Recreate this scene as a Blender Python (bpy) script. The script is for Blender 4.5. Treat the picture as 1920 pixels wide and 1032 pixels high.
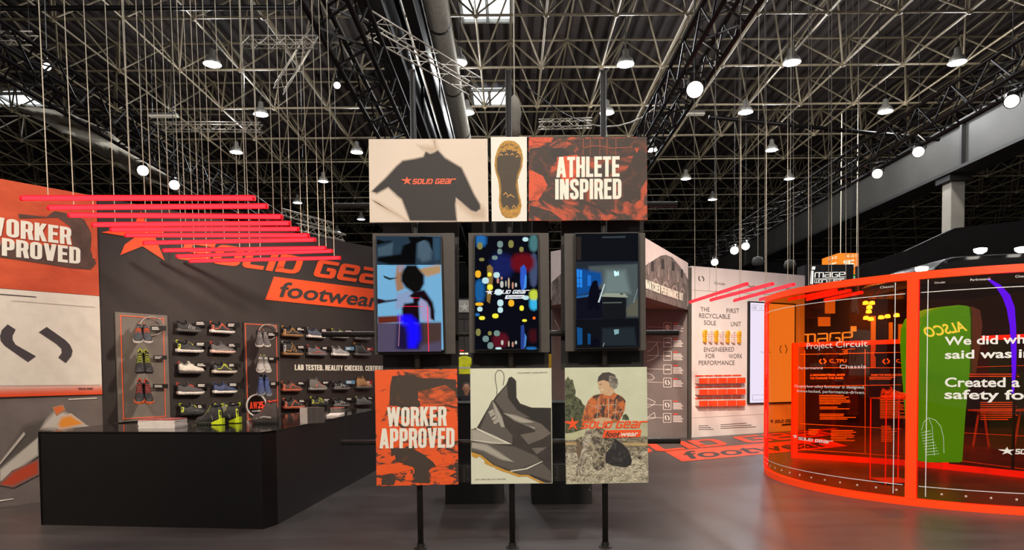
import bpy, bmesh, math, random
from mathutils import Vector, Matrix, Euler
random.seed(7)
PI = math.pi
S = bpy.context.scene
COL = S.collection
for o in list(bpy.data.objects):
    bpy.data.objects.remove(o)

# ------------------------------------------------------------------ camera
F = 1280.0
CAMZ = 1.58
PITCH, ROLL = 0.035, -0.0085
CY = 700 + F * math.tan(PITCH)
cd = bpy.data.cameras.new('camera')
cam = bpy.data.objects.new('camera', cd)
COL.objects.link(cam)
RM = Matrix.Rotation(PI / 2 - PITCH, 3, 'X') @ Matrix.Rotation(ROLL, 3, 'Z')
cam.matrix_world = Matrix.Translation((0, 0, CAMZ)) @ RM.to_4x4()
cd.sensor_width = 36.0
cd.lens = 36.0 * F / 1920
cd.shift_y = (CY - 516) / 1920
cd.clip_end = 300
S.camera = cam
EYE = Vector((0, 0, CAMZ))

# ------------------------------------------------------------------ world and exposure
w = bpy.data.worlds.new('hall_air')
S.world = w
w.use_nodes = True
w.node_tree.nodes['Background'].inputs[0].default_value = (0.95, 0.88, 0.80, 1)
w.node_tree.nodes['Background'].inputs[1].default_value = 0.22
vs = S.view_settings
vs.view_transform = 'Standard'
vs.look = 'None'
vs.gamma = 1.0
vs.use_curve_mapping = False
vs.exposure = 0.0

def light(kind, name, loc, energy, col=(1, 1, 1), size=0.3, aim=None, cone=1.2, blend=0.6, parent=None):
    ld = bpy.data.lights.new(name, kind)
    ld.energy = energy
    ld.color = col
    if kind == 'AREA':
        ld.shape = 'DISK'
        ld.size = size
    else:
        ld.shadow_soft_size = size
    if kind == 'SPOT':
        ld.spot_size = cone
        ld.spot_blend = blend
    lo = bpy.data.objects.new(name, ld)
    COL.objects.link(lo)
    lo.location = loc
    if aim is not None:
        lo.rotation_euler = (Vector(aim) - Vector(loc)).to_track_quat('-Z', 'Y').to_euler()
    if parent is not None:
        lo.parent = parent
        lo.location = Vector(loc) - WL[parent.name]
    return lo

# added spots without fixtures that brighten the rack, the walls and the enclosure
WARM = (1.0, 0.86, 0.70)
SPOTS = [
    ((-1.6, -2.0, 6.4), (0.0, 6.0, 2.2), 780, 0.75),
    ((2.4, -2.0, 6.4), (0.3, 6.0, 1.8), 620, 0.75),
    ((-5.5, 1.5, 6.6), (-6.2, 8.6, 1.6), 1150, 0.95),
    ((0.9, 7.4, 4.7), (-4.2, 11.0, 1.9), 620, 0.85),  # placed low beside the tubes to keep their shadows off the shoe wall
    ((3.0, 6.5, 7.0), (5.2, 15.4, 0.9), 3300, 0.80),
    ((4.0, 0.0, 6.6), (5.2, 8.0, 1.2), 1300, 0.9),
]
for i, (lp, la, le, lc) in enumerate(SPOTS):
    light('SPOT', 'added_spot', lp, le * 1.9, WARM, 0.3, la, lc, 0.8)

# ------------------------------------------------------------------ helpers
WL = {}

def srgb(c):
    r = []
    for v in c[:3]:
        v = v / 255.0
        r.append(v / 12.92 if v <= 0.04045 else ((v + 0.055) / 1.055) ** 2.4)
    return (r[0], r[1], r[2], 1.0)

MC = {}

def M(name, col, rough=0.55, metal=0.0, es=0.0, ecol=None, var=0.08, vs_=9.0, bump=0.0, spec=0.5):
    """principled with a little procedural noise in the colour"""
    if name in MC:
        return MC[name]
    m = bpy.data.materials.new(name)
    m.use_nodes = True
    nt = m.node_tree
    b = nt.nodes['Principled BSDF']
    b.inputs['Roughness'].default_value = rough
    b.inputs['Metallic'].default_value = metal
    b.inputs['Specular IOR Level'].default_value = spec
    lc = srgb(col)
    b.inputs['Base Color'].default_value = lc
    if var > 0 or bump > 0:
        tc = nt.nodes.new('ShaderNodeTexCoord')
        nz = nt.nodes.new('ShaderNodeTexNoise')
        nz.inputs['Scale'].default_value = vs_
        nz.inputs['Detail'].default_value = 5
        nt.links.new(tc.outputs['Object'], nz.inputs['Vector'])
        rp = nt.nodes.new('ShaderNodeValToRGB')
        rp.color_ramp.elements[0].position = 0.3
        rp.color_ramp.elements[1].position = 0.7
        rp.color_ramp.elements[0].color = tuple(max(0, c * (1 - var * 1.6)) for c in lc[:3]) + (1,)
        rp.color_ramp.elements[1].color = tuple(min(1, c * (1 + var * 1.6)) for c in lc[:3]) + (1,)
        nt.links.new(nz.outputs['Fac'], rp.inputs['Fac'])
        nt.links.new(rp.outputs['Color'], b.inputs['Base Color'])
        if bump > 0:
            bp = nt.nodes.new('ShaderNodeBump')
            bp.inputs['Strength'].default_value = bump
            bp.inputs['Distance'].default_value = 0.01
            nt.links.new(nz.outputs['Fac'], bp.inputs['Height'])
            nt.links.new(bp.outputs['Normal'], b.inputs['Normal'])
    if es > 0:
        b.inputs['Emission Color'].default_value = srgb(ecol or col)
        b.inputs['Emission Strength'].default_value = es
    MC[name] = m
    return m

def MCAMO(name, c1, c2, scale, dist=2.0, lo=0.46, hi=0.54, stretch=(1, 1, 1), c3=None, rough=0.6, detail=6):
    if name in MC:
        return MC[name]
    m = bpy.data.materials.new(name)
    m.use_nodes = True
    nt = m.node_tree
    b = nt.nodes['Principled BSDF']
    b.inputs['Roughness'].default_value = rough
    tc = nt.nodes.new('ShaderNodeTexCoord')
    mp = nt.nodes.new('ShaderNodeMapping')
    mp.inputs['Scale'].default_value = stretch
    nz = nt.nodes.new('ShaderNodeTexNoise')
    nz.inputs['Scale'].default_value = scale
    nz.inputs['Detail'].default_value = detail
    nz.inputs['Roughness'].default_value = 0.6
    nz.inputs['Distortion'].default_value = dist
    rp = nt.nodes.new('ShaderNodeValToRGB')
    e = rp.color_ramp.elements
    e[0].position = lo
    e[0].color = srgb(c1)
    e[1].position = hi
    e[1].color = srgb(c2)
    if c3:
        x = e.new(min(0.98, hi + 0.12))
        x.color = srgb(c3)
    nt.links.new(tc.outputs['Object'], mp.inputs['Vector'])
    nt.links.new(mp.outputs['Vector'], nz.inputs['Vector'])
    nt.links.new(nz.outputs['Fac'], rp.inputs['Fac'])
    nt.links.new(rp.outputs['Color'], b.inputs['Base Color'])
    MC[name] = m
    return m

def MEMIT(name, col, strength):
    if name in MC:
        return MC[name]
    m = bpy.data.materials.new(name)
    m.use_nodes = True
    nt = m.node_tree
    for n in list(nt.nodes):
        nt.nodes.remove(n)
    e = nt.nodes.new('ShaderNodeEmission')
    e.inputs[0].default_value = srgb(col)
    e.inputs[1].default_value = strength
    o = nt.nodes.new('ShaderNodeOutputMaterial')
    nt.links.new(e.outputs[0], o.inputs[0])
    MC[name] = m
    return m

def MSOFT(name, col, emit=0.0, base=None):
    """ink that fades out along the 'fade' attribute (feathered edge of a printed or screened shape)"""
    if name in MC:
        return MC[name]
    m = bpy.data.materials.new(name)
    m.use_nodes = True
    nt = m.node_tree
    b = nt.nodes['Principled BSDF']
    b.inputs['Roughness'].default_value = 0.6
    b.inputs['Base Color'].default_value = srgb(col)
    src = b
    if emit > 0:
        src = nt.nodes.new('ShaderNodeEmission')
        src.inputs[0].default_value = srgb(col)
        src.inputs[1].default_value = emit
    at = nt.nodes.new('ShaderNodeAttribute')
    at.attribute_name = 'fade'
    if base is not None:
        mc = nt.nodes.new('ShaderNodeMix')
        mc.data_type = 'RGBA'
        mc.inputs[6].default_value = srgb(base)
        mc.inputs[7].default_value = srgb(col)
        nt.links.new(at.outputs['Fac'], mc.inputs[0])
        nt.links.new(mc.outputs[2], b.inputs['Base Color'])
        MC[name] = m
        return m
    tr = nt.nodes.new('ShaderNodeBsdfTransparent')
    mx = nt.nodes.new('ShaderNodeMixShader')
    nt.links.new(at.outputs['Fac'], mx.inputs[0])
    nt.links.new(tr.outputs[0], mx.inputs[1])
    nt.links.new(src.outputs[0], mx.inputs[2])
    nt.links.new(mx.outputs[0], nt.nodes['Material Output'].inputs[0])
    MC[name] = m
    return m

def ray(px, py):
    d = RM @ Vector(((px - 960) / F, (CY - py) / F, -1.0))
    return d

def P(px, py, Y):
    d = ray(px, py)
    return EYE + d * (Y / d.y)

def PZ(px, py, z=0.0):
    d = ray(px, py)
    return EYE + d * ((z - CAMZ) / d.z)

class Plane:
    """a vertical (or any) plane that a print or a fitting lies on"""
    def __init__(s, o, u, v=(0, 0, 1)):
        s.o = Vector(o)
        s.u = Vector(u).normalized()
        s.v = Vector(v).normalized()
        s.n = s.u.cross(s.v).normalized()
        if s.n.dot(EYE - s.o) < 0:
            s.n = -s.n
    def hit(s, px, py, lift=0.0):
        d = ray(px, py)
        o = s.o + s.n * lift
        t = (o - EYE).dot(s.n) / d.dot(s.n)
        return EYE + d * t

def plane_y(Y):
    return Plane((0, Y, 0), (1, 0, 0))

CLIP = None

class MB:
    def __init__(s):
        s.v, s.f, s.m, s.fade, s.mats = [], [], [], [], []
    def mi(s, mat):
        if mat is None:
            return 0
        if mat not in s.mats:
            s.mats.append(mat)
        return s.mats.index(mat)
    def add(s, vs, fs, mat=None, fade=None):
        b = len(s.v)
        s.v += [Vector(x) for x in vs]
        s.fade += list(fade) if fade else [1.0] * len(vs)
        i = s.mi(mat)
        for f in fs:
            s.f.append([b + k for k in f])
            s.m.append(i)
        return s
    def poly(s, pts, mat=None):
        return s.add(pts, [list(range(len(pts)))], mat)
    def box(s, c, d, mat=None, rot=None):
        c = Vector(c)
        hx, hy, hz = d[0] / 2, d[1] / 2, d[2] / 2
        vs = [Vector((x, y, z)) for x in (-hx, hx) for y in (-hy, hy) for z in (-hz, hz)]
        if rot is not None:
            vs = [rot @ q for q in vs]
        fs = [(0, 1, 3, 2), (4, 6, 7, 5), (0, 4, 5, 1), (2, 3, 7, 6), (0, 2, 6, 4), (1, 5, 7, 3)]
        return s.add([c + q for q in vs], fs, mat)
    def slab(s, quad, back, mat=None):
        """front quad extruded by the vector back"""
        q = [Vector(x) for x in quad]
        n = len(q)
        bk = Vector(back)
        vs = q + [x + bk for x in q]
        fs = [list(range(n)), list(range(2 * n - 1, n - 1, -1))]
        for i in range(n):
            j = (i + 1) % n
            fs.append((j, i, n + i, n + j))
        return s.add(vs, fs, mat)
    def tube(s, p0, p1, r, n=8, mat=None, r1=None, caps=True):
        p0, p1 = Vector(p0), Vector(p1)
        a = (p1 - p0)
        if a.length < 1e-6:
            return s
        a.normalize()
        u = a.orthogonal().normalized()
        v = a.cross(u)
        r1 = r if r1 is None else r1
        vs = []
        for p, q in ((p0, r), (p1, r1)):
            for i in range(n):
                t = 2 * PI * i / n
                vs.append(p + u * math.cos(t) * q + v * math.sin(t) * q)
        fs = [(i, (i + 1) % n, n + (i + 1) % n, n + i) for i in range(n)]
        if caps:
            fs += [list(range(n - 1, -1, -1)), list(range(n, 2 * n))]
        return s.add(vs, fs, mat)
    def path(s, pts, r, n=6, mat=None, closed=False):
        pts = [Vector(p) for p in pts]
        N = len(pts)
        vs, fs = [], []
        pu = None
        for i, p in enumerate(pts):
            if closed:
                a = pts[(i + 1) % N] - pts[i - 1]
            else:
                a = pts[min(i + 1, N - 1)] - pts[max(i - 1, 0)]
            a.normalize()
            u = a.orthogonal() if pu is None else pu - a * pu.dot(a)
            u.normalize()
            pu = u
            v = a.cross(u)
            rr = r[i] if isinstance(r, (list, tuple)) else r
            for k in range(n):
                t = 2 * PI * k / n
                vs.append(p + u * math.cos(t) * rr + v * math.sin(t) * rr)
        for i in range(N if closed else N - 1):
            j = (i + 1) % N
            for k in range(n):
                l = (k + 1) % n
                fs.append((i * n + k, i * n + l, j * n + l, j * n + k))
        if not closed:
            fs += [list(range(n - 1, -1, -1)), list(range((N - 1) * n, N * n))]
        return s.add(vs, fs, mat)
    def lathe(s, prof, c=(0, 0, 0), n=16, mat=None, axis=None):
        c = Vector(c)
        q = Matrix.Identity(3) if axis is None else Vector((0, 0, 1)).rotation_difference(Vector(axis)).to_matrix()
        vs, fs = [], []
        for (r, z) in prof:
            for k in range(n):
                t = 2 * PI * k / n
                vs.append(c + q @ Vector((r * math.cos(t), r * math.sin(t), z)))
        for i in range(len(prof) - 1):
            for k in range(n):
                l = (k + 1) % n
                fs.append((i * n + k, i * n + l, (i + 1) * n + l, (i + 1) * n + k))
        fs.append(list(range(n - 1, -1, -1)))
        fs.append(list(range((len(prof) - 1) * n, len(prof) * n)))
        return s.add(vs, fs, mat)
    def xf(s, mt):
        s.v = [mt @ q for q in s.v]
        return s
    # --- flat print in photo pixels on a plane
    def pp(s, pl, pts, mat, lift=0.001):
        s.k = getattr(s, 'k', 0) + 1
        lift += s.k * 2e-5
        return s.poly([pl.hit(x, y, lift) for x, y in pts], mat)
    def soft(s, pl, pts, mat, wpx, lift=0.001):
        s.k = getattr(s, 'k', 0) + 1
        lift += s.k * 2e-5
        n = len(pts)
        ar = sum(pts[i][0] * pts[(i + 1) % n][1] - pts[(i + 1) % n][0] * pts[i][1] for i in range(n))
        sg = 1 if ar > 0 else -1
        out = []
        ins = min(wpx * .5, .12 * math.sqrt(abs(ar) / 2))
        inp = []
        for i in range(n):
            a, b, c = pts[i - 1], pts[i], pts[(i + 1) % n]
            n1 = Vector((b[1] - a[1], -(b[0] - a[0]))) * sg
            n2 = Vector((c[1] - b[1], -(c[0] - b[0]))) * sg
            if n1.length > 0:
                n1.normalize()
            if n2.length > 0:
                n2.normalize()
            nn = n1 + n2
            if nn.length > 0:
                nn.normalize()
            inp.append((b[0] - nn.x * ins, b[1] - nn.y * ins))
            ox, oy = b[0] + nn.x * (wpx - ins), b[1] + nn.y * (wpx - ins)
            if CLIP:
                ox = min(max(ox, min(CLIP[0], b[0])), max(CLIP[1], b[0]))
                oy = min(max(oy, min(CLIP[2], b[1])), max(CLIP[3], b[1]))
            out.append((ox, oy))
        inn = [pl.hit(x, y, lift) for x, y in inp]
        ou = [pl.hit(x, y, lift) for x, y in out]
        s.add(inn, [list(range(n))], mat, [1.0] * n)
        s.add(inn + ou, [(i, (i + 1) % n, n + (i + 1) % n, n + i) for i in range(n)], mat, [1.0] * n + [0.0] * n)
        return s
    def build(s, name, mat=None, parent=None, smooth=False, base=None, bevel=0.0):
        me = bpy.data.meshes.new(name)
        xs = [q.x for q in s.v]
        ys = [q.y for q in s.v]
        zs = [q.z for q in s.v]
        if base is None:
            base = Vector(((min(xs) + max(xs)) / 2, (min(ys) + max(ys)) / 2, min(zs)))
        base = Vector(base)
        me.from_pydata([q - base for q in s.v], [], s.f)
        ms = s.mats if s.mats else [mat]
        for x in ms:
            me.materials.append(x)
        if s.mats:
            me.polygons.foreach_set('material_index', s.m)
        if smooth:
            me.polygons.foreach_set('use_smooth', [True] * len(me.polygons))
        if min(s.fade) < 1.0:
            at = me.attributes.new('fade', 'FLOAT', 'POINT')
            at.data.foreach_set('value', s.fade)
        me.update()
        o = bpy.data.objects.new(name, me)
        COL.objects.link(o)
        if bevel > 0:
            bv = o.modifiers.new('edge', 'BEVEL')
            bv.width = bevel
            bv.segments = 2
            bv.limit_method = 'ANGLE'
        if parent is not None:
            o.parent = parent
            o.location = base - WL[parent.name]
        else:
            o.location = base
        WL[o.name] = base.copy()
        return o

def thing(name, label, cat, loc=(0, 0, 0), group=None):
    o = bpy.data.objects.new(name, None)
    COL.objects.link(o)
    o.location = loc
    o.empty_display_size = 0.1
    o['label'] = label
    o['category'] = cat
    if group:
        o['group'] = group
    WL[o.name] = Vector(loc)
    return o

def tag(o, label, cat, group=None):
    o['label'] = label
    o['category'] = cat
    if group:
        o['group'] = group
    return o

def struct(o, label=None, cat=None):
    o['kind'] = 'structure'
    if label:
        o['label'] = label
    if cat:
        o['category'] = cat
    return o

def kids(o):
    return [c for c in COL.objects if c.parent == o]

# ------------------------------------------------------------------ stroke lettering
def rpath(pts, r, closed=False, seg=4):
    """round the corners of a polyline"""
    pts = [Vector((p[0], p[1])) for p in pts]
    n = len(pts)
    out = []
    for i in range(n):
        if not closed and i in (0, n - 1):
            out.append(pts[i])
            continue
        a, b, c = pts[i - 1], pts[i], pts[(i + 1) % n]
        d1, d2 = (a - b), (c - b)
        rr = min(r, d1.length * 0.49, d2.length * 0.49)
        if rr < 1e-4:
            out.append(b)
            continue
        p1, p2 = b + d1.normalized() * rr, b + d2.normalized() * rr
        for k in range(seg + 1):
            t = k / seg
            out.append(p1 * (1 - t) ** 2 + b * 2 * t * (1 - t) + p2 * t * t)
    return out

def stroke(pts, t, closed=False, tv=None):
    """quads of a thick polyline"""
    pts = [Vector((p[0], p[1])) for p in pts]
    n = len(pts)
    L, R = [], []
    for i in range(n):
        if closed:
            a, c = pts[i - 1], pts[(i + 1) % n]
        else:
            a, c = pts[max(i - 1, 0)], pts[min(i + 1, n - 1)]
        d1 = (pts[i] - a)
        d2 = (c - pts[i])
        d1 = d1.normalized() if d1.length > 1e-9 else d2.normalized()
        d2 = d2.normalized() if d2.length > 1e-9 else d1
        n1, n2 = Vector((-d1.y, d1.x)), Vector((-d2.y, d2.x))
        m = n1 + n2
        m = m.normalized() if m.length > 1e-6 else n1
        k = 1.0 / max(0.5, m.dot(n1))
        ex = Vector((m.x * t * k / 2, m.y * (tv or t) * k / 2))
        L.append(pts[i] + ex)
        R.append(pts[i] - ex)
    q = []
    for i in range(n if closed else n - 1):
        j = (i + 1) % n
        q.append([L[i], R[i], R[j], L[j]])
    return q

def sl(x0, y0, x1, y1, wx):
    return [[Vector((x0 - wx / 2, y0)), Vector((x0 + wx / 2, y0)), Vector((x1 + wx / 2, y1)), Vector((x1 - wx / 2, y1))]]

def gothic(ch):
    """bold condensed capitals, height 1; returns (quads, advance)"""
    t, tv = 0.185, 0.165
    wd = 0.46
    a, b = t / 2, wd - t / 2
    lo, hi = tv / 2, 1 - tv / 2
    V = lambda x: sl(x, 0, x, 1, t)
    H = lambda x0, x1, y: [[Vector((x0, y - tv / 2)), Vector((x1, y - tv / 2)), Vector((x1, y + tv / 2)), Vector((x0, y + tv / 2))]]
    st = lambda p, r=0.16, c=False: stroke(rpath(p, r, c), t, c, tv)
    q = []
    if ch == 'A':
        wd = 0.52
        q = sl(a, 0, wd / 2 - 0.02, 1, t) + sl(wd - a, 0, wd / 2 + 0.02, 1, t) + H(0.12, 0.40, 0.26)
    elif ch == 'B':
        q = V(a) + st([(a, hi), (b - 0.01, hi), (b - 0.01, 0.52), (a, 0.52)], 0.13) + st([(a, 0.52), (b, 0.52), (b, lo), (a, lo)], 0.14)
    elif ch == 'C':
        q = st([(b, 0.66), (b, hi), (a, hi), (a, lo), (b, lo), (b, 0.34)])
    elif ch == 'D':
        q = V(a) + st([(a, hi), (b, hi), (b, lo), (a, lo)], 0.2)
    elif ch == 'E':
        wd = 0.40
        q = V(a) + H(a, wd, hi) + H(a, wd - 0.03, 0.52) + H(a, wd, lo)
    elif ch == 'F':
        wd = 0.38
        q = V(a) + H(a, wd, hi) + H(a, wd - 0.03, 0.52)
    elif ch == 'H':
        q = V(a) + V(b) + H(a, b, 0.52)
    elif ch == 'I':
        wd = t
        q = V(a)
    elif ch == 'K':
        q = V(a) + sl(a + 0.05, 0.42, wd - 0.09, 1, t) + sl(wd - 0.08, 0, a + 0.12, 0.6, t)
    elif ch == 'L':
        wd = 0.38
        q = V(a) + H(a, wd, lo)
    elif ch == 'M':
        wd = 0.62
        q = V(a) + V(wd - a) + sl(wd / 2, 0.1, a, 1, t * .8) + sl(wd / 2, 0.1, wd - a, 1, t * .8)
    elif ch == 'N':
        wd = 0.48
        q = V(a) + V(wd - a) + sl(wd - a - 0.02, 0, a + 0.02, 1, t)
    elif ch in 'O0':
        q = st([(a, lo), (a, hi), (b, hi), (b, lo)], 0.19, True)
    elif ch == 'P':
        q = V(a) + st([(a, hi), (b, hi), (b, 0.42), (a, 0.42)], 0.2)
    elif ch == 'R':
        q = V(a) + st([(a, hi), (b, hi), (b, 0.48), (a, 0.48)], 0.2) + sl(b + 0.02, 0, b - 0.05, 0.5, t)
    elif ch == 'S':
        q = st([(b, 0.68), (b, hi), (a, hi), (a, 0.58), (b, 0.42), (b, lo), (a, lo), (a, 0.32)], 0.15)
    elif ch == 'T':
        wd = 0.42
        q = V(wd / 2) + H(0, wd, hi)
    elif ch == 'U':
        q = st([(a, 1), (a, lo), (b, lo), (b, 1)], 0.19)
    elif ch == 'V':
        wd = 0.50
        q = sl(wd / 2 - 0.02, 0, a, 1, t) + sl(wd / 2 + 0.02, 0, wd - a, 1, t)
    elif ch == 'W':
        wd = 0.72
        q = sl(0.21, 0, a, 1, t * .95) + sl(0.21, 0, wd / 2, 1, t * .8) + sl(wd - 0.21, 0, wd / 2, 1, t * .8) + sl(wd - 0.21, 0, wd - a, 1, t * .95)
    elif ch == 'Y':
        q = sl(wd / 2, 0, wd / 2, 0.5, t) + sl(wd / 2, 0.42, a - 0.02, 1, t) + sl(wd / 2, 0.42, b + 0.02, 1, t)
    elif ch == '2':
        q = st([(a, 0.68), (a, hi), (b, hi), (b, 0.6), (a + 0.02, lo)], 0.15) + H(0.02, wd, lo)
    elif ch == '5':
        q = H(a, wd, hi) + sl(a, 0.5, a, 1, t) + st([(a, 0.56), (b, 0.56), (b, lo), (a, lo), (a, 0.28)], 0.16)
    elif ch == '1':
        wd = 0.3
        q = V(0.2) + sl(0.06, 0.74, 0.16, 1, t)
    elif ch == '.':
        wd = t
        q = [[Vector((0, 0)), Vector((t, 0)), Vector((t, t)), Vector((0, t))]]
    elif ch == ' ':
        wd = 0.2
    return q, wd + 0.055

TECH_T = 0.26

def techno(ch):
    """square rounded letters of a sportswear word mark"""
    t = TECH_T
    wd = 0.92
    a, b = t / 2, wd - t / 2
    lo, hi, md = t / 2 * .8, 1 - t / 2 * .8, 0.5
    st = lambda p, r=0.10, c=False: stroke(rpath(p, r, c, 3), t, c, t * .8)
    q = []
    u = ch.upper()
    if u == 'S':
        q = st([(wd, hi), (a, hi), (a, md), (b, md), (b, lo), (0, lo)])
    elif u == 'O':
        q = st([(a, lo), (a, hi), (b, hi), (b, lo)], 0.12, True)
    elif u == 'L':
        wd = 0.78
        q = st([(a, 1), (a, lo), (wd, lo)])
    elif ch == 'i':
        wd = t
        q = sl(a, 0, a, 0.78, t) + sl(a, 0.88, a, 1.1, t)
    elif u == 'I':
        wd = t
        q = sl(a, 0, a, 1, t)
    elif u == 'D':
        q = st([(a, lo), (a, hi), (b, hi), (b, lo)], 0.22, True) + sl(a, 0, a, 1, t)
    elif u == 'G':
        q = st([(wd, hi), (a, hi), (a, lo), (b, lo), (b, md), (0.48, md)])
    elif u == 'E':
        q = st([(a, md), (b, md), (b, hi), (a, hi), (a, lo), (wd, lo)])
    elif u == 'A':
        q = st([(0.05, hi), (b, hi), (b, 0)]) + st([(b, md), (a, md), (a, lo), (b, lo)])
    elif ch == 'R':
        wd = 1.15
        q = st([(a, 0), (a, hi), (wd, hi)])
    elif u == 'R':
        q = st([(a, 0), (a, hi), (b, hi), (b, md), (a, md)]) + sl(b, 0, b - .1, md, t)
    elif u == 'M':
        wd = 1.3
        q = st([(a, 0), (a, hi), (wd - a, hi), (wd - a, 0)]) + sl(wd / 2, 0, wd / 2, hi, t)
    elif u == 'W':
        wd = 1.3
        q = st([(a, 1), (a, lo), (wd - a, lo), (wd - a, 1)]) + sl(wd / 2, lo, wd / 2, 1, t)
    elif u == 'K':
        q = sl(a, 0, a, 1, t) + sl(a, .5, b, 1, t) + sl(b, 0, a, .5, t)
    elif ch == ' ':
        wd = 0.4
    return q, wd + 0.09

FC = {}

def bfont(txt, bold=0.0):
    """outlines of the built-in font as triangles, height about 0.7 per unit"""
    k = (txt, bold)
    if k not in FC:
        cu = bpy.data.curves.new('t', 'FONT')
        cu.body = txt
        cu.size = 1.0
        cu.offset = bold
        cu.resolution_u = 3
        ob = bpy.data.objects.new('t', cu)
        COL.objects.link(ob)
        dg = bpy.context.evaluated_depsgraph_get()
        me = bpy.data.meshes.new_from_object(ob.evaluated_get(dg))
        q = [[Vector((me.vertices[i].co.x, me.vertices[i].co.y)) for i in p.vertices] for p in me.polygons]
        bpy.data.objects.remove(ob)
        bpy.data.curves.remove(cu)
        bpy.data.meshes.remove(me)
        FC[k] = q
    return FC[k]

def word(txt, style):
    global TECH_T
    TECH_T = 0.15 if style == 'thin' else 0.26
    """list of 2d polygons and the total width; cap height = 1"""
    if style in ('sans', 'bold'):
        q = bfont(txt, 0.022 if style == 'bold' else 0.0)
        q = [[p / 0.70 for p in f] for f in q]
        wmax = max((p.x for f in q for p in f), default=1)
        return q, wmax
    fn = gothic if style == 'gothic' else techno
    x = 0
    out = []
    for ch in txt:
        q, adv = fn(ch)
        for f in q:
            out.append([Vector((p.x + x, p.y)) for p in f])
        x += adv
    return out, x - 0.06

def letters(mb, txt, style, bl, br, tl, mat, slant=0.0):
    """put a word with its lower-left corner at bl, lower-right at br and upper-left at tl (3d points)"""
    q, wd = word(txt, style)
    bl, br, tl = Vector(bl), Vector(br), Vector(tl)
    U, W = (br - bl) / wd, (tl - bl)
    nn = U.cross(W).normalized()
    if nn.dot(EYE - bl) < 0:
        nn = -nn
    st = 2e-5 if (bl - EYE).length < 8 else 6e-5
    for i, f in enumerate(q):
        mb.poly([bl + U * (p.x + slant * p.y) + W * p.y + nn * (st * (i % 14)) for p in f], mat)
    return mb

STAR = [(0.50, 1.0), (0.60, 0.66), (1.0, 0.70), (0.70, 0.42), (0.86, 0.0), (0.52, 0.26), (0.16, 0.02), (0.36, 0.42), (0.05, 0.52), (-0.10, 0.66), (0.38, 0.66)]

def starlogo(mb, bl, br, tl, mat):
    bl, br, tl = Vector(bl), Vector(br), Vector(tl)
    U, W = br - bl, tl - bl
    mb.poly([bl + U * x + W * y for x, y in STAR], mat)

def px3(pl, lift, *pts):
    return [pl.hit(x, y, lift) for x, y in pts]

# ================================================================== SETTING
# ---- floor
def floor_mat():
    m = bpy.data.materials.new('dark_vinyl_floor')
    m.use_nodes = True
    nt = m.node_tree
    b = nt.nodes['Principled BSDF']
    tc = nt.nodes.new('ShaderNodeTexCoord')
    mp = nt.nodes.new('ShaderNodeMapping')
    mp.inputs['Scale'].default_value = (0.5, 1.6, 1)
    nz = nt.nodes.new('ShaderNodeTexNoise')
    nz.inputs['Scale'].default_value = 1.3
    nz.inputs['Detail'].default_value = 8
    nz.inputs['Roughness'].default_value = 0.65
    rp = nt.nodes.new('ShaderNodeValToRGB')
    rp.color_ramp.elements[0].position = 0.3
    rp.color_ramp.elements[0].color = srgb((66, 59, 57))
    rp.color_ramp.elements[1].position = 0.75
    rp.color_ramp.elements[1].color = srgb((90, 81, 78))
    r2 = nt.nodes.new('ShaderNodeMapRange')
    r2.inputs['To Min'].default_value = 0.26
    r2.inputs['To Max'].default_value = 0.46
    nt.links.new(tc.outputs['Object'], mp.inputs['Vector'])
    nt.links.new(mp.outputs['Vector'], nz.inputs['Vector'])
    nt.links.new(nz.outputs['Fac'], rp.inputs['Fac'])
    nt.links.new(rp.outputs['Color'], b.inputs['Base Color'])
    nt.links.new(nz.outputs['Fac'], r2.inputs['Value'])
    nt.links.new(r2.outputs['Result'], b.inputs['Roughness'])
    return m

mb = MB()
mb.slab([(-60, -12, 0), (60, -12, 0), (60, 84, 0), (-60, 84, 0)], (0, 0, -0.1))
fl = mb.build('floor', floor_mat())
struct(fl, 'dark grey smooth exhibition hall floor', 'floor')

# ---- roof deck, ribbed along the hall
SF = 2.2
HB = CAMZ + 5.07 * SF
HU = CAMZ + 5.90 * SF
ROOFZ = HU + 0.5
mb = MB()
pitch_r = 0.5
x = -58.0
pr = []
while x < 58:
    pr += [(x, 0), (x + 0.2, 0), (x + 0.27, 0.16), (x + 0.43, 0.16)]
    x += pitch_r
vs = []
for (xx, zz) in pr:
    vs += [Vector((xx, -6, ROOFZ + zz)), Vector((xx, 84, ROOFZ + zz))]
mb.add(vs, [(2 * i, 2 * i + 1, 2 * i + 3, 2 * i + 2) for i in range(len(pr) - 1)])
roof = mb.build('ceiling', M('roof_deck', (46, 35, 30), 0.8, var=0.2, vs_=0.4))
struct(roof, 'dark brown ribbed metal roof deck high above the hall', 'ceiling')

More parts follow.
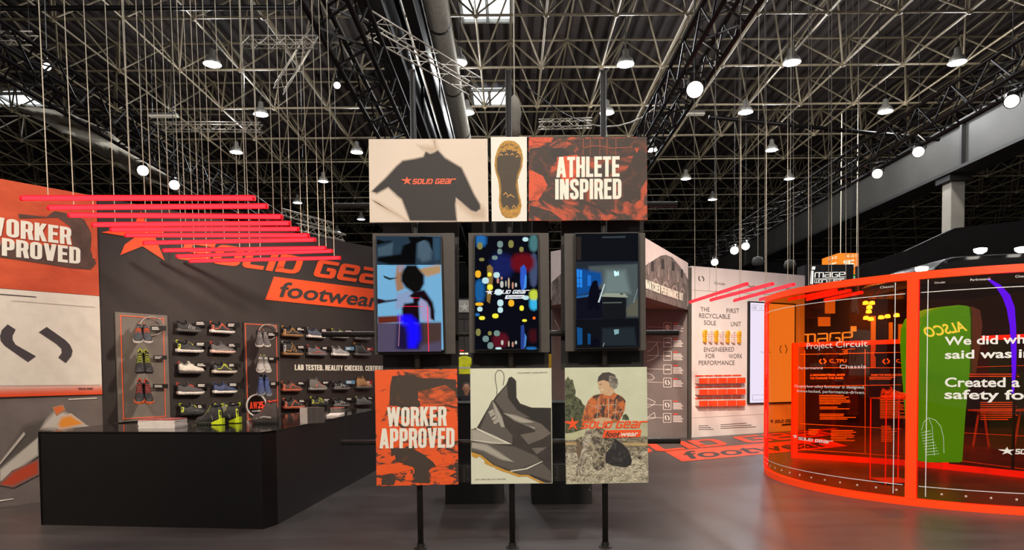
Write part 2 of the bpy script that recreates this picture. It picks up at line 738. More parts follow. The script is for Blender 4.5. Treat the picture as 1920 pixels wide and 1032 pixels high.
# ---- skylights in the roof
SKY = MEMIT('daylight_pane', (238, 246, 255), 2.6)
alu = M('skylight_frame', (150, 148, 140), 0.5)
for n, (x0, x1, y0, y1) in enumerate([(868, 962, -34, 36), (888, 950, 166, 196), (-20, 48, 172, 196)]):
    pl = Plane((0, 0, ROOFZ - 0.04), (1, 0, 0), (0, 1, 0))
    a, b = pl.hit(x0, y1), pl.hit(x1, y0)
    ax, bx, ay, by = min(a.x, b.x), max(a.x, b.x), min(a.y, b.y), max(a.y, b.y)
    t = MB()
    t.slab([(ax, ay, ROOFZ - .05), (bx, ay, ROOFZ - .05), (bx, by, ROOFZ - .05), (ax, by, ROOFZ - .05)], (0, 0, .04))
    so = t.build('window_%d' % (n + 1), SKY)
    struct(so)
    so['label'] = ['large bright skylight at the top centre of the roof', 'smaller bright skylight above the shoe sole poster', 'bright skylight at the far left of the roof'][n]
    so['category'] = 'skylight'
    t = MB()
    for k in range(3):
        xx = ax + (bx - ax) * k / 2
        t.box((xx, (ay + by) / 2, ROOFZ - .12), (.12, by - ay, .12))
    for yy in (ay, by):
        t.box(((ax + bx) / 2, yy, ROOFZ - .12), (bx - ax, .12, .12))
    t.build('window_frame', alu, so)

# ---- space frame of tubes carrying the roof
STEEL = M('frame_steel', (104, 92, 72), 0.45, 0.2, var=0.12, vs_=0.6)
ROWS, D0, DR = 16, 8.195, 1.655
def bn(i, j):
    return Vector(((0.53 + i) * SF, (D0 + DR * j) * SF, HB))
def un(i, j):
    return Vector(((0.03 + i) * SF, (D0 + DR * (j + 0.5)) * SF, HU))
segs = []
for j in range(ROWS):
    lim = int((D0 + DR * j) * 0.80) + 2
    for i in range(-lim, lim + 1):
        b0 = bn(i, j)
        segs += [(b0, bn(i + 1, j), .043), (un(i, j), un(i + 1, j), .043)]
        if j + 1 < ROWS:
            segs += [(b0, bn(i, j + 1), .04), (un(i, j), un(i, j + 1), .04)]
            for di in (0, 1):
                segs.append((b0, un(i + di, j), .035))
            for di in (0, 1):
                segs.append((bn(i, j + 1), un(i + di, j), .035))

def inview(p, m=60):
    c = RM.transposed() @ (p - EYE)
    if c.z > -0.5:
        return None
    x = 960 - F * c.x / c.z
    y = CY + F * c.y / c.z
    if -m < x < 1920 + m and -m < y < 720:
        return (x, y)
    return None
near, far = [], []
for a, b, r in segs:
    pa, pb = inview(a), inview(b)
    if pa is None and pb is None:
        pm = inview((a + b) / 2)
        if pm is None:
            continue
    (near if True else far).append((a, b, r))
near.sort(key=lambda q: (q[0].y + q[1].y))
far = near[300:]
near = near[:300]
frame = thing('roof_space_frame', 'grey steel tube space frame carrying the hall roof', 'roof frame', (0, 30, HB))
frame['kind'] = 'structure'
t = MB()
t.tube((0, 0, 0), (0, 0, 1), 1.0, 6)
t.v = [q for q in t.v]
ume = bpy.data.meshes.new('strut')
ume.from_pydata(t.v, [], t.f)
ume.materials.append(STEEL)
ume.polygons.foreach_set('use_smooth', [len(p.vertices) == 4 for p in ume.polygons])
for a, b, r in near:
    o = bpy.data.objects.new('strut', ume)
    COL.objects.link(o)
    d = b - a
    o.parent = frame
    o.location = a - WL[frame.name]
    o.rotation_euler = d.to_track_quat('Z', 'Y').to_euler()
    o.scale = (r, r, d.length)
t = MB()
for a, b, r in far:
    t.tube(a, b, r, 4, caps=False)
fo = t.build('far_struts', STEEL, frame)
fo['kind'] = 'stuff'
t = MB()
for j in range(0, 9):
    for i in range(-24, 25):
        for q in (bn(i, j), un(i, j)):
            if inview(q):
                t.lathe([(.03, -.1), (.1, -.05), (.1, .05), (.03, .1)], q, 8)
no = t.build('node_balls', STEEL, frame)
no['kind'] = 'stuff'

# ---- far end of the hall
t = MB()
t.slab([(-60, 70, 0), (60, 70, 0), (60, 70, ROOFZ + .2), (-60, 70, ROOFZ + .2)], (0, .3, 0))
struct(t.build('wall_back', M('hall_end', (26, 22, 21), 0.9, var=.2, vs_=.3)), 'dark far end wall of the hall', 'wall')

# ---- long shoe wall on the left
WD = Vector((0.6118, 0.791, 0)).normalized()
WA = P(0, 945, 8.25)
WA.z = 0
WL1 = Plane(WA, WD)
WN = WL1.n
TOPZ = WL1.hit(0, 336).z
def wall_u(px, py=700):
    return (WL1.hit(px, py) - WA).dot(WD)
def WP(u, z, lift=0.0):
    return WA + WD * u + Vector((0, 0, z)) + WN * lift
UB = wall_u(182, 430)
UEND = wall_u(812, 600)
DARKW = M('shoe_wall_dark', (50, 41, 38), 0.62, var=0.05, vs_=3)
RUST = MCAMO('rust_print', (196, 74, 42), (222, 92, 52), 1.6, 0.8, .35, .65, (1, 1, 2.2))
CREAM = M('cream_print', (232, 222, 206), 0.6, var=.03)
t = MB()
t.slab([WP(UB, 0), WP(UEND, 0), WP(UEND, TOPZ), WP(UB, TOPZ)], -WN * .12)
wl = t.build('wall_left', DARKW)
struct(wl, 'tall dark brown display wall carrying the shoes and the orange word mark', 'wall')
t = MB()
t.slab([WP(-2.2, 0), WP(UB, 0), WP(UB, TOPZ), WP(-2.2, TOPZ)], -WN * .12)
wl2 = t.build('wall_left_print', M('grey_print_wall', (118, 106, 100), 0.65, var=.08, vs_=4))
struct(wl2, 'printed wall section with rust, white and grey bands left of the shoes', 'wall')

ORANGE = M('orange_print', (255, 84, 28), 0.55, var=.02)
CREAMT = M('cream_letters', (244, 238, 222), 0.55, var=.02)
INK = M('dark_ink', (58, 50, 48), 0.6, var=.03)
pl = WL1
L0 = 0.004
zr, zw = WL1.hit(0, 541).z, WL1.hit(0, 745).z
def wband(name, z0, z1, mat):
    q = MB()
    q.slab([WP(-2.2, z0, .02), WP(UB - .004, z0, .02), WP(UB - .004, z1, .02), WP(-2.2, z1, .02)], -WN * .02)
    return q.build(name, mat, wl2)
wband('rust_panel', zr, TOPZ, RUST)
wband('white_panel', zw, zr - .005, CREAM)
# rust panel artwork
def zs(pts, ox, oy, sc):
    return [(ox + x / sc, oy + y / sc) for x, y in pts]
t = MB()
t.pp(pl, zs([(330, 245), (440, 265), (515, 300), (555, 385), (545, 480), (582, 560), (548, 600), (430, 590), (200, 555), (0, 525), (0, 440), (440, 460), (425, 340), (350, 285), (115, 290), (110, 262), (280, 280)], 0, 320, 3.225), M('rust_dark', (92, 66, 56), .6, var=.2, vs_=6), .024)
t.pp(pl, [(182, 427), (158, 412), (171, 437), (172, 452), (170, 462), (174, 485), (182, 487)], RUST, .028)
t.build('artwork', None, wl2)
t = MB()
letters(t, 'WORKER', 'gothic', *px3(pl, .03, (-30, 439), (133.5, 459.5), (-30, 403.5)), CREAMT)
letters(t, 'APPROVED', 'gothic', *px3(pl, .03, (-56, 473), (150.5, 495.5), (-56, 438.5)), CREAMT)
t.build('lettering', None, wl2)
# white panel: symbol, orange fade at its foot, fine print
t = MB()
SYM = M('symbol_grey', (72, 64, 66), .6, var=.03)
t.pp(pl, zs([(35, 168), (72, 192), (57, 220), (58, 240), (72, 262), (165, 315), (128, 342), (22, 268), (3, 245), (0, 222), (8, 195)], 0, 540, 2.455), SYM, .024)
t.pp(pl, zs([(215, 180), (178, 205), (258, 258), (282, 280), (284, 300), (268, 322), (302, 347), (328, 315), (334, 290), (322, 262), (300, 240)], 0, 540, 2.455), SYM, .024)
FADE = MSOFT('orange_fade', (250, 84, 30))
b0, b1 = WL1.hit(0, 745).z, WL1.hit(0, 722).z
q = [WP(-2.2, b0, .024), WP(UB - .004, b0, .024), WP(UB - .004, b1, .024), WP(-2.2, b1, .024)]
t.add(q, [(0, 1, 2, 3)], FADE, [1, 1, 0, 0])
GR = M('fine_grey_line', (180, 168, 158), .6, var=0)
t.pp(pl, [(0, 551), (68, 556.5), (68, 558), (0, 553)], SYM, .024)
t.pp(pl, [(20, 563.5), (178, 576), (178, 577), (20, 564.5)], GR, .024)
t.pp(pl, [(0, 723.5), (186, 722), (186, 723), (0, 724.5)], GR, .024)
letters(t, 'SOLID GEAR', 'techno', *px3(pl, .026, (147, 731), (176, 731), (147, 727.5)), INK)
t.build('artwork', None, wl2)
# grey band: blurred running shoe print
t = MB()
c1 = MSOFT('print_pale', (206, 196, 182), base=(112, 102, 95))
c2 = MSOFT('print_orange', (228, 110, 50), base=(170, 140, 110))
c3 = MSOFT('print_grey', (92, 84, 78), base=(118, 106, 100))
c4 = MSOFT('print_rust', (196, 72, 40), base=(118, 106, 100))
c5 = MSOFT('print_amber', (240, 150, 50), base=(206, 196, 182))
Z = lambda p: zs(p, 0, 540, 2.455)
t.soft(pl, Z([(105, 640), (240, 590), (330, 600), (400, 640), (180, 690), (0, 830), (0, 810)]), c3, 10, .006)
t.soft(pl, Z([(225, 600), (260, 560), (300, 575), (415, 640), (230, 650), (190, 650)]), c1, 10, .009)
t.soft(pl, Z([(250, 555), (285, 548), (292, 560), (262, 580)]), c2, 6, .012)
t.soft(pl, Z([(285, 600), (325, 590), (380, 625), (280, 645), (270, 630)]), c5, 8, .012)
t.soft(pl, Z([(175, 690), (0, 840), (0, 890), (20, 880), (175, 770)]), c1, 6, .009)
t.soft(pl, Z([(175, 795), (60, 850), (0, 905), (60, 912), (175, 855)]), c4, 8, .012)
t.soft(pl, Z([(110, 665), (0, 805), (0, 815), (115, 675)]), c1, 4, .012)
t.pp(pl, Z([(315, 512), (447, 506), (447, 510), (315, 516)]), CREAMT, .008)
t.pp(pl, Z([(0, 978), (62, 970), (62, 974), (0, 984)]), CREAMT, .008)
t.build('artwork', None, wl2)

# word mark on the shoe wall
t = MB()
b3 = px3(pl, .01, (334, 486), (752, 540), (340, 447))
letters(t, 'SOLID GEaR', 'techno', *b3, ORANGE, 0.16)
t.pp(pl, [(264, 396), (275, 421), (318, 428), (291, 445), (308.7, 488.7), (267, 462), (225.5, 478.6), (233.6, 459), (252, 446), (190, 436), (250, 424)], ORANGE, .01)
t.build('word_mark', None, wl)
t = MB()
bl, br, tl_, tr_ = pl.hit(497.7, 562.3, .012), pl.hit(757, 588, .012), pl.hit(514, 519, .012), pl.hit(768, 551, .012)
t.slab([bl, br, tr_, tl_], -WN * .012, ORANGE)
letters(t, 'footwear', 'bold', *px3(pl, .016, (521, 556), (707, 576.5), (526, 528)), INK, .12)
t.build('orange_banner', None, wl)
t = MB()
letters(t, 'LAB TESTED. REALITY CHECKED. CERTIFIED.', 'gothic', *px3(pl, .008, (552.6, 694.5), (722, 696), (552.6, 684)), CREAMT)
t.build('lettering', None, wl)

# ================================================================== COUNTER
BLK = M('counter_black', (15, 12, 12), 0.38, var=.1, vs_=5)
GLOSS = M('counter_gloss_top', (16, 13, 13), 0.09, var=.02)
CT = 1.0
f0 = PZ(77, 985, 0)
f1 = PZ(494, 993, 0)
f2 = PZ(521, 984, 0)
sd = (PZ(703, 884, 0) - PZ(521, 984, 0)).normalized()
back = f2 + sd * 4.3
fd = (f1 - f0).normalized()
nb = Vector((-fd.y, fd.x, 0))
DEP = 1.05
b0 = f0 + nb * DEP
sdn = Vector((-sd.y, sd.x, 0))
# inner corner of the L
inner = f2 + sdn * 1.0
k = (b0 - inner)
# intersect line b0 + fd*s with inner + sd*t
den = fd.x * (-sd.y) + sd.x * fd.y
rx, ry = (inner - b0).x, (inner - b0).y
s_ = (rx * (-sd.y) + sd.x * ry) / den
ic = b0 + fd * s_
backi = back + sdn * 1.0
foot = [f0, f1, f2, back, backi, ic, b0]
ct = thing('reception_counter', 'long black L-shaped counter with a glossy top in front of the shoe wall', 'counter', (f0 + f2) / 2)
def wallq(a, b, z0, z1, th=.03):
    a, b = Vector((a.x, a.y, 0)), Vector((b.x, b.y, 0))
    d = (b - a).normalized()
    n = Vector((-d.y, d.x, 0))
    q = MB()
    q.slab([a + Vector((0, 0, z0)), b + Vector((0, 0, z0)), b + Vector((0, 0, z1)), a + Vector((0, 0, z1))], n * th)
    return q
g = .003
for (a, b) in ((f0 + fd * g, f1 - fd * g), (f1, f2), (f2 + sd * g, f2 + sd * 2.6), (f2 + sd * 2.606, back)):
    wallq(a, b, 0.0, CT - .022).build('panel', BLK, ct)
for (a, b) in ((b0, f0), (ic, b0), (backi, ic), (back, backi)):
    wallq(a, b, 0.0, CT - .022).build('panel', BLK, ct)
t = MB()
ov = .006
t.slab([Vector((q.x, q.y, CT)) for q in foot], (0, 0, -.02))
t.build('top', GLOSS, ct, bevel=.002)

# ================================================================== CENTRE RACK
RY = 6.12
PIPE = M('rack_pipe', (44, 41, 38), 0.42, .3, var=.12)
BOARD = M('rack_grey_board', (72, 66, 62), 0.6, var=.06)
PANEL = M('rack_black_panel', (24, 21, 20), 0.6, var=.1)
rack = thing('display_rack', 'black pipe rack standing on the floor holding posters and screens', 'display rack', P(961, 1030, RY))
for xt, xb in ((773, 789), (953, 961), (1131, 1135)):
    a, b = P(xb, 1030, RY), P(xt, 134, RY)
    a.z = 0
    q = MB()
    q.tube(a, b, .027, 14)
    po = q.build('upright_pole', PIPE, rack, smooth=True)
    q = MB()
    q.lathe([(.06, 0), (.06, .008), (.035, .012), (.033, .05)], a, 16)
    q.build('foot_flange', PIPE, po)
    q = MB()
    q.lathe([(.029, -.004), (.029, .01), (.012, .016)], b, 12)
    q.build('cap', PIPE, po)
for (xa, xb, y) in ((626, 1270, 384.5), (604, 1272, 626), (640, 1275, 829)):
    q = MB()
    p0, p1 = P(xa, y + 1.5, RY + .05), P(xb, y - 1.5, RY + .05)
    q.tube(p0, p1, .025, 14)
    po = q.build('cross_pipe', PIPE, rack, smooth=True)
    for xc in (784, 960, 1134):
        q = MB()
        c = P(xc, y, RY + .025)
        q.box(c, (.075, .11, .07))
        q.build('clamp', PIPE, po, bevel=.008)
ppl = plane_y(RY + .11)
for (x0, x1, y0, y1) in ((718, 860, 412, 694), (884, 1029, 411, 694), (1052, 1207, 410, 694)):
    q = MB()
    q.slab([ppl.hit(x0, y1), ppl.hit(x1, y1), ppl.hit(x1, y0), ppl.hit(x0, y0)], (0, .02, 0))
    q.build('black_panel', PANEL, rack)
ppl = plane_y(RY + .10)
q = MB()
q.slab([ppl.hit(722, 907), ppl.hit(1200, 901), ppl.hit(1200, 869), ppl.hit(722, 875)], (0, .015, 0))
lp = q.build('lower_plate', PANEL, rack)
for (x, y) in ((877, 877), (877, 899), (1042, 876), (1042, 897)):
    q = MB()
    q.lathe([(.006, 0), (.004, .004)], ppl.hit(x, y, .001), 8, axis=(0, -1, 0))
    q.build('screw', M('screw', (150, 140, 130), .4, .6, var=0), lp)

q = MB()
q.path([P(1088, 905, RY + .03), P(1094, 912, RY), P(1102, 916, RY - .01), P(1108, 921, RY - .02)], .0035, 5)
q.build('loose_cable', PIPE, rack)
q = MB()
q.path([P(1100, 905, RY + .03), P(1103, 913, RY), P(1099, 919, RY - .01)], .0035, 5)
q.build('loose_cable', PIPE, rack)

def poster(name, label, quad, Y, mat, th=.03, cat='poster'):
    global CLIP
    CLIP = (max(quad[0][0], quad[3][0]) + .5, min(quad[1][0], quad[2][0]) - .5, max(quad[2][1], quad[3][1]) + .5, min(quad[0][1], quad[1][1]) - .5)
    pl_ = plane_y(Y)
    pts = [pl_.hit(*c) for c in quad]
    base = (pts[0] + pts[1]) / 2 + Vector((0, th / 2, 0))
    root = thing(name, label, cat, base)
    q = MB()
    q.slab(pts, (0, th, 0))
    q.build('board', mat, root, bevel=.002)
    for sx in (.25, .75):
        q = MB()
        c = pts[0].lerp(pts[1], sx).lerp(pts[3].lerp(pts[2], sx), .5)
        q.box(c + Vector((0, th + .03, 0)), (.06, .06, .09))
        q.build('bracket', PIPE, root)
    return root, pl_

PY = 6.02
CREAMP = M('poster_cream', (228, 211, 194), .55, var=.02, vs_=3)
WHITEP = M('poster_white', (240, 236, 226), .55, var=.015)
PGREEN = M('poster_pale', (226, 228, 204), .55, var=.015)
LETT = M('poster_letters', (246, 241, 226), .55, var=.01)

# --- A: torso in a black shirt
ro, pl = poster('torso_poster', 'cream poster of a torso in a black shirt, top left of the rack', [(693, 417.5), (916, 416), (914, 260), (691, 261)], PY, CREAMP)
t = MB()
Z = lambda p: zs(p, 660, 240, 5.16)
BLKINK = MSOFT('shirt_black', (40, 33, 32), base=(218, 200, 182))
SH = MSOFT('print_beige_shade', (204, 180, 158), base=(228, 211, 194))
t.soft(pl, Z([(185, 690), (260, 740), (350, 800), (520, 905), (540, 905), (360, 790), (240, 720)]), SH, 8, .0008)
t.soft(pl, Z([(640, 165), (720, 215), (790, 250), (830, 215), (800, 110), (790, 110), (800, 190), (720, 190)]), SH, 10, .0008)
t.soft(pl, Z([(1000, 690), (1080, 780), (1180, 860), (1280, 880), (1290, 800), (1250, 760)]), SH, 12, .0008)
t.soft(pl, Z([(190, 615), (320, 490), (430, 370), (490, 318), (600, 300), (690, 280), (712, 228), (755, 250), (790, 238), (830, 215), (900, 290), (1000, 350), (1060, 385), (1120, 510), (1180, 640), (1240, 740), (1245, 785), (1200, 815), (1150, 800), (1090, 750), (1005, 675), (1000, 740), (1005, 800), (1015, 902), (560, 902), (530, 820), (480, 690), (440, 660), (350, 575), (240, 635)]), BLKINK, 4.5, .0016)
t.build('artwork', None, ro)
t = MB()
LOGO = M('logo_orange', (255, 92, 40), .5, var=0)
letters(t, 'SOLID GEaR', 'techno', *px3(pl, .0026, (772.6, 345.6), (853, 345), (773.6, 335.6)), LOGO, .16)
starlogo(t, *px3(pl, .0026, (754, 346.5), (772, 346.5), (754, 331)), LOGO)
t.build('lettering', None, ro)

# --- B: shoe sole
ro, pl = poster('sole_poster', 'narrow white poster of a dark and ochre shoe sole seen from below', [(922, 415.5), (988, 415), (988, 256.5), (920, 257)], PY, WHITEP)
t = MB()
Z = lambda p: zs(p, 900, 240, 4.8)
OCH = M('print_ochre', (186, 138, 52), .6, var=.25, vs_=40)
DKS = MSOFT('print_sole_dark', (70, 58, 44), base=(186, 138, 52))
TRD = M('print_tread', (214, 158, 76), .6, var=.1)
TRD2 = M('print_tread_dark', (98, 76, 44), .6, var=.1)
out = [(260, 112), (310, 120), (350, 150), (375, 200), (388, 270), (380, 350), (355, 420), (340, 470), (345, 530), (350, 580), (365, 640), (375, 700), (360, 770), (330, 805), (280, 815), (230, 810), (195, 780), (175, 720), (168, 650), (175, 580), (170, 520), (160, 460), (140, 400), (130, 340), (135, 270), (155, 200), (180, 150), (215, 120)]
t.pp(pl, Z(out), OCH, .0008)
t.soft(pl, Z([(180, 215), (250, 190), (330, 205), (372, 270), (365, 350), (335, 430), (325, 520), (340, 600), (355, 670), (330, 720), (270, 735), (200, 715), (185, 650), (190, 560), (180, 470), (150, 380), (150, 280)]), DKS, 3.5, .0014)
for (cx, cy) in [(200, 170), (240, 150), (285, 150), (325, 175), (220, 205), (262, 190), (305, 200), (345, 220), (190, 240), (240, 235), (290, 235), (335, 255)]:
    t.pp(pl, Z([(cx - 18, cy + 8), (cx, cy - 10), (cx + 18, cy + 8), (cx + 12, cy + 13), (cx, cy), (cx - 12, cy + 13)]), TRD2 if cy < 180 else TRD, .002)
for (cx, cy, w_) in [(275, 610, 40), (230, 590, 22), (240, 710, 20), (305, 705, 20), (275, 755, 26), (220, 745, 26), (330, 745, 26), (275, 785, 30)]:
    t.pp(pl, Z([(cx - w_, cy + 14), (cx, cy - 14), (cx + w_, cy + 14), (cx + w_ - 6, cy + 18), (cx, cy - 4), (cx - w_ + 6, cy + 18)]), TRD, .002)
for k in range(30):
    rr = random.Random(k)
    cx, cy = rr.uniform(160, 350), rr.uniform(260, 460)
    t.pp(pl, Z([(cx - 9, cy + 4), (cx, cy - 5), (cx + 9, cy + 4), (cx, cy + 1)]), M('print_sole_fleck', (92, 80, 62), .6, var=0), .002)
t.build('artwork', None, ro)

# --- C: athlete inspired
camoC = MCAMO('camo_rust', (66, 50, 42), (204, 84, 50), 3.2, 1.9, .47, .60, (1, 1, 1.3), (150, 66, 42), detail=10)
ro, pl = poster('athlete_poster', 'rust and black collage poster reading ATHLETE INSPIRED, top right of the rack', [(991, 414.5), (1214, 413), (1213, 257), (991, 257)], PY, camoC)
t = MB()
Z = lambda p: zs(p, 900, 240, 4.8)
d1 = MCAMO('collage_dark', (58, 44, 38), (122, 62, 44), 9, 1.5, .50, .78)
d2 = MCAMO('collage_red', (150, 62, 40), (226, 88, 50), 8, 1.5, .32, .55)
t.soft(pl, Z([(450, 190), (620, 170), (760, 230), (680, 300), (640, 340), (600, 430), (540, 400), (470, 350), (445, 260)]), d1, 2, .0008)
t.soft(pl, Z([(640, 190), (740, 185), (800, 230), (700, 310), (650, 260)]), MCAMO('collage_darker', (46, 37, 35), (80, 52, 42), 9, 1, .5, .8), 3, .0011)
t.soft(pl, Z([(760, 110), (1480, 85), (1500, 200), (1390, 240), (1220, 270), (930, 250), (880, 160)]), d1, 3, .0008)
t.soft(pl, Z([(1400, 210), (1480, 160), (1505, 240), (1490, 360), (1440, 480), (1440, 640), (1380, 680), (1300, 640), (1290, 420), (1360, 330)]), d1, 3, .0008)
t.soft(pl, Z([(440, 90), (660, 85), (640, 130), (450, 120)]), d2, 1, .0011)
t.soft(pl, Z([(445, 120), (600, 155), (445, 160)]), d2, 1, .0011)
t.soft(pl, Z([(700, 270), (870, 250), (900, 300), (890, 420), (760, 470), (700, 400)]), d2, 4, .0014)
t.soft(pl, Z([(450, 380), (560, 440), (600, 520), (520, 640), (445, 650)]), d2, 4, .0011)
t.soft(pl, Z([(1395, 180), (1430, 185), (1410, 225)]), d2, 1, .0014)
t.soft(pl, Z([(450, 700), (640, 760), (740, 830), (560, 832), (450, 760)]), d1, 3, .0011)
t.soft(pl, Z([(900, 640), (1300, 800), (1290, 810), (880, 660)]), d1, 2, .0011)
for x in (925, 990, 1075, 1140, 1220):
    t.pp(pl, Z([(x, 92), (x + 5, 92), (x + 8, 175), (x + 3, 175)]), M('collage_line', (176, 92, 62), .6, var=0), .0018)
    t.pp(pl, Z([(x, 185), (x + 4, 185), (x + 5, 245), (x + 1, 245)]), MC['collage_line'], .0018)
t.pp(pl, Z([(930, 178), (1010, 160), (1080, 158), (1180, 180), (1370, 170), (1370, 175), (1180, 186), (1080, 164), (1010, 166), (930, 184)]), MC['collage_line'], .0018)
t.build('artwork', None, ro)
t = MB()
letters(t, 'ATHLETE', 'gothic', *px3(pl, .003, (1043, 333), (1161.5, 331.5), (1043, 294.5)), LETT)
letters(t, 'INSPIRED', 'gothic', *px3(pl, .003, (1041, 374.5), (1165, 373.5), (1041, 336)), LETT)
t.build('lettering', None, ro)

# --- D: worker approved
camoD = MCAMO('camo_orange', (70, 56, 46), (242, 92, 34), 6.0, 1.6, .44, .50, (1, 1, 2.0), detail=10)
ro, pl = poster('worker_poster', 'orange and black collage poster reading WORKER APPROVED, bottom left of the rack', [(706, 912.5), (859.5, 909), (857, 692), (702.5, 694)], PY, camoD)
t = MB()
Z = lambda p: zs(p, 700, 685, 4.4875)
d3 = MCAMO('collage_brown', (70, 56, 46), (130, 72, 46), 8, 1.2, .55, .85)
d4 = MCAMO('collage_orange', (150, 66, 34), (248, 94, 32), 9, 1.0, .30, .40, (1, 1, 2.2))
d5 = MCAMO('collage_mid', (104, 64, 44), (236, 100, 46), 7, 1.4, .36, .62, (1, 1, 2.6))
t.soft(pl, Z([(12, 45), (200, 50), (150, 140), (135, 330), (60, 470), (20, 470)]), d4, 3, .0008)
t.soft(pl, Z([(230, 45), (700, 50), (700, 110), (480, 130), (400, 90)]), d5, 5, .0008)
t.soft(pl, Z([(165, 100), (320, 90), (420, 120), (560, 120), (690, 130), (690, 200), (560, 190), (440, 220), (380, 250), (390, 345), (140, 335), (150, 180)]), d3, 4, .0014)
t.soft(pl, Z([(385, 230), (600, 180), (680, 230), (690, 310), (560, 330), (440, 320), (385, 290)]), d5, 5, .0014)
t.soft(pl, Z([(625, 95), (660, 80), (700, 82), (700, 115), (640, 118)]), d4, 1, .0018)
t.soft(pl, Z([(600, 390), (680, 395), (710, 440), (710, 600), (620, 610)]), d4, 2, .0014)
t.soft(pl, Z([(22, 480), (110, 500), (180, 560), (250, 640), (180, 660), (30, 600)]), d4, 2, .0014)
t.soft(pl, Z([(25, 850), (200, 830), (330, 860), (340, 875), (200, 905), (25, 925)]), d4, 1, .0018)
t.soft(pl, Z([(150, 700), (330, 710), (500, 800), (520, 850), (380, 880), (250, 820), (160, 800)]), d3, 3, .0014)
t.soft(pl, Z([(445, 770), (470, 735), (540, 725), (580, 760), (580, 830), (530, 850), (500, 810)]), d4, 1, .0018)
t.soft(pl, Z([(590, 770), (640, 750), (675, 790), (650, 835), (600, 825)]), d4, 1, .0018)
t.soft(pl, Z([(480, 910), (560, 890), (640, 880), (700, 900), (600, 950), (490, 945)]), d4, 1, .0018)
t.soft(pl, Z([(130, 780), (180, 760), (185, 790), (155, 810)]), d4, 1, .0018)
t.soft(pl, Z([(270, 930), (300, 900), (330, 930), (330, 970), (270, 970)]), d4, 1, .0018)
t.soft(pl, Z([(585, 955), (660, 945), (700, 960), (640, 985), (590, 978)]), d4, 1, .0018)
t.soft(pl, Z([(80, 930), (160, 915), (190, 950), (170, 1010), (70, 1010)]), d3, 2, .0016)
t.soft(pl, Z([(350, 880), (460, 870), (470, 990), (350, 985)]), d3, 3, .0014)
t.build('artwork', None, ro)
t = MB()
letters(t, 'WORKER', 'gothic', *px3(pl, .003, (725.5, 800.5), (837, 799), (725.5, 764)), LETT)
letters(t, 'APPROVED', 'gothic', *px3(pl, .003, (711.5, 841.5), (852, 840), (711.5, 804)), LETT)
t.build('lettering', None, ro)

# --- E: grey boot
ro, pl = poster('boot_poster', 'pale poster of a grey safety boot with a heel loop, bottom centre of the rack', [(883.5, 908.5), (1036, 907), (1034, 690.5), (881.5, 691.5)], PY, PGREEN)
t = MB()
Z = lambda p: zs(p, 860, 660, 3.82)
g1 = M('boot_dark', (60, 54, 50), .6, var=.1, vs_=20)
g2 = MSOFT('boot_mid', (96, 90, 84), base=(60, 54, 50))
g3 = MSOFT('boot_light', (176, 170, 158), base=(90, 84, 78))
g4 = MSOFT('boot_white', (222, 220, 204))
g5 = M('boot_ochre', (208, 156, 60), .6, var=.1)
g6 = MSOFT('boot_black', (44, 39, 37), base=(60, 54, 50))
t.pp(pl, Z([(130, 545), (200, 420), (265, 320), (340, 235), (362, 185), (378, 178), (395, 190), (412, 210), (415, 330), (440, 370), (520, 400), (663, 402), (668, 940), (620, 940), (500, 888), (430, 890), (380, 860), (250, 822), (160, 745), (90, 718), (88, 640), (110, 548)]), g1, .0008)
t.soft(pl, Z([(360, 190), (405, 205), (408, 330), (440, 380), (540, 408), (655, 410), (655, 560), (590, 520), (500, 470), (420, 430), (360, 340), (345, 240)]), g6, 2, .0012)
t.soft(pl, Z([(345, 240), (352, 330), (420, 420), (510, 470), (430, 470), (330, 440), (260, 350), (300, 290)]), g2, 2, .0014)
t.soft(pl, Z([(240, 350), (290, 430), (325, 530), (385, 600), (385, 655), (300, 620), (150, 560), (200, 440)]), g2, 3, .0015)
t.soft(pl, Z([(240, 350), (265, 385), (310, 470), (330, 540), (305, 540), (255, 420)]), g3, 2, .0018)
t.soft(pl, Z([(320, 440), (420, 460), (560, 510), (545, 555), (500, 530), (400, 490)]), g3, 4, .0018)
t.pp(pl, Z([(440, 595), (545, 575), (555, 545), (440, 510), (560, 505), (590, 515), (662, 585), (600, 625), (500, 665)]), M('boot_badge', (112, 104, 97), .6, var=.05), .0022)
t.pp(pl, Z([(520, 690), (632, 685), (560, 735)]), MC['boot_badge'], .0022)
t.soft(pl, Z([(90, 560), (130, 560), (250, 600), (370, 660), (200, 655), (92, 630)]), g3, 5, .0018)
t.soft(pl, Z([(92, 645), (250, 665), (400, 680), (560, 750), (590, 785), (430, 840), (380, 850), (260, 810), (160, 735), (90, 712)]), g2, 3, .0014)
t.soft(pl, Z([(92, 650), (200, 665), (290, 720), (400, 790), (300, 770), (180, 710), (90, 690)]), g3, 5, .0018)
t.soft(pl, Z([(395, 860), (520, 820), (600, 800), (668, 860), (668, 930), (520, 880), (440, 880)]), g2, 3, .0016)
t.pp(pl, Z([(130, 545), (250, 602), (385, 662), (240, 655), (90, 636), (90, 630), (240, 648), (340, 655), (240, 608), (125, 556)]), M('boot_edge', (226, 222, 206), .6, var=0), .0024)
t.pp(pl, Z([(370, 852), (480, 835), (600, 783), (600, 789), (490, 842), (375, 860)]), MC['boot_edge'], .0024)
t.pp(pl, Z([(90, 718), (160, 740), (250, 812), (330, 845), (440, 882), (500, 882), (600, 940), (590, 944), (490, 894), (430, 895), (320, 858), (240, 822), (155, 755), (90, 730)]), g5, .002)
for p in ([(90, 722), (145, 745), (130, 765), (95, 748)], [(185, 780), (245, 812), (240, 825), (185, 800)], [(270, 820), (330, 845), (320, 860), (265, 838)], [(380, 862), (440, 885), (435, 898), (375, 878)], [(575, 920), (615, 940), (600, 946), (580, 938)]):
    t.pp(pl, Z(p), g5, .0022)
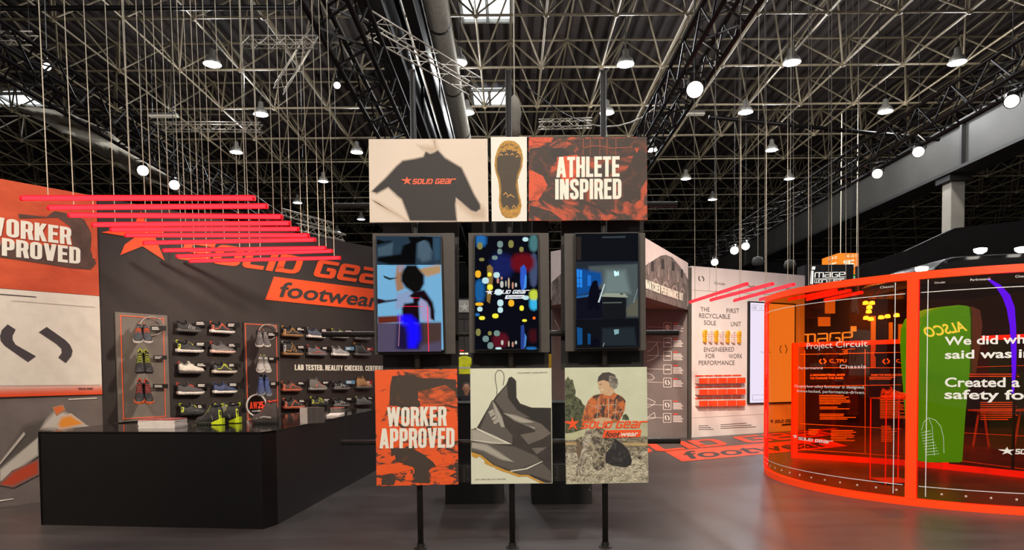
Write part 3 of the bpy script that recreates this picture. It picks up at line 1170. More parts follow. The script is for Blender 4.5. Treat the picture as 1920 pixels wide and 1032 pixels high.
lo = [(272, 310), (275, 270), (262, 200), (262, 160), (280, 133), (302, 133), (322, 155), (326, 190), (318, 240)]
for i in range(len(lo) - 1):
    a, b = lo[i], lo[i + 1]
    dx, dy = b[0] - a[0], b[1] - a[1]
    l = math.hypot(dx, dy)
    nx, ny = -dy / l * 2, dx / l * 2
    t.pp(pl, Z([(a[0] - nx, a[1] - ny), (b[0] - nx, b[1] - ny), (b[0] + nx, b[1] + ny), (a[0] + nx, a[1] + ny)]), g1, .0026)
t.build('artwork', None, ro)
t = MB()
letters(t, 'REVO', 'gothic', *px3(pl, .003, *Z([(212, 432), (256, 520), (246, 412)])), M('revo_letters', (196, 190, 176), .6, var=0))
letters(t, 'ATHLETE INSPIRED / WORKER APPROVED', 'sans', *px3(pl, .003, *Z([(418, 157), (634, 153), (418, 148)])), INK)
letters(t, 'SAFETY SHOES / REVO LOW / SOLID GEAR', 'sans', *px3(pl, .003, *Z([(118, 921), (338, 917), (118, 912)])), INK)
t.build('lettering', None, ro)

# --- F: worker in a plaid shirt kneeling by a log
ro, pl = poster('plaid_poster', 'poster of a kneeling worker in an orange plaid shirt, bottom right of the rack', [(1061.5, 908.5), (1215.5, 905.5), (1213, 688.5), (1059, 690)], PY, M('print_sky', (214, 218, 190), .55, var=.03))
t = MB()
Z = lambda p: zs(p, 1055, 685, 4.487)
fol = MCAMO('print_foliage', (52, 58, 40), (110, 116, 84), 22, 1.5, .4, .62)
stone = MCAMO('print_stone', (112, 104, 88), (216, 208, 182), 16, 2.5, .38, .58, (1, 1, 2))
wallm = MCAMO('print_drystone', (86, 78, 64), (170, 160, 136), 14, 2, .4, .6, (1, 1, 3))
plaid = MCAMO('print_plaid', (70, 58, 52), (214, 118, 62), 13, 1.0, .40, .54, (1.6, 1, 1))
camo = MCAMO('print_camo', (64, 58, 50), (176, 166, 142), 14, 2, .42, .58)
skin = MSOFT('print_skin', (216, 178, 140))
dark = MSOFT('print_dark', (54, 48, 44))
navy = MCAMO('print_navy', (40, 38, 40), (84, 80, 78), 12, 2, .5, .7)
tan = M('print_log', (196, 168, 118), .6, var=.12)
t.pp(pl, Z([(20, 480), (712, 470), (716, 640), (20, 640)]), M('print_haze', (196, 196, 160), .6, var=.08), .0006)
t.pp(pl, Z([(22, 640), (716, 625), (722, 985), (30, 995)]), stone, .0008)
t.pp(pl, Z([(22, 610), (716, 600), (717, 725), (24, 740)]), wallm, .001)
t.pp(pl, Z([(20, 130), (45, 95), (60, 120), (85, 125), (95, 170), (110, 220), (105, 260), (150, 290), (170, 330), (190, 345), (175, 400), (190, 460), (175, 540), (80, 570), (22, 575)]), fol, .0012)
t.pp(pl, Z([(500, 460), (510, 420), (535, 410), (555, 440), (560, 465)]), fol, .0012)
t.pp(pl, Z([(22, 612), (130, 605), (200, 615), (200, 632), (22, 630)]), MC['print_haze'], .0014)
t.pp(pl, Z([(24, 650), (715, 655), (715, 680), (24, 672)]), tan, .0015)
# figure
t.pp(pl, Z([(470, 630), (560, 700), (640, 750), (714, 780), (714, 820), (600, 775), (500, 720)]), camo, .0018)
t.pp(pl, Z([(230, 540), (330, 530), (440, 610), (450, 660), (400, 700), (360, 740), (340, 790), (250, 790), (240, 700)]), camo, .002)
t.pp(pl, Z([(440, 620), (500, 660), (560, 730), (583, 800), (575, 840), (530, 862), (430, 848), (360, 820), (360, 745), (410, 690)]), navy, .0022)
t.pp(pl, Z([(245, 745), (300, 775), (355, 760), (355, 815), (345, 865), (300, 888), (255, 870), (250, 810)]), camo, .0023)
t.pp(pl, Z([(200, 540), (260, 545), (240, 640), (205, 720), (200, 800), (185, 930), (110, 930), (135, 790), (160, 650)]), MCAMO('print_birch', (110, 100, 88), (206, 198, 176), 12, 3, .4, .6), .0024)
t.pp(pl, Z([(115, 620), (165, 600), (165, 660), (150, 780), (130, 800), (112, 700)]), camo, .0025)
t.pp(pl, Z([(330, 240), (430, 230), (500, 265), (530, 300), (520, 380), (500, 430), (470, 480), (330, 500), (260, 470), (200, 480), (160, 475), (185, 370), (215, 300), (260, 255)]), plaid, .0026)
t.pp(pl, Z([(335, 245), (370, 290), (395, 275), (430, 300), (440, 250), (415, 235)]), M('print_collar', (210, 116, 66), .6, var=.1), .0028)
for p in ([(385, 280), (390, 280), (385, 470), (380, 470)], [(275, 340), (450, 330), (450, 334), (275, 344)], [(300, 270), (304, 270), (290, 460), (286, 460)], [(450, 290), (454, 290), (440, 460), (436, 460)], [(220, 330), (330, 370), (330, 374), (220, 334)], [(420, 400), (515, 385), (515, 389), (420, 404)]):
    t.pp(pl, Z(p), M('print_plaid_line', (206, 190, 168), .6, var=0), .003)
t.soft(pl, Z([(310, 180), (360, 150), (430, 200), (430, 235), (400, 262), (345, 250)]), skin, 1, .0029)
t.soft(pl, Z([(300, 130), (345, 125), (390, 140), (400, 200), (380, 235), (340, 245), (322, 232), (315, 205), (302, 190)]), skin, .8, .0031)
t.pp(pl, Z([(292, 150), (300, 100), (335, 65), (390, 60), (440, 80), (455, 120), (440, 150), (395, 145), (345, 125), (300, 138)]), M('print_beanie', (74, 66, 62), .6, var=.15), .0034)
t.pp(pl, Z([(390, 90), (430, 90), (460, 115), (468, 150), (455, 190), (425, 200), (400, 180), (388, 140)]), MCAMO('print_muff', (80, 74, 68), (170, 164, 150), 30, 2, .4, .6), .0036)
t.pp(pl, Z([(318, 204), (345, 205), (338, 213), (322, 211)]), M('print_mouth', (240, 232, 214), .6, var=0), .0036)
t.pp(pl, Z([(308, 160), (330, 158), (330, 163), (308, 165)]), INK, .0036)
t.soft(pl, Z([(255, 455), (330, 440), (400, 445), (420, 465), (330, 500), (280, 480)]), skin, 1, .0036)
t.soft(pl, Z([(118, 640), (150, 650), (160, 700), (135, 790), (120, 740)]), MSOFT('print_glove', (120, 100, 80)), 2, .0036)
t.build('artwork', None, ro)
t = MB()
letters(t, 'SOLID GEaR', 'techno', *px3(pl, .0042, *Z([(150, 535), (700, 530), (158, 475)])), LOGO, .2)
starlogo(t, *px3(pl, .0042, *Z([(25, 548), (140, 548), (25, 436)])), LOGO)
t.poly(px3(pl, .0042, *Z([(332, 612), (652, 606), (664, 545), (352, 548)])), LOGO)
letters(t, 'foot', 'bold', *px3(pl, .005, *Z([(358, 603), (476, 600), (364, 560)])), INK, .15)
letters(t, '.wear', 'bold', *px3(pl, .005, *Z([(470, 600), (630, 597), (472, 558)])), LETT, .15)
t.build('lettering', None, ro)

# ================================================================== MONITORS
BEZ = M('monitor_bezel', (22, 21, 22), .3, var=.03)
ESC = 1.0
def E(name, col, k=1.0):
    return MEMIT('screen_' + name, col, ESC * k)
def ES(name, col, k=1.0):
    return MSOFT('screenfade_' + name, col, ESC * k)

def monitor(label, blabel, bq, mq, sbg, Yb=6.05, Ym=5.99):
    global CLIP
    CLIP = (max(mq[0][0], mq[3][0]) + 2.5, min(mq[1][0], mq[2][0]) - 2.5, max(mq[2][1], mq[3][1]) + 2.5, min(mq[0][1], mq[1][1]) - 2.5)
    pb = plane_y(Yb)
    pts = [pb.hit(*c) for c in bq]
    root = thing('backing_board', blabel, 'board', (pts[0] + pts[1]) / 2 + Vector((0, .02, 0)))
    q = MB()
    q.slab(pts, (0, .035, 0))
    q.build('panel', BOARD, root, bevel=.002)
    pm = plane_y(Ym)
    pts = [pm.hit(*c) for c in mq]
    root = thing('monitor', label, 'monitor', (pts[0] + pts[1]) / 2 + Vector((0, .02, 0)))
    q = MB()
    q.slab(pts, (0, .045, 0))
    q.build('housing', BEZ, root, bevel=.003)
    q = MB()
    cx, cy = sum(p.x for p in pts) / 4, sum(p.z for p in pts) / 4
    ins = [Vector((cx + (p.x - cx) * .965, p.y - .001, cy + (p.z - cy) * .98)) for p in pts]
    q.poly(ins)
    q.build('screen', sbg, root)
    return root, pm

# left monitor
ro, pl = monitor('portrait monitor showing a dark figure on a blue ground, left of three', 'grey backing board behind the left monitor',
                 [(703, 666), (854, 664), (852, 437), (698, 438)], [(706.5, 661), (834, 658.5), (828, 441), (704.5, 442)], E('skyblue', (122, 182, 222), .9))
t = MB()
Z = lambda p: zs(p, 700, 430, 4.3)
t.pp(pl, Z([(24, 58), (545, 58), (547, 288), (28, 288)]), E('slate', (42, 60, 76), .9), .0016)
t.soft(pl, Z([(30, 150), (160, 110), (150, 215), (35, 215)]), ES('slate2', (76, 98, 112), .8), 5.7, .002)
t.soft(pl, Z([(355, 110), (400, 75), (440, 100), (470, 160), (460, 240), (400, 260), (360, 220)]), ES('slate3', (84, 106, 122), .8), 9.5, .002)
t.soft(pl, Z([(480, 70), (540, 65), (540, 240), (500, 250)]), ES('slate4', (56, 86, 108), .8), 7.6, .002)
t.soft(pl, Z([(28, 85), (90, 100), (150, 95), (90, 110), (28, 125)]), ES('ink', (16, 16, 18), .6), 3.8, .0024)
t.soft(pl, Z([(280, 60), (480, 60), (480, 180), (450, 110), (390, 70), (350, 120), (340, 285), (130, 285), (30, 260), (30, 230), (220, 200), (240, 130), (300, 110)]), MC['screenfade_ink'], 5.7, .0028)
# lit middle scene
t.soft(pl, Z([(190, 295), (250, 292), (230, 400), (250, 480), (190, 505), (175, 400)]), ES('tan', (176, 130, 98), .8), 5.7, .002)
t.soft(pl, Z([(350, 330), (520, 295), (545, 295), (545, 350), (430, 380), (400, 360)]), ES('buff', (196, 156, 112), .8), 7.6, .002)
t.soft(pl, Z([(205, 295), (250, 295), (225, 340), (205, 350)]), ES('mauve', (170, 156, 170), .8), 3.8, .002)
t.soft(pl, Z([(190, 520), (300, 490), (300, 540), (330, 560), (290, 600), (220, 640), (180, 650), (180, 570)]), ES('palev', (150, 172, 212), .8), 5.7, .002)
t.soft(pl, Z([(370, 560), (420, 570), (470, 640), (480, 720), (440, 755), (390, 730), (370, 640)]), ES('lilac', (176, 170, 214), .8), 7.6, .002)
t.soft(pl, Z([(270, 290), (345, 290), (375, 330), (410, 370), (410, 440), (380, 500), (330, 520), (305, 500), (260, 470), (225, 420), (225, 370), (240, 330)]), ES('black', (24, 20, 20), .6), 5.7, .003)
t.soft(pl, Z([(335, 500), (410, 490), (440, 530), (480, 590), (495, 660), (495, 740), (460, 720), (455, 640), (430, 590), (380, 555), (365, 590), (370, 640), (375, 760), (240, 760), (230, 640), (250, 600), (320, 590), (320, 560), (290, 540)]), ES('maroon', (36, 18, 24), .6), 5.7, .003)
t.soft(pl, Z([(30, 560), (100, 575), (190, 565), (190, 575), (100, 590), (32, 605)]), ES('maroon2', (52, 22, 30), .6), 3.8, .003)
t.soft(pl, Z([(80, 375), (130, 395), (200, 390), (130, 408), (90, 390)]), MC['screenfade_black'], 2.8, .003)
t.soft(pl, Z([(32, 705), (240, 695), (240, 750), (34, 765)]), ES('brownred', (120, 50, 38), .7), 5.7, .003)
t.pp(pl, Z([(34, 762), (548, 757), (550, 986), (38, 990)]), E('dusk', (92, 82, 108), .8), .0026)
t.soft(pl, Z([(380, 760), (548, 757), (550, 900), (400, 930)]), ES('umber', (88, 66, 62), .7), 11.4, .003)
t.soft(pl, Z([(190, 765), (390, 765), (400, 900), (370, 980), (230, 985), (180, 960)]), ES('deep', (36, 26, 74), .7), 11.4, .0032)
t.soft(pl, Z([(225, 710), (290, 725), (340, 770), (345, 880), (325, 945), (305, 945), (310, 850), (290, 770), (235, 735)]), ES('blue', (20, 10, 255), 1.4), 15.2, .0036)
for (x0, y0, x1, y1, w_) in ((437, 620, 447, 990, 3.2), (300, 552, 370, 555, 2), (235, 623, 400, 622, 2)):
    dx, dy = x1 - x0, y1 - y0
    l = math.hypot(dx, dy)
    nx, ny = -dy / l * w_, dx / l * w_
    t.soft(pl, Z([(x0 - nx, y0 - ny), (x1 - nx, y1 - ny), (x1 + nx, y1 + ny), (x0 + nx, y0 + ny)]), ES('redline', (255, 40, 70), 1.2), 1.5 if w_ > 3 else .5, .004)
t.soft(pl, Z([(212, 680), (218, 680), (207, 945), (200, 945)]), ES('pinkline', (170, 120, 140), .9), 1.1, .004)
t.build('picture', None, ro)

# middle monitor
ro, pl = monitor('portrait monitor showing yellow and blue bokeh spots, middle of three', 'grey backing board behind the middle monitor',
                 [(880, 662.5), (1031, 661), (1029, 437), (878, 437)], [(888.5, 658), (1013, 656), (1010, 440), (888, 441)], E('night', (12, 13, 22), .9))
t = MB()
Z = lambda p: zs(p, 880, 430, 4.3)
def blob(cx, cy, rx_, ry_, mat, soft=1.0, lift=.003, n=10, sq=.8):
    pts = []
    for k in range(n):
        a = 2 * PI * (k + .5) / n
        c, s2 = math.cos(a), math.sin(a)
        pts.append((cx + rx_ * math.copysign(abs(c) ** sq, c), cy + ry_ * math.copysign(abs(s2) ** sq, s2)))
    t.soft(pl, Z(pts), mat, soft, lift)
nb_ = ES('navyglow', (26, 34, 92), .9)
bl_ = ES('azure', (40, 110, 180), .9)
blob(90, 90, 40, 45, bl_, 8, .0016)
blob(80, 500, 40, 90, ES('sea', (28, 96, 160), .9), 8, .0016)
blob(260, 300, 80, 90, nb_, 14, .0016)
blob(430, 270, 90, 70, ES('wine', (110, 18, 28), .9), 10, .0018)
blob(520, 110, 35, 70, ES('teal', (76, 124, 128), .9), 6, .0018)
blob(520, 330, 35, 140, ES('slatebl', (70, 82, 116), .9), 6, .0017)
blob(250, 900, 60, 60, ES('wine2', (92, 22, 34), .9), 8, .0018)
blob(520, 600, 30, 50, ES('cyan', (60, 180, 230), 1), 6, .0022)
blob(520, 530, 34, 40, ES('lime', (196, 210, 70), 1), 5, .0024)
blob(515, 860, 30, 50, ES('wine3', (64, 18, 26), .9), 7, .0018)
blob(500, 965, 40, 10, bl_, 4, .0018)
yel, pal, amb = ES('yellow', (236, 226, 60), 1.1), ES('pale', (188, 222, 226), 1.05), ES('amber', (240, 176, 40), 1.05)
dim, dimp = ES('dimyellow', (140, 134, 76), .9), ES('dimpale', (120, 146, 142), .9)
t.soft(pl, Z([(143, 300), (165, 285), (190, 310), (190, 400), (180, 500), (165, 600), (140, 580), (145, 450)]), ES('gold', (150, 118, 62), .8), 2, .0022)
t.soft(pl, Z([(412, 310), (440, 285), (460, 320), (462, 400), (455, 480), (420, 495), (410, 420)]), ES('cobalt', (46, 88, 196), 1), 2, .0024)
t.soft(pl, Z([(450, 360), (462, 380), (460, 470), (435, 490)]), ES('cobalt2', (70, 140, 226), 1), 1.5, .0028)
t.soft(pl, Z([(415, 780), (440, 770), (450, 900), (440, 968), (415, 968)]), ES('cobalt3', (40, 66, 140), 1), 2, .0024)
t.soft(pl, Z([(448, 840), (462, 870), (455, 940), (440, 965)]), ES('cobalt4', (76, 128, 200), 1), 1.5, .0028)
for (cx, cy, rx_, ry_, m_) in [(70, 362, 24, 30, amb), (163, 365, 17, 17, yel), (220, 370, 26, 24, pal), (130, 415, 28, 26, pal), (167, 468, 24, 24, yel), (235, 508, 30, 26, pal), (250, 595, 25, 28, pal), (250, 652, 22, 24, pal), (338, 597, 24, 28, amb), (422, 637, 18, 22, yel), (210, 700, 26, 20, yel), (102, 717, 25, 16, yel), (445, 737, 20, 11, yel), (455, 553, 26, 18, pal), (80, 605, 34, 14, amb), (85, 645, 22, 20, pal), (248, 122, 24, 28, dimp), (245, 180, 20, 24, dimp), (336, 120, 22, 32, dim), (420, 163, 18, 22, dim), (205, 230, 24, 18, dimp), (100, 245, 22, 14, dim), (452, 82, 24, 18, pal), (85, 135, 22, 30, dim), (72, 832, 20, 30, dim), (165, 840, 16, 18, dim), (222, 840, 25, 24, dimp), (132, 885, 26, 26, dimp), (170, 940, 25, 28, dimp), (235, 962, 26, 10, pal), (65, 690, 18, 14, bl_)]:
    blob(cx, cy, rx_, ry_, m_, .8, .0034)
blob(522, 717, 12, 12, ES('emberorange', (255, 110, 40), 1.1), .6, .0034)
for (cx, cy, rx_, ry_) in [(230, 415, 10, 24), (262, 445, 14, 28), (260, 395, 8, 12), (318, 435, 7, 45), (350, 455, 8, 28), (376, 450, 8, 18), (295, 440, 5, 25), (265, 915, 10, 20), (318, 925, 6, 24), (350, 930, 8, 22), (376, 915, 8, 14)]:
    blob(cx, cy, rx_, ry_, ES('cream%d' % (cx % 3), [(216, 190, 160), (206, 206, 196), (206, 150, 130)][cx % 3], .85), 1.2, .003)
WHS = E('white', (240, 244, 248), 1.0)
letters(t, 'SOLID GEaR', 'techno', *px3(pl, .0044, *Z([(196, 522), (476, 520), (202, 492)])), WHS, .2)
starlogo(t, *px3(pl, .0044, *Z([(135, 528), (192, 528), (135, 488)])), WHS)
t.poly(px3(pl, .0042, *Z([(286, 563), (436, 560), (445, 531), (295, 533)])), WHS)
letters(t, 'footwear', 'bold', *px3(pl, .0048, *Z([(300, 555), (430, 553), (303, 538)])), E('ink2', (30, 34, 60), .6), .2)
t.build('picture', None, ro)

# right monitor
ro, pl = monitor('portrait monitor showing a dim blue workshop with a workbench, right of three', 'grey backing board behind the right monitor',
                 [(1060, 659.5), (1211.5, 657.5), (1210, 437), (1058, 438)], [(1078, 655.5), (1200.5, 653), (1199, 435), (1077, 436.5)], E('dim', (18, 20, 26), .9))
t = MB()
Z = lambda p: zs(p, 1050, 430, 4.3)
t.soft(pl, Z([(340, 60), (530, 55), (525, 70), (340, 72)]), ES('ledge', (62, 72, 76), .8), 2, .002)
t.soft(pl, Z([(125, 60), (170, 60), (170, 250), (130, 250)]), ES('brown', (52, 44, 40), .8), 4, .002)
t.pp(pl, Z([(128, 262), (636, 258), (636, 720), (132, 728)]), E('gloom', (40, 46, 54), .9), .0016)
t.soft(pl, Z([(230, 300), (630, 280), (632, 700), (540, 700), (540, 540), (340, 520), (300, 420), (240, 400)]), ES('greyair', (84, 94, 94), .85), 6, .002)
t.soft(pl, Z([(380, 340), (520, 340), (560, 510), (360, 515)]), ES('glowair', (118, 136, 134), .85), 14, .0024)
t.soft(pl, Z([(132, 320), (220, 330), (330, 350), (340, 430), (250, 510), (134, 540)]), ES('bluewall', (20, 78, 150), .9), 7, .0024)
t.pp(pl, Z([(134, 322), (178, 330), (180, 470), (138, 468)]), E('bluewin', (40, 130, 226), 1.1), .003)
t.pp(pl, Z([(222, 370), (250, 372), (250, 455), (222, 458)]), E('bluewin2', (34, 112, 206), 1.0), .003)
for p in ([(152, 322), (155, 322), (158, 470), (154, 470)], [(134, 390), (180, 392), (180, 396), (134, 394)], [(134, 440), (180, 436), (180, 439), (134, 443)]):
    t.pp(pl, Z(p), E('mullion', (12, 40, 84), .9), .0034)
t.soft(pl, Z([(132, 545), (220, 530), (250, 515), (220, 545), (132, 556)]), ES('sill', (40, 110, 180), .9), 2, .003)
t.pp(pl, Z([(132, 560), (340, 535), (345, 720), (134, 727)]), E('dark2', (20, 20, 34), .8), .0028)
t.pp(pl, Z([(345, 545), (530, 545), (530, 722), (345, 725)]), E('bench', (26, 28, 32), .8), .003)
t.pp(pl, Z([(335, 535), (360, 515), (520, 518), (548, 545), (545, 552), (340, 545)]), E('benchtop', (150, 158, 140), .95), .0034)
t.pp(pl, Z([(345, 590), (500, 588), (500, 596), (345, 598)]), E('benchrail', (110, 116, 110), .8), .0034)
t.pp(pl, Z([(480, 520), (505, 518), (512, 526), (488, 528)]), E('tool', (40, 44, 44), .8), .0038)
t.pp(pl, Z([(220, 650), (235, 500), (248, 460), (262, 425), (285, 412), (302, 420), (305, 455), (312, 490), (345, 485), (345, 495), (315, 515), (310, 600), (318, 655), (290, 655), (275, 620), (255, 650)]), E('silh', (14, 14, 28), .8), .0038)
t.pp(pl, Z([(355, 440), (364, 444), (318, 592), (304, 590)]), E('plank', (190, 206, 206), 1.0), .0042)
t.soft(pl, Z([(434, 340), (445, 336), (460, 348), (472, 334), (476, 372), (440, 380)]), ES('lampglow', (190, 236, 246), 1.3), 1.5, .004)
t.soft(pl, Z([(540, 640), (630, 560), (632, 700), (545, 700)]), ES('warmair', (104, 102, 88), .8), 8, .0026)
t.soft(pl, Z([(590, 590), (625, 480), (628, 484), (596, 594)]), ES('shaft', (150, 164, 166), .8), 1, .003)
t.pp(pl, Z([(136, 790), (180, 800), (180, 930), (140, 935)]), E('bluewin3', (24, 82, 140), .9), .003)
t.pp(pl, Z([(222, 840), (248, 845), (246, 930), (224, 928)]), E('bluewin4', (22, 74, 126), .9), .003)
t.soft(pl, Z([(340, 800), (600, 790), (620, 940), (340, 945)]), ES('gloom2', (40, 48, 54), .8), 8, .002)
t.soft(pl, Z([(434, 810), (474, 808), (474, 842), (440, 852)]), ES('lampglow2', (130, 170, 176), 1), 1.5, .004)
t.pp(pl, Z([(240, 950), (255, 900), (290, 880), (315, 900), (318, 948)]), MC['screen_silh'], .0036)
t.pp(pl, Z([(352, 915), (360, 917), (350, 948), (342, 948)]), E('plank2', (120, 132, 132), 1.0), .0036)
t.build('picture', None, ro)

CLIP = None
# --- low black plinths behind the rack
for (x0, x1, lab) in ((835, 944, 'low black plinth behind the rack, left one'), (998, 1110, 'low black plinth behind the rack, right one')):
    a, b = PZ(x0, 946, 0), PZ(x1, 945, 0)
    root = thing('plinth', lab, 'plinth', (a + b) / 2 + Vector((0, .35, 0)), 'black plinths behind the rack')
    c = (a + b) / 2 + Vector((0, .35, 0))
    q = MB()
    q.box(c + Vector((0, 0, .60)), (b.x - a.x, .7, 1.2))
    q.build('body', PANEL, root, bevel=.004)
    q = MB()
    q.box(c + Vector((0, 0, 1.212)), (b.x - a.x + .01, .71, .024))
    q.build('top', BLK, root, bevel=.003)

# ================================================================== SHOES
def lerp_tab(tab, t):
    for (t0, v0), (t1, v1) in zip(tab, tab[1:]):
        if t <= t1:
            k = (t - t0) / (t1 - t0)
            k = k * k * (3 - 2 * k)
            return v0 + (v1 - v0) * k
    return tab[-1][1]
HW = [(0, .018), (.05, .030), (.15, .036), (.35, .034), (.5, .037), (.7, .045), (.85, .041), (.95, .028), (1, .012)]
LOWH = [(0, .075), (.04, .098), (.10, .092), (.20, .072), (.30, .074), (.40, .100), (.48, .092), (.62, .068), (.78, .052), (.92, .042), (1, .018)]
MIDH = [(0, .115), (.04, .150), (.12, .152), (.25, .138), (.36, .150), (.42, .150), (.50, .112), (.62, .076), (.78, .056), (.92, .045), (1, .018)]
SOLEZ = .030
RING = [(-1, 0), (-1.04, .25), (-.96, .55), (-.72, .85), (-.35, 1.0), (.35, 1.0), (.72, .85), (.96, .55), (1.04, .25), (1, 0)]
SLN = .30

def up_pt(H, t, f, side=-1, out=0.0):
    """a point on the flank of the upper, f = height fraction"""
    h, w_ = lerp_tab(H, t), lerp_tab(HW, t)
    ys = [(0, 1), (.25, 1.04), (.55, .96), (.85, .72), (1, .35)]
    yy = 1
    for (f0, v0), (f1, v1) in zip(ys, ys[1:]):
        if f <= f1:
            yy = v0 + (v1 - v0) * (f - f0) / (f1 - f0)
            break
    lean = .25 * (f > .8)
    return Vector((t * SLN, side * (w_ * yy + out), SOLEZ - .006 + h * f * .93 + out * lean))

def strip(mb, H, pts, wd, out=.003, sides=(-1, 1)):
    """a raised band along (t, f) points on both flanks"""
    for sd_ in sides:
        L, R = [], []
        for i, (t_, f_) in enumerate(pts):
            a = pts[max(i - 1, 0)]
            b = pts[min(i + 1, len(pts) - 1)]
            dx, dy = (b[0] - a[0]) * SLN, (b[1] - a[1]) * .08
            l = math.hypot(dx, dy) or 1
            nx, ny = -dy / l * wd / SLN, dx / l * wd / .08
            L.append(up_pt(H, max(0, min(1, t_ + nx)), max(0, min(1, f_ + ny)), sd_, out))
            R.append(up_pt(H, max(0, min(1, t_ - nx)), max(0, min(1, f_ - ny)), sd_, out))
        n = len(pts)
        mb.add(L + R, [(i, i + 1, n + i + 1, n + i) for i in range(n - 1)])

def shoe_parts(kind, st):
    """list of (part name, MB, colour key, smooth)"""
    H = MIDH if kind == 'mid' else LOWH
    out = []
    T = [0, .03, .08, .15, .22, .30, .38, .44, .52, .60, .68, .76, .84, .90, .95, .985, 1]
    # sole: flared, with toe spring and a lighter midsole above a tread
    mb = MB()
    rows = []
    for t_ in T:
        w_ = lerp_tab(HW, t_) + .006
        sp = .012 * max(0, (t_ - .72) / .28) ** 2 + .004 * max(0, (.12 - t_) / .12)
        waist = .004 * math.exp(-((t_ - .42) / .12) ** 2)
        z0, z1 = .004 + sp + waist, SOLEZ + sp * .6 + (.006 if t_ < .15 else 0)
        x = -.006 + t_ * (SLN + .012)
        rows.append([(x, -w_ * .92, z0), (x, -w_ * 1.04, (z0 + z1) / 2), (x, -w_, z1), (x, w_, z1), (x, w_ * 1.04, (z0 + z1) / 2), (x, w_ * .92, z0)])
    def loft(mb, rows):
        n = len(rows[0])
        vs = [Vector(p) for r in rows for p in r]
        fs = []
        for i in range(len(rows) - 1):
            for k in range(n):
                l = (k + 1) % n
                fs.append((i * n + k, i * n + l, (i + 1) * n + l, (i + 1) * n + k))
        fs.append(list(range(n - 1, -1, -1)))
        fs.append(list(range((len(rows) - 1) * n, len(rows) * n)))
        mb.add(vs, fs)
    loft(mb, rows)
    out.append(('sole', mb, 'sole', False))
    mb = MB()
    for i in range(9):
        t_ = .04 + i * .107
        w_ = lerp_tab(HW, t_) + .003
        sp = .012 * max(0, (t_ - .72) / .28) ** 2
        mb.box((t_ * SLN, 0, .003 + sp), (.022, w_ * 1.9, .010))
    out.append(('tread', mb, 'tread', False))
    # upper
    mb = MB()
    rows = []
    for t_ in T:
        h, w_ = lerp_tab(H, t_), lerp_tab(HW, t_)
        sp = .008 * max(0, (t_ - .72) / .28) ** 2
        rows.append([(t_ * SLN, y * w_, SOLEZ - .006 + sp + z * h * .93) for y, z in RING])
    loft(mb, rows)
    out.append(('upper', mb, 'upper', True))
    # dark opening and padded collar
    mb = MB()
    ring = []
    ts = [.05, .10, .18, .27, .34]
    for t_ in ts:
        ring.append((t_ * SLN, -lerp_tab(HW, t_) * .46, SOLEZ + lerp_tab(H, t_) * .93 + .002))
    for t_ in reversed(ts):
        ring.append((t_ * SLN, lerp_tab(HW, t_) * .46, SOLEZ + lerp_tab(H, t_) * .93 + .002))
    mb.path([Vector(p) for p in ring], .0065, 6, closed=True)
    out.append(('collar', mb, 'collar', True))
    mb = MB()
    mb.poly([Vector(p) + Vector((0, 0, .0005)) for p in ring])
    out.append(('lining', mb, 'lining', False))
    # tongue
    mb = MB()
    t0, t1 = .36, .50
    hz = SOLEZ + lerp_tab(H, .42) * .93
    rows = [[(t0 * SLN - .004, -.018, hz + .020), (t0 * SLN - .004, .018, hz + .020), (t0 * SLN + .004, .018, hz + .022), (t0 * SLN + .004, -.018, hz + .022)],
            [(t0 * SLN + .008, -.020, hz - .012), (t0 * SLN + .008, .020, hz - .012), (t0 * SLN + .018, .020, hz + .004), (t0 * SLN + .018, -.020, hz + .004)]]
    loft(mb, rows)
    out.append(('tongue', mb, 'tongue', False))
    # laces: bars across the throat
    mb = MB()
    n = 5 if kind == 'mid' else 4
    for i in range(n):
        t_ = .42 + i * (.052 if kind == 'low' else .045)
        z = SOLEZ - .006 + lerp_tab(H, t_) * .93 + .004
        w_ = lerp_tab(HW, t_) * .62
        mb.path([(t_ * SLN, -w_ - .004, z - .016), (t_ * SLN + .003, -w_ * .6, z - .001), (t_ * SLN + .006, 0, z + .003), (t_ * SLN + .003, w_ * .6, z - .001), (t_ * SLN, w_ + .004, z - .016)], .0034, 5)
    out.append(('laces', mb, 'lace', True))
    # toe cap
    mb = MB()
    rows = []
    for t_ in [.84, .88, .92, .96, .99, 1.003]:
        tt = min(t_, 1)
        h, w_ = lerp_tab(H, tt) * .62 + .003, lerp_tab(HW, tt) + .002
        sp = .008 * max(0, (tt - .72) / .28) ** 2
        rows.append([(t_ * SLN, y * w_, SOLEZ - .006 + sp + z * h * .93) for y, z in RING])
    loft(mb, rows)
    out.append(('toe_cap', mb, 'toe', True))
    # heel tab loop and heel counter
    mb = MB()
    hz = SOLEZ + lerp_tab(H, .04) * .93
    mb.path([(.010, 0, hz - .022), (-.008, 0, hz - .004), (-.006, 0, hz + .014), (.010, 0, hz + .012), (.016, 0, hz - .002)], .005, 6)
    out.append(('heel_tab', mb, 'heel', True))
    mb = MB()
    for sgn in (-1, 1):
        mb = MB()
        strip(mb, H, [(.03, .15), (.05, .45), (.06, .80)], .012, .003, (sgn,))
        out.append(('heel_counter', mb, 'counter', False))
    # side markings
    mb = MB()
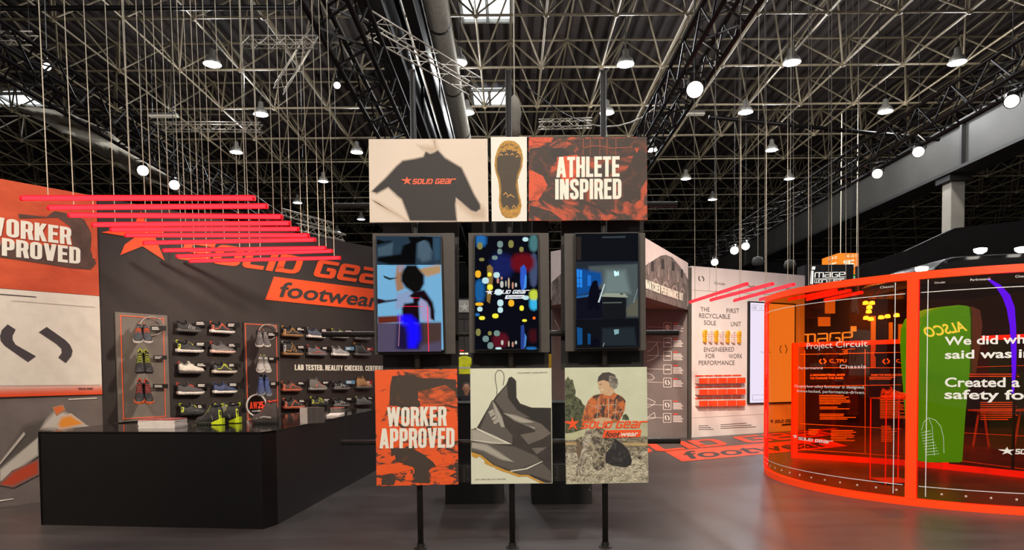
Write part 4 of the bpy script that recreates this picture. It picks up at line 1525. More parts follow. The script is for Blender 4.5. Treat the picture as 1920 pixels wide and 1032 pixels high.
    if st == 'bars':
        for i in range(4):
            strip(mb, H, [(.40 + i * .075, .15), (.44 + i * .075, .50), (.46 + i * .075, .78)], .0035)
    elif st == 'wave':
        strip(mb, H, [(.12, .30), (.28, .42), (.42, .85), (.55, .62), (.72, .40)], .0035)
    elif st == 'zig':
        strip(mb, H, [(.34, .2), (.42, .75), (.46, .3), (.53, .75), (.57, .25), (.63, .7)], .0035)
        strip(mb, H, [(.10, .25), (.34, .2)], .003)
    elif st == 'slash':
        strip(mb, H, [(.30, .15), (.46, .85)], .006)
        strip(mb, H, [(.46, .85), (.80, .35)], .003)
    else:
        strip(mb, H, [(.20, .18), (.50, .30), (.80, .30)], .004)
    half = len(mb.f)
    for sgn in (-1, 1):
        hb = MB()
        for f in mb.f:
            if mb.v[f[0]].y * sgn > 0:
                hb.add([mb.v[i] for i in f], [list(range(len(f)))])
        out.append(('side_stripe', hb, 'stripe', False))
    if st == 'dial' or st == 'slash':
        mb = MB()
        z = SOLEZ + lerp_tab(H, .46) * .93
        mb.lathe([(.015, -.002), (.015, .006), (.010, .010)], (.46 * SLN, -.020, z - .012), 12, axis=(.2, -.8, .6))
        out.append(('dial', mb, 'dial', False))
    return out

SP = {}
def proto(kind, st):
    if (kind, st) not in SP:
        lst = []
        for nm, mb, key, sm in shoe_parts(kind, st):
            me = bpy.data.meshes.new(nm)
            me.from_pydata(mb.v, [], mb.f)
            if sm:
                me.polygons.foreach_set('use_smooth', [True] * len(me.polygons))
            me.materials.append(None)
            lst.append((nm, me, key))
        SP[(kind, st)] = lst
    return SP[(kind, st)]

SC = {}
def smat(col, rough=.6):
    k = tuple(col)
    if k not in SC:
        SC[k] = M('shoe_%d_%d_%d' % k, col, rough, var=.12, vs_=60)
    return SC[k]

BK, GY, WH, RD, YL, OG, NV, TN, GD, LG, BR = (40, 38, 38), (98, 94, 92), (232, 222, 212), (226, 70, 50), (206, 214, 48), (240, 104, 52), (56, 66, 100), (150, 108, 66), (198, 138, 52), (172, 166, 160), (88, 62, 52)
def shoe(label, kind, st, cols, mat4, name=None, group=None, heel_sole=None):
    """cols: upper, sole, lace, stripe, heel, toe"""
    up, so, la, sr, he, to = cols
    cm = {'upper': up, 'sole': so, 'tread': tuple(int(c * .6) for c in so), 'collar': tuple(int(c * .7) for c in up), 'lining': (26, 24, 24), 'tongue': up, 'lace': la, 'toe': to, 'heel': he, 'counter': he if st != 'plain' else up, 'stripe': sr, 'dial': (60, 58, 58)}
    if kind == 'mid' and la in (YL, RD):
        cm['collar'] = la
    root = bpy.data.objects.new(name or ('safety_boot' if kind == 'mid' else 'safety_shoe'), None)
    COL.objects.link(root)
    root.empty_display_size = .05
    root.matrix_world = mat4
    tag(root, label, 'boot' if kind == 'mid' else 'shoe', group)
    for nm, me, key in proto(kind, st):
        o = bpy.data.objects.new(nm, me)
        COL.objects.link(o)
        o.parent = root
        o.material_slots[0].link = 'OBJECT'
        o.material_slots[0].material = smat(cm[key])
    if heel_sole:
        q = MB()
        T2 = [0, .05, .12, .2, .28, .36]
        for sgn in (-1, 1):
            L_ = [Vector((-.007 + t_ * (SLN + .012), sgn * (lerp_tab(HW, t_) + .006) * 1.07, .006)) for t_ in T2]
            R2 = [Vector((-.007 + t_ * (SLN + .012), sgn * (lerp_tab(HW, t_) + .006) * 1.07, .050 * (1 - t_ / .45) + .012)) for t_ in T2]
            q.add(L_ + R2, [(i, i + 1, 7 + i, 6 + i) for i in range(5)])
        q.add([Vector((-.0085, -.026, .006)), Vector((-.0085, .026, .006)), Vector((-.0085, .026, .06)), Vector((-.0085, -.026, .06))], [(0, 1, 2, 3)])
        me = bpy.data.meshes.new('heel_clip')
        me.from_pydata(q.v, [], q.f)
        me.materials.append(smat(heel_sole))
        o = bpy.data.objects.new('heel_clip', me)
        COL.objects.link(o)
        o.parent = root
    return root

def frame4(origin, X, Z, scale=1.0, mirror=False):
    X = Vector(X).normalized()
    Z = Vector(Z)
    Z = (Z - X * Z.dot(X)).normalized()
    Y = Z.cross(X)
    m = Matrix((X, Y, Z)).transposed().to_4x4()
    return Matrix.Translation(origin) @ m @ Matrix.Diagonal((scale, scale, scale, 1))

TAGB = M('tag_black', (22, 20, 20), .35, var=.03)
TAGW = M('tag_white', (220, 214, 206), .5, var=0)
TAGL = M('tag_blue', (92, 132, 160), .5, var=.05)
TAGR = M('tag_red', (140, 40, 38), .5, var=.05)
def tag_holder(px0, px1, py0, py1, label, face=None, lift=.09):
    """slim black label arm: the arm reaches back to the wall, the plate faces the visitor"""
    a, b = WL1.hit(px0, py1, lift), WL1.hit(px1, py1, lift)
    h = (py1 - py0) / F * a.y
    root = thing('label_holder', label, 'label holder', (a + b) / 2, 'label holders on the shoe wall')
    q = MB()
    q.slab([a, b, b + Vector((0, 0, h)), a + Vector((0, 0, h))], -WN * .012)
    q.build('plate', face or TAGB, root)
    q = MB()
    c = (a + b) / 2 + Vector((0, 0, h * .5))
    q.tube(c - WN * .012, c - WN * (lift - .001), .010, 8)
    q.build('arm', TAGB, root)
    q = MB()
    r2 = random.Random(int(px0 * 10))
    d = b - a
    for k_ in range(2):
        z0 = h * (.56 - .32 * k_)
        w1 = r2.uniform(.35, .6)
        q.add([a + d * .08 + Vector((0, 0, z0)) + WN * .001, a + d * (.08 + w1) + Vector((0, 0, z0)) + WN * .001,
               a + d * (.08 + w1) + Vector((0, 0, z0 + h * .2)) + WN * .001, a + d * .08 + Vector((0, 0, z0 + h * .2)) + WN * .001], [(0, 1, 2, 3)])
    q.build('print', TAGW, root)
    return root

HOLD = M('shoe_peg', (30, 28, 28), .5, var=0)
def wall_shoe(x0, x1, yb, label, kind, st, cols, tg, tface=None, short=None):
    lift = .075
    a, b = WL1.hit(x0, yb, lift), WL1.hit(x1, yb, lift)
    L = (b - a).length
    tilt = WD + Vector((0, 0, -.015))
    m = frame4(a + Vector((0, 0, 0)), tilt, (0, 0, 1), L / .312)
    shoe(label, kind, st, cols, m)
    # peg that carries it
    if tg:
        tag_holder(*tg, 'black label arm beside the ' + short, tface)

Z4 = lambda a, b, c, d: (180 + a / 4.486, 180 + b / 4.486, 570 + c / 4.486, 570 + d / 4.486)
Z5 = lambda a, b, c, d: (440 + a / 4.486, 440 + b / 4.486, 570 + c / 4.486, 570 + d / 4.486)
rows = [
    # left block
    (332, 378, 621.7, 'black low shoe with grey side bars, top row left of the frame panels', 'low', 'bars', (BK, GY, GY, LG, BK, BK), Z4(835, 955, 145, 185), None, 'black shoe with grey side bars'),
    (395, 440, 624, 'dark low shoe with orange heel tab and white sole, top row', 'low', 'wave', (BK, WH, OG, OG, OG, BK), Z4(1103, 1210, 158, 200), None, 'white-soled shoe with orange heel, top row'),
    (331.6, 381.7, 660.5, 'dark low shoe with lime laces and white sole, second row', 'low', 'dial', (BK, WH, YL, GY, YL, BK), Z4(838, 957, 320, 360), None, 'lime-laced white-soled shoe'),
    (396, 441, 662, 'charcoal low shoe with orange heel and orange sole edge, second row', 'low', 'plain', (GY, (236, 196, 180), GY, LG, RD, BK), Z4(1110, 1215, 330, 368), None, 'charcoal shoe with orange sole edge'),
    (335, 384, 700.4, 'cream low shoe with red heel tab, third row', 'low', 'plain', ((214, 206, 190), (90, 82, 78), WH, WH, (190, 60, 44), WH), Z4(843, 962, 495, 533), None, 'cream low shoe'),
    (399.6, 444, 700, 'dark low shoe with thin yellow side line and pale sole, third row', 'low', 'wave', (BK, (214, 200, 184), YL, YL, GY, BK), Z4(1112, 1220, 498, 536), None, 'dark shoe with thin yellow line'),
    (333, 383, 740.5, 'dark grey low shoe with red laces and white sole, fourth row', 'low', 'plain', ((72, 66, 68), WH, RD, GY, RD, (72, 66, 68)), Z4(848, 968, 668, 706), None, 'grey shoe with red laces, fourth row'),
    (400.7, 444.6, 738, 'navy striped low shoe with white sole, fourth row', 'low', 'bars', (NV, WH, NV, BK, NV, BK), Z4(1117, 1222, 663, 700), None, 'navy striped shoe'),
    (337.6, 388, 779.5, 'black low shoe with yellow laces behind the counter boots', 'low', 'dial', (BK, (34, 32, 32), YL, GY, YL, BK), Z4(852, 930, 845, 885), None, 'black yellow-laced shoe in the bottom row'),
    (403, 447, 778, 'grey low shoe with yellow heel, mostly hidden by the counter boots', 'low', 'bars', (GY, GY, YL, LG, YL, GY), Z4(1125, 1225, 832, 868), None, 'hidden grey shoe with yellow heel'),
    # right block
    (530, 568, 630.6, 'black and gold low shoe, first in the top row right of the narrow panel', 'low', 'wave', (BK, TN, GD, GD, GD, BK), Z5(520, 610, 195, 230), None, 'black and gold low shoe'),
    (576.6, 611, 633, 'navy grey low shoe with white sole next to the black and gold low shoe', 'low', 'plain', ((74, 78, 92), WH, GY, GY, LG, (74, 78, 92)), Z5(727, 815, 208, 240), None, 'navy grey white-soled shoe'),
    (622.8, 654, 633.5, 'grey low shoe with lime laces partly behind the rack pipe', 'low', 'bars', (GY, LG, YL, LG, YL, BK), Z5(925, 1010, 222, 245), None, 'grey lime-laced shoe by the pipe'),
    (666, 695, 637, 'dark low shoe hidden behind the rack pipe', 'low', 'plain', (BK, GY, GY, GY, GY, BK), None, None, None),
    (530, 568, 666, 'black and gold ankle boot in the second row', 'mid', 'zig', (BK, TN, GD, GD, LG, BK), Z5(527, 612, 350, 380), None, 'black and gold ankle boot'),
    (577, 613, 666.5, 'grey low shoe with red laces next to the black and gold boot', 'low', 'plain', ((92, 86, 88), (120, 112, 110), RD, RD, RD, BK), Z5(735, 817, 358, 388), None, 'grey red-laced shoe, second row'),
    (623, 655, 667, 'silver grey low shoe with thick white sole', 'low', 'wave', ((150, 144, 142), WH, GY, LG, LG, BK), Z5(932, 1005, 362, 392), TAGL, 'silver grey shoe, with a blue face'),
    (665, 696, 667, 'dark ankle boot with tan collar at the end of the second row', 'mid', 'plain', (BK, GY, TN, BK, GD, BK), Z5(1113, 1165, 370, 395), TAGR, 'tan-collared boot, with a red face'),
    (529, 566, 734, 'brown low shoe with orange laces under the lettering', 'low', 'slash', (BR, (196, 104, 80), OG, OG, OG, BK), Z5(530, 617, 655, 683), None, 'brown orange-laced shoe'),
    (580, 613, 732, 'grey ankle boot with an orange slash under the lettering', 'mid', 'slash', ((112, 106, 100), (150, 144, 138), GY, OG, GY, (112, 106, 100)), Z5(738, 820, 650, 678), None, 'grey boot with orange slash'),
    (626, 656, 731, 'black low shoe with white zigzag, upper of the two alike', 'low', 'zig', (BK, (120, 114, 110), BK, WH, GY, BK), Z5(937, 1012, 645, 675), TAGL, 'upper white-zigzag shoe, with a blue face'),
    (668.5, 698, 729, 'tan leather ankle boot with yellow laces', 'mid', 'plain', (TN, GY, GD, BR, BK, BR), Z5(1108, 1160, 645, 675), TAGR, 'tan leather boot, with a red face'),
    (532, 571, 767, 'black low shoe with orange sole line in the bottom row', 'low', 'slash', (BK, (186, 96, 70), OG, OG, OG, BK), Z5(538, 620, 805, 832), None, 'black shoe with orange sole line'),
    (583, 617, 762, 'black low shoe with yellow stitching behind the brochure stack', 'low', 'zig', (BK, BK, YL, YL, YL, BK), Z5(745, 825, 795, 825), None, 'yellow-stitched shoe behind the brochures'),
    (626, 655, 763, 'black low shoe with white zigzag, lower of the two alike', 'low', 'zig', (BK, (120, 114, 110), BK, WH, GY, BK), Z5(937, 1012, 788, 815), None, 'lower white-zigzag shoe'),
    (668, 697, 760, 'dark grey low shoe with pale yellow collar, last in the bottom row', 'low', 'plain', ((84, 82, 78), (90, 88, 86), LG, GY, (206, 196, 120), BK), Z5(1122, 1175, 782, 805), None, 'dark grey shoe with pale collar'),
]
for r_ in rows:
    wall_shoe(*r_)

# ---- framed panels with pairs of shoes facing out
LINE = M('panel_orange_line', (246, 104, 60), .5, es=.25, ecol=(246, 90, 50), var=0)
def shoe_panel(label, quad, line, mat, ring_c, rrx, rry):
    pts = [WL1.hit(x, y, .035) for x, y in quad]
    root = thing('shoe_panel', label, 'wall panel', (pts[0] + pts[1]) / 2)
    q = MB()
    q.slab(pts, -WN * .034)
    q.build('board', mat, root, bevel=.003)
    lp_ = [WL1.hit(x, y, .036) for x, y in line]
    for i in range(4):
        a, b = lp_[i], lp_[(i + 1) % 4]
        d = (b - a).normalized()
        n = WN.cross(d).normalized() * .0045
        q = MB()
        q.slab([a - n - d * .008, b - n + d * .008, b + n + d * .008, a + n - d * .008], WN * .006)
        q.build('orange_line', LINE, root)
    # spoked ring
    c = WL1.hit(*ring_c, .10)
    ru = (WL1.hit(ring_c[0] + rrx, ring_c[1], .10) - c).length
    rz = rry / F * c.y
    q = MB()
    q.path([c + WD * ru * math.cos(a) + Vector((0, 0, rz * math.sin(a))) + WN * .02 * math.sin(a) for a in [2 * PI * k_ / 28 for k_ in range(28)]], .008, 6, closed=True)
    ro_ = q.build('ring', M('ring_grey', (176, 168, 160), .4, .2, var=.05), root, smooth=True)
    for a in (PI / 2, PI, 1.25 * PI, 0):
        q = MB()
        p = c + WD * ru * math.cos(a) + Vector((0, 0, rz * math.sin(a)))
        q.tube(p - WD * .014, p + WD * .014, .011, 8)
        q.build('joint', TAGB, ro_)
    q = MB()
    q.tube(c - WD * ru - WN * .065, c - WD * ru, .008, 6)
    q.build('stay', TAGB, ro_)
    return root

shoe_panel('light grey panel with an orange line frame and three shoe pairs, near the print wall',
           [(223.5, 793), (319.5, 784), (313.7, 592), (216.3, 585)], [(231.7, 786), (310, 781), (306, 598), (225.7, 592)], M('panel_grey', (122, 112, 102), .6, var=.05), (285, 612), 22, 17)
shoe_panel('narrow dark panel with an orange line frame and three shoe pairs, above the round sign',
           [(462, 790), (527, 786), (524, 607.5), (456.7, 604.5)], [(465, 787), (520.9, 783), (517.6, 611), (459.6, 607.5)], M('panel_dark', (70, 60, 57), .6, var=.05), (502.4, 623.5), 17, 14.5)

def pair(x0, x1, yb, kind, st, cols, lab, splay=.12):
    """two shoes side by side on a peg, toes out from the wall and tipped down"""
    for k_, xx in enumerate((x0 + (x1 - x0) * .26, x0 + (x1 - x0) * .74)):
        c = WL1.hit(xx, yb, .46)
        wpx = (x1 - x0) / 2 / F * c.y
        sc = min(1.25, wpx / .100)
        tc = (EYE - c)
        tc.z = 0
        tc.normalize()
        rt = Vector((-tc.y, tc.x, 0))
        look = (tc * .85 + WN * .15 + rt * (splay if k_ else -splay) + Vector((0, 0, -.42))).normalized()
        up = Vector((0, 0, 1))
        L = .30 * sc
        m = frame4(c - look * L, look, up, sc)
        shoe(lab[k_], kind, st, cols, m)
    c = WL1.hit((x0 + x1) / 2, yb - 8, .02)
pair(248, 290, 646, 'low', 'plain', ((70, 74, 78), WH, OG, OG, OG, BK), ('dark low shoe with orange laces, left of the top pair on the grey panel', 'dark low shoe with orange laces, right of the top pair on the grey panel'))
pair(252, 290, 703, 'mid', 'plain', (BK, BK, YL, GY, YL, GY), ('black boot with lime collar, left of the middle pair on the grey panel', 'black boot with lime collar, right of the middle pair on the grey panel'))
pair(250, 292, 760, 'mid', 'plain', (BK, OG, RD, GY, RD, GY), ('black boot with red collar and orange sole, left of the bottom pair', 'black boot with red collar and orange sole, right of the bottom pair'))
pair(478, 510, 653, 'low', 'plain', (GY, WH, LG, OG, OG, GY), ('grey low shoe with orange tabs, left of the top pair on the narrow panel', 'grey low shoe with orange tabs, right of the top pair on the narrow panel'))
pair(480, 511, 701, 'low', 'plain', (LG, WH, GY, YL, YL, GY), ('pale grey low shoe with lime lining, left of its pair on the narrow panel', 'pale grey low shoe with lime lining, right of its pair on the narrow panel'))
pair(481, 512, 745, 'mid', 'plain', (NV, (150, 150, 156), (90, 110, 190), NV, (80, 100, 190), GY), ('navy blue boot, left of the bottom pair on the narrow panel', 'navy blue boot, right of the bottom pair on the narrow panel'))
for a, lab in ((Z4(460, 592, 185, 228), 'label arm beside the orange-laced top pair on the grey panel'), (Z4(485, 597, 435, 470), 'label arm beside the lime-collared pair on the grey panel'), (Z4(483, 607, 675, 712), 'label arm beside the red-collared pair on the grey panel'),
               (Z5(275, 372, 240, 275), 'label arm beside the top pair on the narrow panel'), (Z5(285, 378, 448, 478), 'label arm beside the lime-lined pair on the narrow panel'), (Z5(300, 378, 655, 690), 'label arm beside the navy pair on the narrow panel')):
    tag_holder(*a, lab, None, .12)

# ---- round AW25 sign
c = WL1.hit(481, 760.6, .06)
rz = 21.5 / F * c.y
sg_ = thing('round_sign', 'round black sign with a white ring reading AW25', 'sign', c - Vector((0, 0, rz)))
q = MB()
q.lathe([(rz * .86, 0), (rz * .86, .02)], c - WN * .02, 32, axis=WN)
q.build('disc', TAGB, sg_)
q = MB()
q.path([c + (WD * math.cos(a) + Vector((0, 0, math.sin(a)))) * rz * .92 for a in [2 * PI * k_ / 40 for k_ in range(40)]], rz * .085, 8, closed=True)
q.build('white_ring', TAGW, sg_, smooth=True)
q = MB()
def cw(x, z):
    return c + WD * rz * x + Vector((0, 0, rz * z)) + WN * .003
letters(q, 'AW25', 'gothic', cw(-.66, -.28), cw(.66, -.28), cw(-.66, .32), M('aw_red', (255, 74, 40), .5, es=.2, var=0))
letters(q, 'SOLID GEaR', 'techno', cw(-.45, -.55), cw(.42, -.55), cw(-.45, -.42), TAGW)
q.build('lettering', None, sg_)

# ---- things on the counter
def CTP(px, py):
    return PZ(px, py, CT)
TL = (f0 - f1).normalized()
for k_, (px, py, lab) in enumerate(((450, 794, 'black boot with lime sole on the counter, further back and half hidden'), (418, 797, 'black boot with lime sole at the front of the counter pair'))):
    p = CTP(px, py)
    m = frame4(p, TL, (0, 0, 1), .345 / .312) @ Matrix.Diagonal((1, 1, 1.22, 1))
    shoe(lab, 'mid', 'slash', (BK, (50, 52, 40), (150, 156, 40), GY, (214, 232, 20), BK), m, None, 'lime-heeled boots on the counter', (214, 232, 20))
p = CTP(521, 795)
shoe('dark brown boot with red collar standing alone on the counter', 'mid', 'plain', ((80, 68, 64), (46, 42, 40), RD, LG, RD, (96, 82, 74)), frame4(p, TL, (0, 0, 1), .33 / .312) @ Matrix.Diagonal((1, 1, 1.5, 1)))
PAPER = M('paper_white', (236, 224, 214), .6, var=.05)
COVER = M('brochure_cover', (176, 90, 84), .5, var=.2, vs_=20)
GCOV = M('brochure_dark', (92, 84, 80), .5, var=.2, vs_=20)
# low stack of booklets
p0, p1 = CTP(259, 804), CTP(328, 803.5)
st_ = thing('booklet_stack', 'low stack of white booklets with a pinkish cover on the counter', 'booklets', (p0 + p1) / 2)
wd_, ang = (p1 - p0).length, math.atan2((p1 - p0).y, (p1 - p0).x)
for k_ in range(8):
    q = MB()
    off = random.uniform(-.006, .006)
    R3 = Matrix.Rotation(ang + random.uniform(-.02, .02), 3, 'Z')
    q.box((p0 + p1) / 2 + Vector((off, .15, .006 + k_ * .0125)), (wd_, .28, .0115), None, R3)
    q.build('booklet', COVER if k_ == 7 else PAPER, st_)
# tall stack of brochures at the counter's inner side
p0 = CTP(577, 795)
ang = .75
R3 = Matrix.Rotation(ang, 3, 'Z')
st2 = thing('brochure_stack', 'tall pile of brochures with white page edges on the counter', 'brochures', p0)
hh = 30 / F * p0.y
for k_ in range(12):
    z = hh * (k_ + .5) / 12
    q = MB()
    ctr = p0 + R3 @ Vector((.11, .10, 0)) + Vector((random.uniform(-.002, .002), 0, z))
    q.box(ctr, (.22, .20, hh / 12 * .94), GCOV, R3)
    q.add([ctr + R3 @ Vector((-.1105, -.098, -hh / 26)), ctr + R3 @ Vector((-.1105, .098, -hh / 26)), ctr + R3 @ Vector((-.1105, .098, hh / 26)), ctr + R3 @ Vector((-.1105, -.098, hh / 26))], [(0, 1, 2, 3)], PAPER)
    q.build('brochure', None, st2)
p0 = CTP(615, 781)
st3 = thing('brochure_box', 'low dark brochure box beside the white page pile', 'box', p0 + Vector((.02, .5, 0)))
q = MB()
q.box(p0 + Vector((.0, .52, .045)), (.16, .2, .09))
q.build('body', GCOV, st3, bevel=.004)
q = MB()
q.box(p0 + Vector((.0, .52, .093)), (.165, .205, .006))
q.build('lid', COVER, st3)
# flat white pad
a, b, c_, d_ = CTP(612, 782), CTP(636, 782), CTP(646, 776), CTP(620, 777)
q = MB()
q.slab([p + Vector((0, 0, .022)) for p in (a, b, c_, d_)], (0, 0, -.016))
pd = thing('white_pad', 'flat white pad lying near the counter edge', 'pad', (a + c_) / 2)
q.build('cover', PAPER, pd)
q = MB()
q.slab([p + Vector((0, 0, .006)) for p in (a, b, c_, d_)], (0, 0, -.005))
q.build('pages', M('pad_pages', (210, 200, 190), .7, var=.05), pd)

# ================================================================== RED TUBE LIGHTS
REDT = MEMIT('red_tube_glow', (255, 42, 52), 2.8)
REDC = M('red_tube_shell', (190, 20, 34), .25, var=.03, es=.55, ecol=(255, 10, 30))
DWIRE = M('dull_wire', (96, 90, 80), .5, .2, var=0)
WIRE = M('hanging_wire', (214, 202, 178), .5, .2, var=0)
ORD = ['nearest', 'second', 'third', 'fourth', 'fifth', 'sixth', 'seventh', 'eighth', 'ninth', 'farthest']
LT = [(43, 372), (94, 390), (132, 404), (176, 422), (210, 431), (237.5, 441.5), (271, 456), (308, 470), (333, 481), (357.5, 490)]
RT = [(475, 372), (499, 387), (527, 407), (542, 419), (558, 430), (577, 442), (589.5, 450), (609, 465.6), (621.6, 471), (636.5, 484)]
def tube_light(a, b, label, group, wires, r=.026, ztop=None, fan=.0, wr=.0046):
    root = thing('tube_light', label, 'tube light', (a + b) / 2, group)
    d = (b - a).normalized()
    q = MB()
    q.tube(a, b, r * .8, 12)
    q.build('glow_tube', REDT, root, smooth=True)
    q = MB()
    up = Vector((0, 0, r * .62))
    q.slab([a - up * 1.6 - Vector((0, 0, 0)), b - up * 1.6, b - up * 1.2, a - up * 1.2], d.cross(Vector((0, 0, 1))) * .01)
    q.slab([a + up * 1.2, b + up * 1.2, b + up * 1.75, a + up * 1.75], d.cross(Vector((0, 0, 1))) * .012)
    q.build('channel', REDC, root)
    for p, s2 in ((a, -1), (b, 1)):
        q = MB()
        q.tube(p, p + d * s2 * .018, r, 12)
        q.build('end_cap', REDC, root)
    for f_ in wires:
        p = a.lerp(b, f_) + up
        q = MB()
        tp = Vector((p.x + fan * p.x, p.y + .15, ztop or HB))
        q.tube(p, tp, wr, 6)
        q.build('hanging_wire', WIRE if fan else DWIRE, root)
    return root
for i in range(10):
    wpx = RT[i][0] - LT[i][0]
    Y = 6.5 * 432 / wpx
    a, b = P(*LT[i], Y), P(*RT[i], Y)
    z = 3.27
    a = PZ(LT[i][0], LT[i][1], z) if False else a
    tube_light(a, b, 'red glowing tube light above the counter, %s of the ten in the row' % ORD[i], 'red tubes above the counter', (.11, .47, .965), fan=.06)
R7 = [((1294.5, 567), (1400, 533)), ((1333.5, 563), (1448, 533)), ((1377.6, 564), (1487.7, 534)), ((1426, 562), (1525.5, 538)), ((1480, 562), (1567, 545)), ((1514, 562), (1593, 545.5)), ((1547.6, 563), (1615, 549))]
for i, (p, q_) in enumerate(R7):
    k = i / 6
    tube_light(PZ(*p, 3.0), PZ(*q_, 3.0),  'slanting red tube light by the white wall, %s from the left' % ['first', 'second', 'third', 'fourth', 'fifth', 'sixth', 'seventh'][i], 'red tubes by the white wall', (.1, .92), r=.03, wr=.005)

# ================================================================== CITY-PRINT BOOTH (behind the rack, right)
GREYW = M('booth_grey', (108, 97, 94), .65, var=.05, vs_=3)
C0, CR, CL = P(1203, 700, 12.0), P(1290, 700, 15.04), P(1034, 700, 13.5)
HT, HBZ = 3.96, 3.02
def at(p, z):
    return Vector((p.x, p.y, z))
hdr = thing('city_header', 'overhanging header box printed with a stone facade and white letters', 'booth header', at(C0, HBZ))
hr = Plane(at(C0, 0), (at(CR, 0) - at(C0, 0)))
hl = Plane(at(CL, 0), (at(C0, 0) - at(CL, 0)))
FAC = MCAMO('facade_print', (66, 58, 56), (142, 130, 124), 5, 1.2, .35, .65, (3, 3, .8))
PINKW = M('header_pale', (222, 206, 202), .6, var=.03)
for (a, b) in ((C0, CR), (CL, C0)):
    d = at(b, 0) - at(a, 0)
    n = Vector((-d.y, d.x, 0)).normalized()
    q = MB()
    q.slab([at(a, HBZ), at(b, HBZ), at(b, HT), at(a, HT)], n * .06)
    q.build('header_face', PINKW, hdr)
q = MB()
q.poly([at(CL, HBZ + .02), at(C0, HBZ + .02), at(CR, HBZ + .02), at(P(1290, 700, 16.5), HBZ + .02), at(P(1034, 700, 16.5), HBZ + .02)])
q.build('soffit', GREYW, hdr)
t = MB()
Z = lambda p: zs(p, 1210, 440, 5.16)
pl = hr
t.pp(pl, Z([(-30, 590), (0, 300), (100, 235), (150, 205), (200, 197), (260, 220), (330, 300), (390, 390), (415, 440), (408, 728), (0, 605), (-30, 597)]), FAC, .004)
DW = M('facade_window', (52, 46, 46), .6, var=.1)
AR = M('facade_arch', (156, 142, 136), .6, var=.05)
for (x, y, s2) in ((70, 300, 1), (170, 280, 1), (270, 300, .9), (355, 370, .8)):
    t.pp(pl, Z([(x - 14 * s2, y + 50 * s2), (x + 14 * s2, y + 56 * s2), (x + 14 * s2, y - 30 * s2), (x, y - 46 * s2), (x - 14 * s2, y - 34 * s2)]), DW, .008)
for (x, y, s2) in ((100, 440, 1), (195, 470, 1), (285, 505, .9), (360, 530, .8)):
    t.pp(pl, Z([(x - 34 * s2, y + 30), (x - 20 * s2, y - 5), (x, y - 18), (x + 20 * s2, y), (x + 32 * s2, y + 42), (x + 22 * s2, y + 40), (x, y), (x - 22 * s2, y + 28)]), AR, .008)
for x in (30, 130, 225, 315, 385):
    t.pp(pl, Z([(x - 6, 380 + x * .25), (x + 8, 384 + x * .25), (x + 4, 260 + x * .3), (x - 2, 258 + x * .3)]), AR, .007)
t.build('facade_print', None, hdr)
t = MB()
letters(t, 'UNMATCHED PERFORMANCE OUT', 'gothic', *px3(pl, .014, *Z([(-24, 514), (366, 646), (-24, 424)])), CREAMT)
t.build('lettering', None, hdr)
t = MB()
t.pp(hl, [(1034, 573), (1120, 560), (1203, 545), (1203, 500), (1120, 478), (1056, 510), (1034, 530)], FAC, .004)
t.build('facade_print', None, hdr)
# lower wall with the shoe diagram
LW = Plane(PZ(1214, 823, 0), (PZ(1296, 820.5, 0) - PZ(1214, 823, 0)))
pa, pb = LW.hit(1036, 700), LW.hit(1292.5, 700)
LWN = LW.n
t = MB()
ztp = 3.02
t.slab([at(pa, 0), at(pb, 0), at(pb, ztp), at(pa, ztp)], -LWN * .1)
lw = t.build('wall_diagram', GREYW)
struct(lw, 'grey booth wall with white shoe line drawings and icon boxes', 'wall')
t = MB()
t.slab([at(LW.hit(1290.5, 700, .06), 0), at(LW.hit(1297, 700, .06), 0), at(LW.hit(1297, 700, .06), 4.05), at(LW.hit(1290.5, 700, .06), 4.05)], -LWN * .15)
struct(t.build('trim_1', M('edge_dark', (64, 60, 54), .6, var=.05)), 'narrow dark upright edge between the booth walls', 'trim')
t = MB()
WLN = M('diagram_white', (226, 214, 208), .6, var=0)
RLN = M('diagram_red', (226, 66, 50), .6, var=0)
def pxline(mb, pl, pts, wpx, mat, lift):
    for a, b in zip(pts, pts[1:]):
        dx, dy = b[0] - a[0], b[1] - a[1]
        l = math.hypot(dx, dy) or 1
        nx, ny = -dy / l * wpx / 2, dx / l * wpx / 2
        mb.pp(pl, [(a[0] - nx, a[1] - ny), (b[0] - nx, b[1] - ny), (b[0] + nx, b[1] + ny), (a[0] + nx, a[1] + ny)], mat, lift)
IC = [(1251.6, 614, 0), (1251.7, 642.5, 1), (1251.6, 667.6, 1), (1251.6, 693, 1), (1251.4, 717.7, 2), (1251, 760, 2), (1251, 784, 2)]
for (x, y, k) in IC:
    h = 7.2
    pxline(t, LW, [(x - h, y - 8.5), (x + h, y - 8.5), (x + h, y + 8.5), (x - h, y + 8.5), (x - h, y - 8.5)], .9, WLN, .006)
    if k == 0:
        t.pp(LW, [(x + 5 * math.cos(a), y + 5 * math.sin(a)) for a in [2 * PI * j / 14 for j in range(14)]], WLN, .006)
    elif k == 1:
        t.pp(LW, [(x - 5, y - .5), (x + 5, y - .8), (x + 5, y + 1.6), (x - 5, y + 1)], WLN, .006)
    else:
        pxline(t, LW, [(x - 2, y - 4.5), (x - 4, y - 1), (x - 1.5, y + 4)], 2, WLN, .006)
        pxline(t, LW, [(x + 1, y - 4), (x + 4, y + 1), (x + 2, y + 4.5)], 2, WLN, .006)
    t.pp(LW, [(1262, y - 8), (1271, y - 8), (1271, y - 6), (1262, y - 6)], RLN, .006)
    for j in range(5):
        t.pp(LW, [(1262, y - 4 + j * 2.6), (1277 + (j * 7 % 5), y - 4 + j * 2.6 + .2), (1277 + (j * 7 % 5), y - 2.6 + j * 2.6 + .2), (1262, y - 2.6 + j * 2.6)], WLN, .006)
    pxline(t, LW, [(1214, y - 1), (1244, y)], .7, WLN, .006)
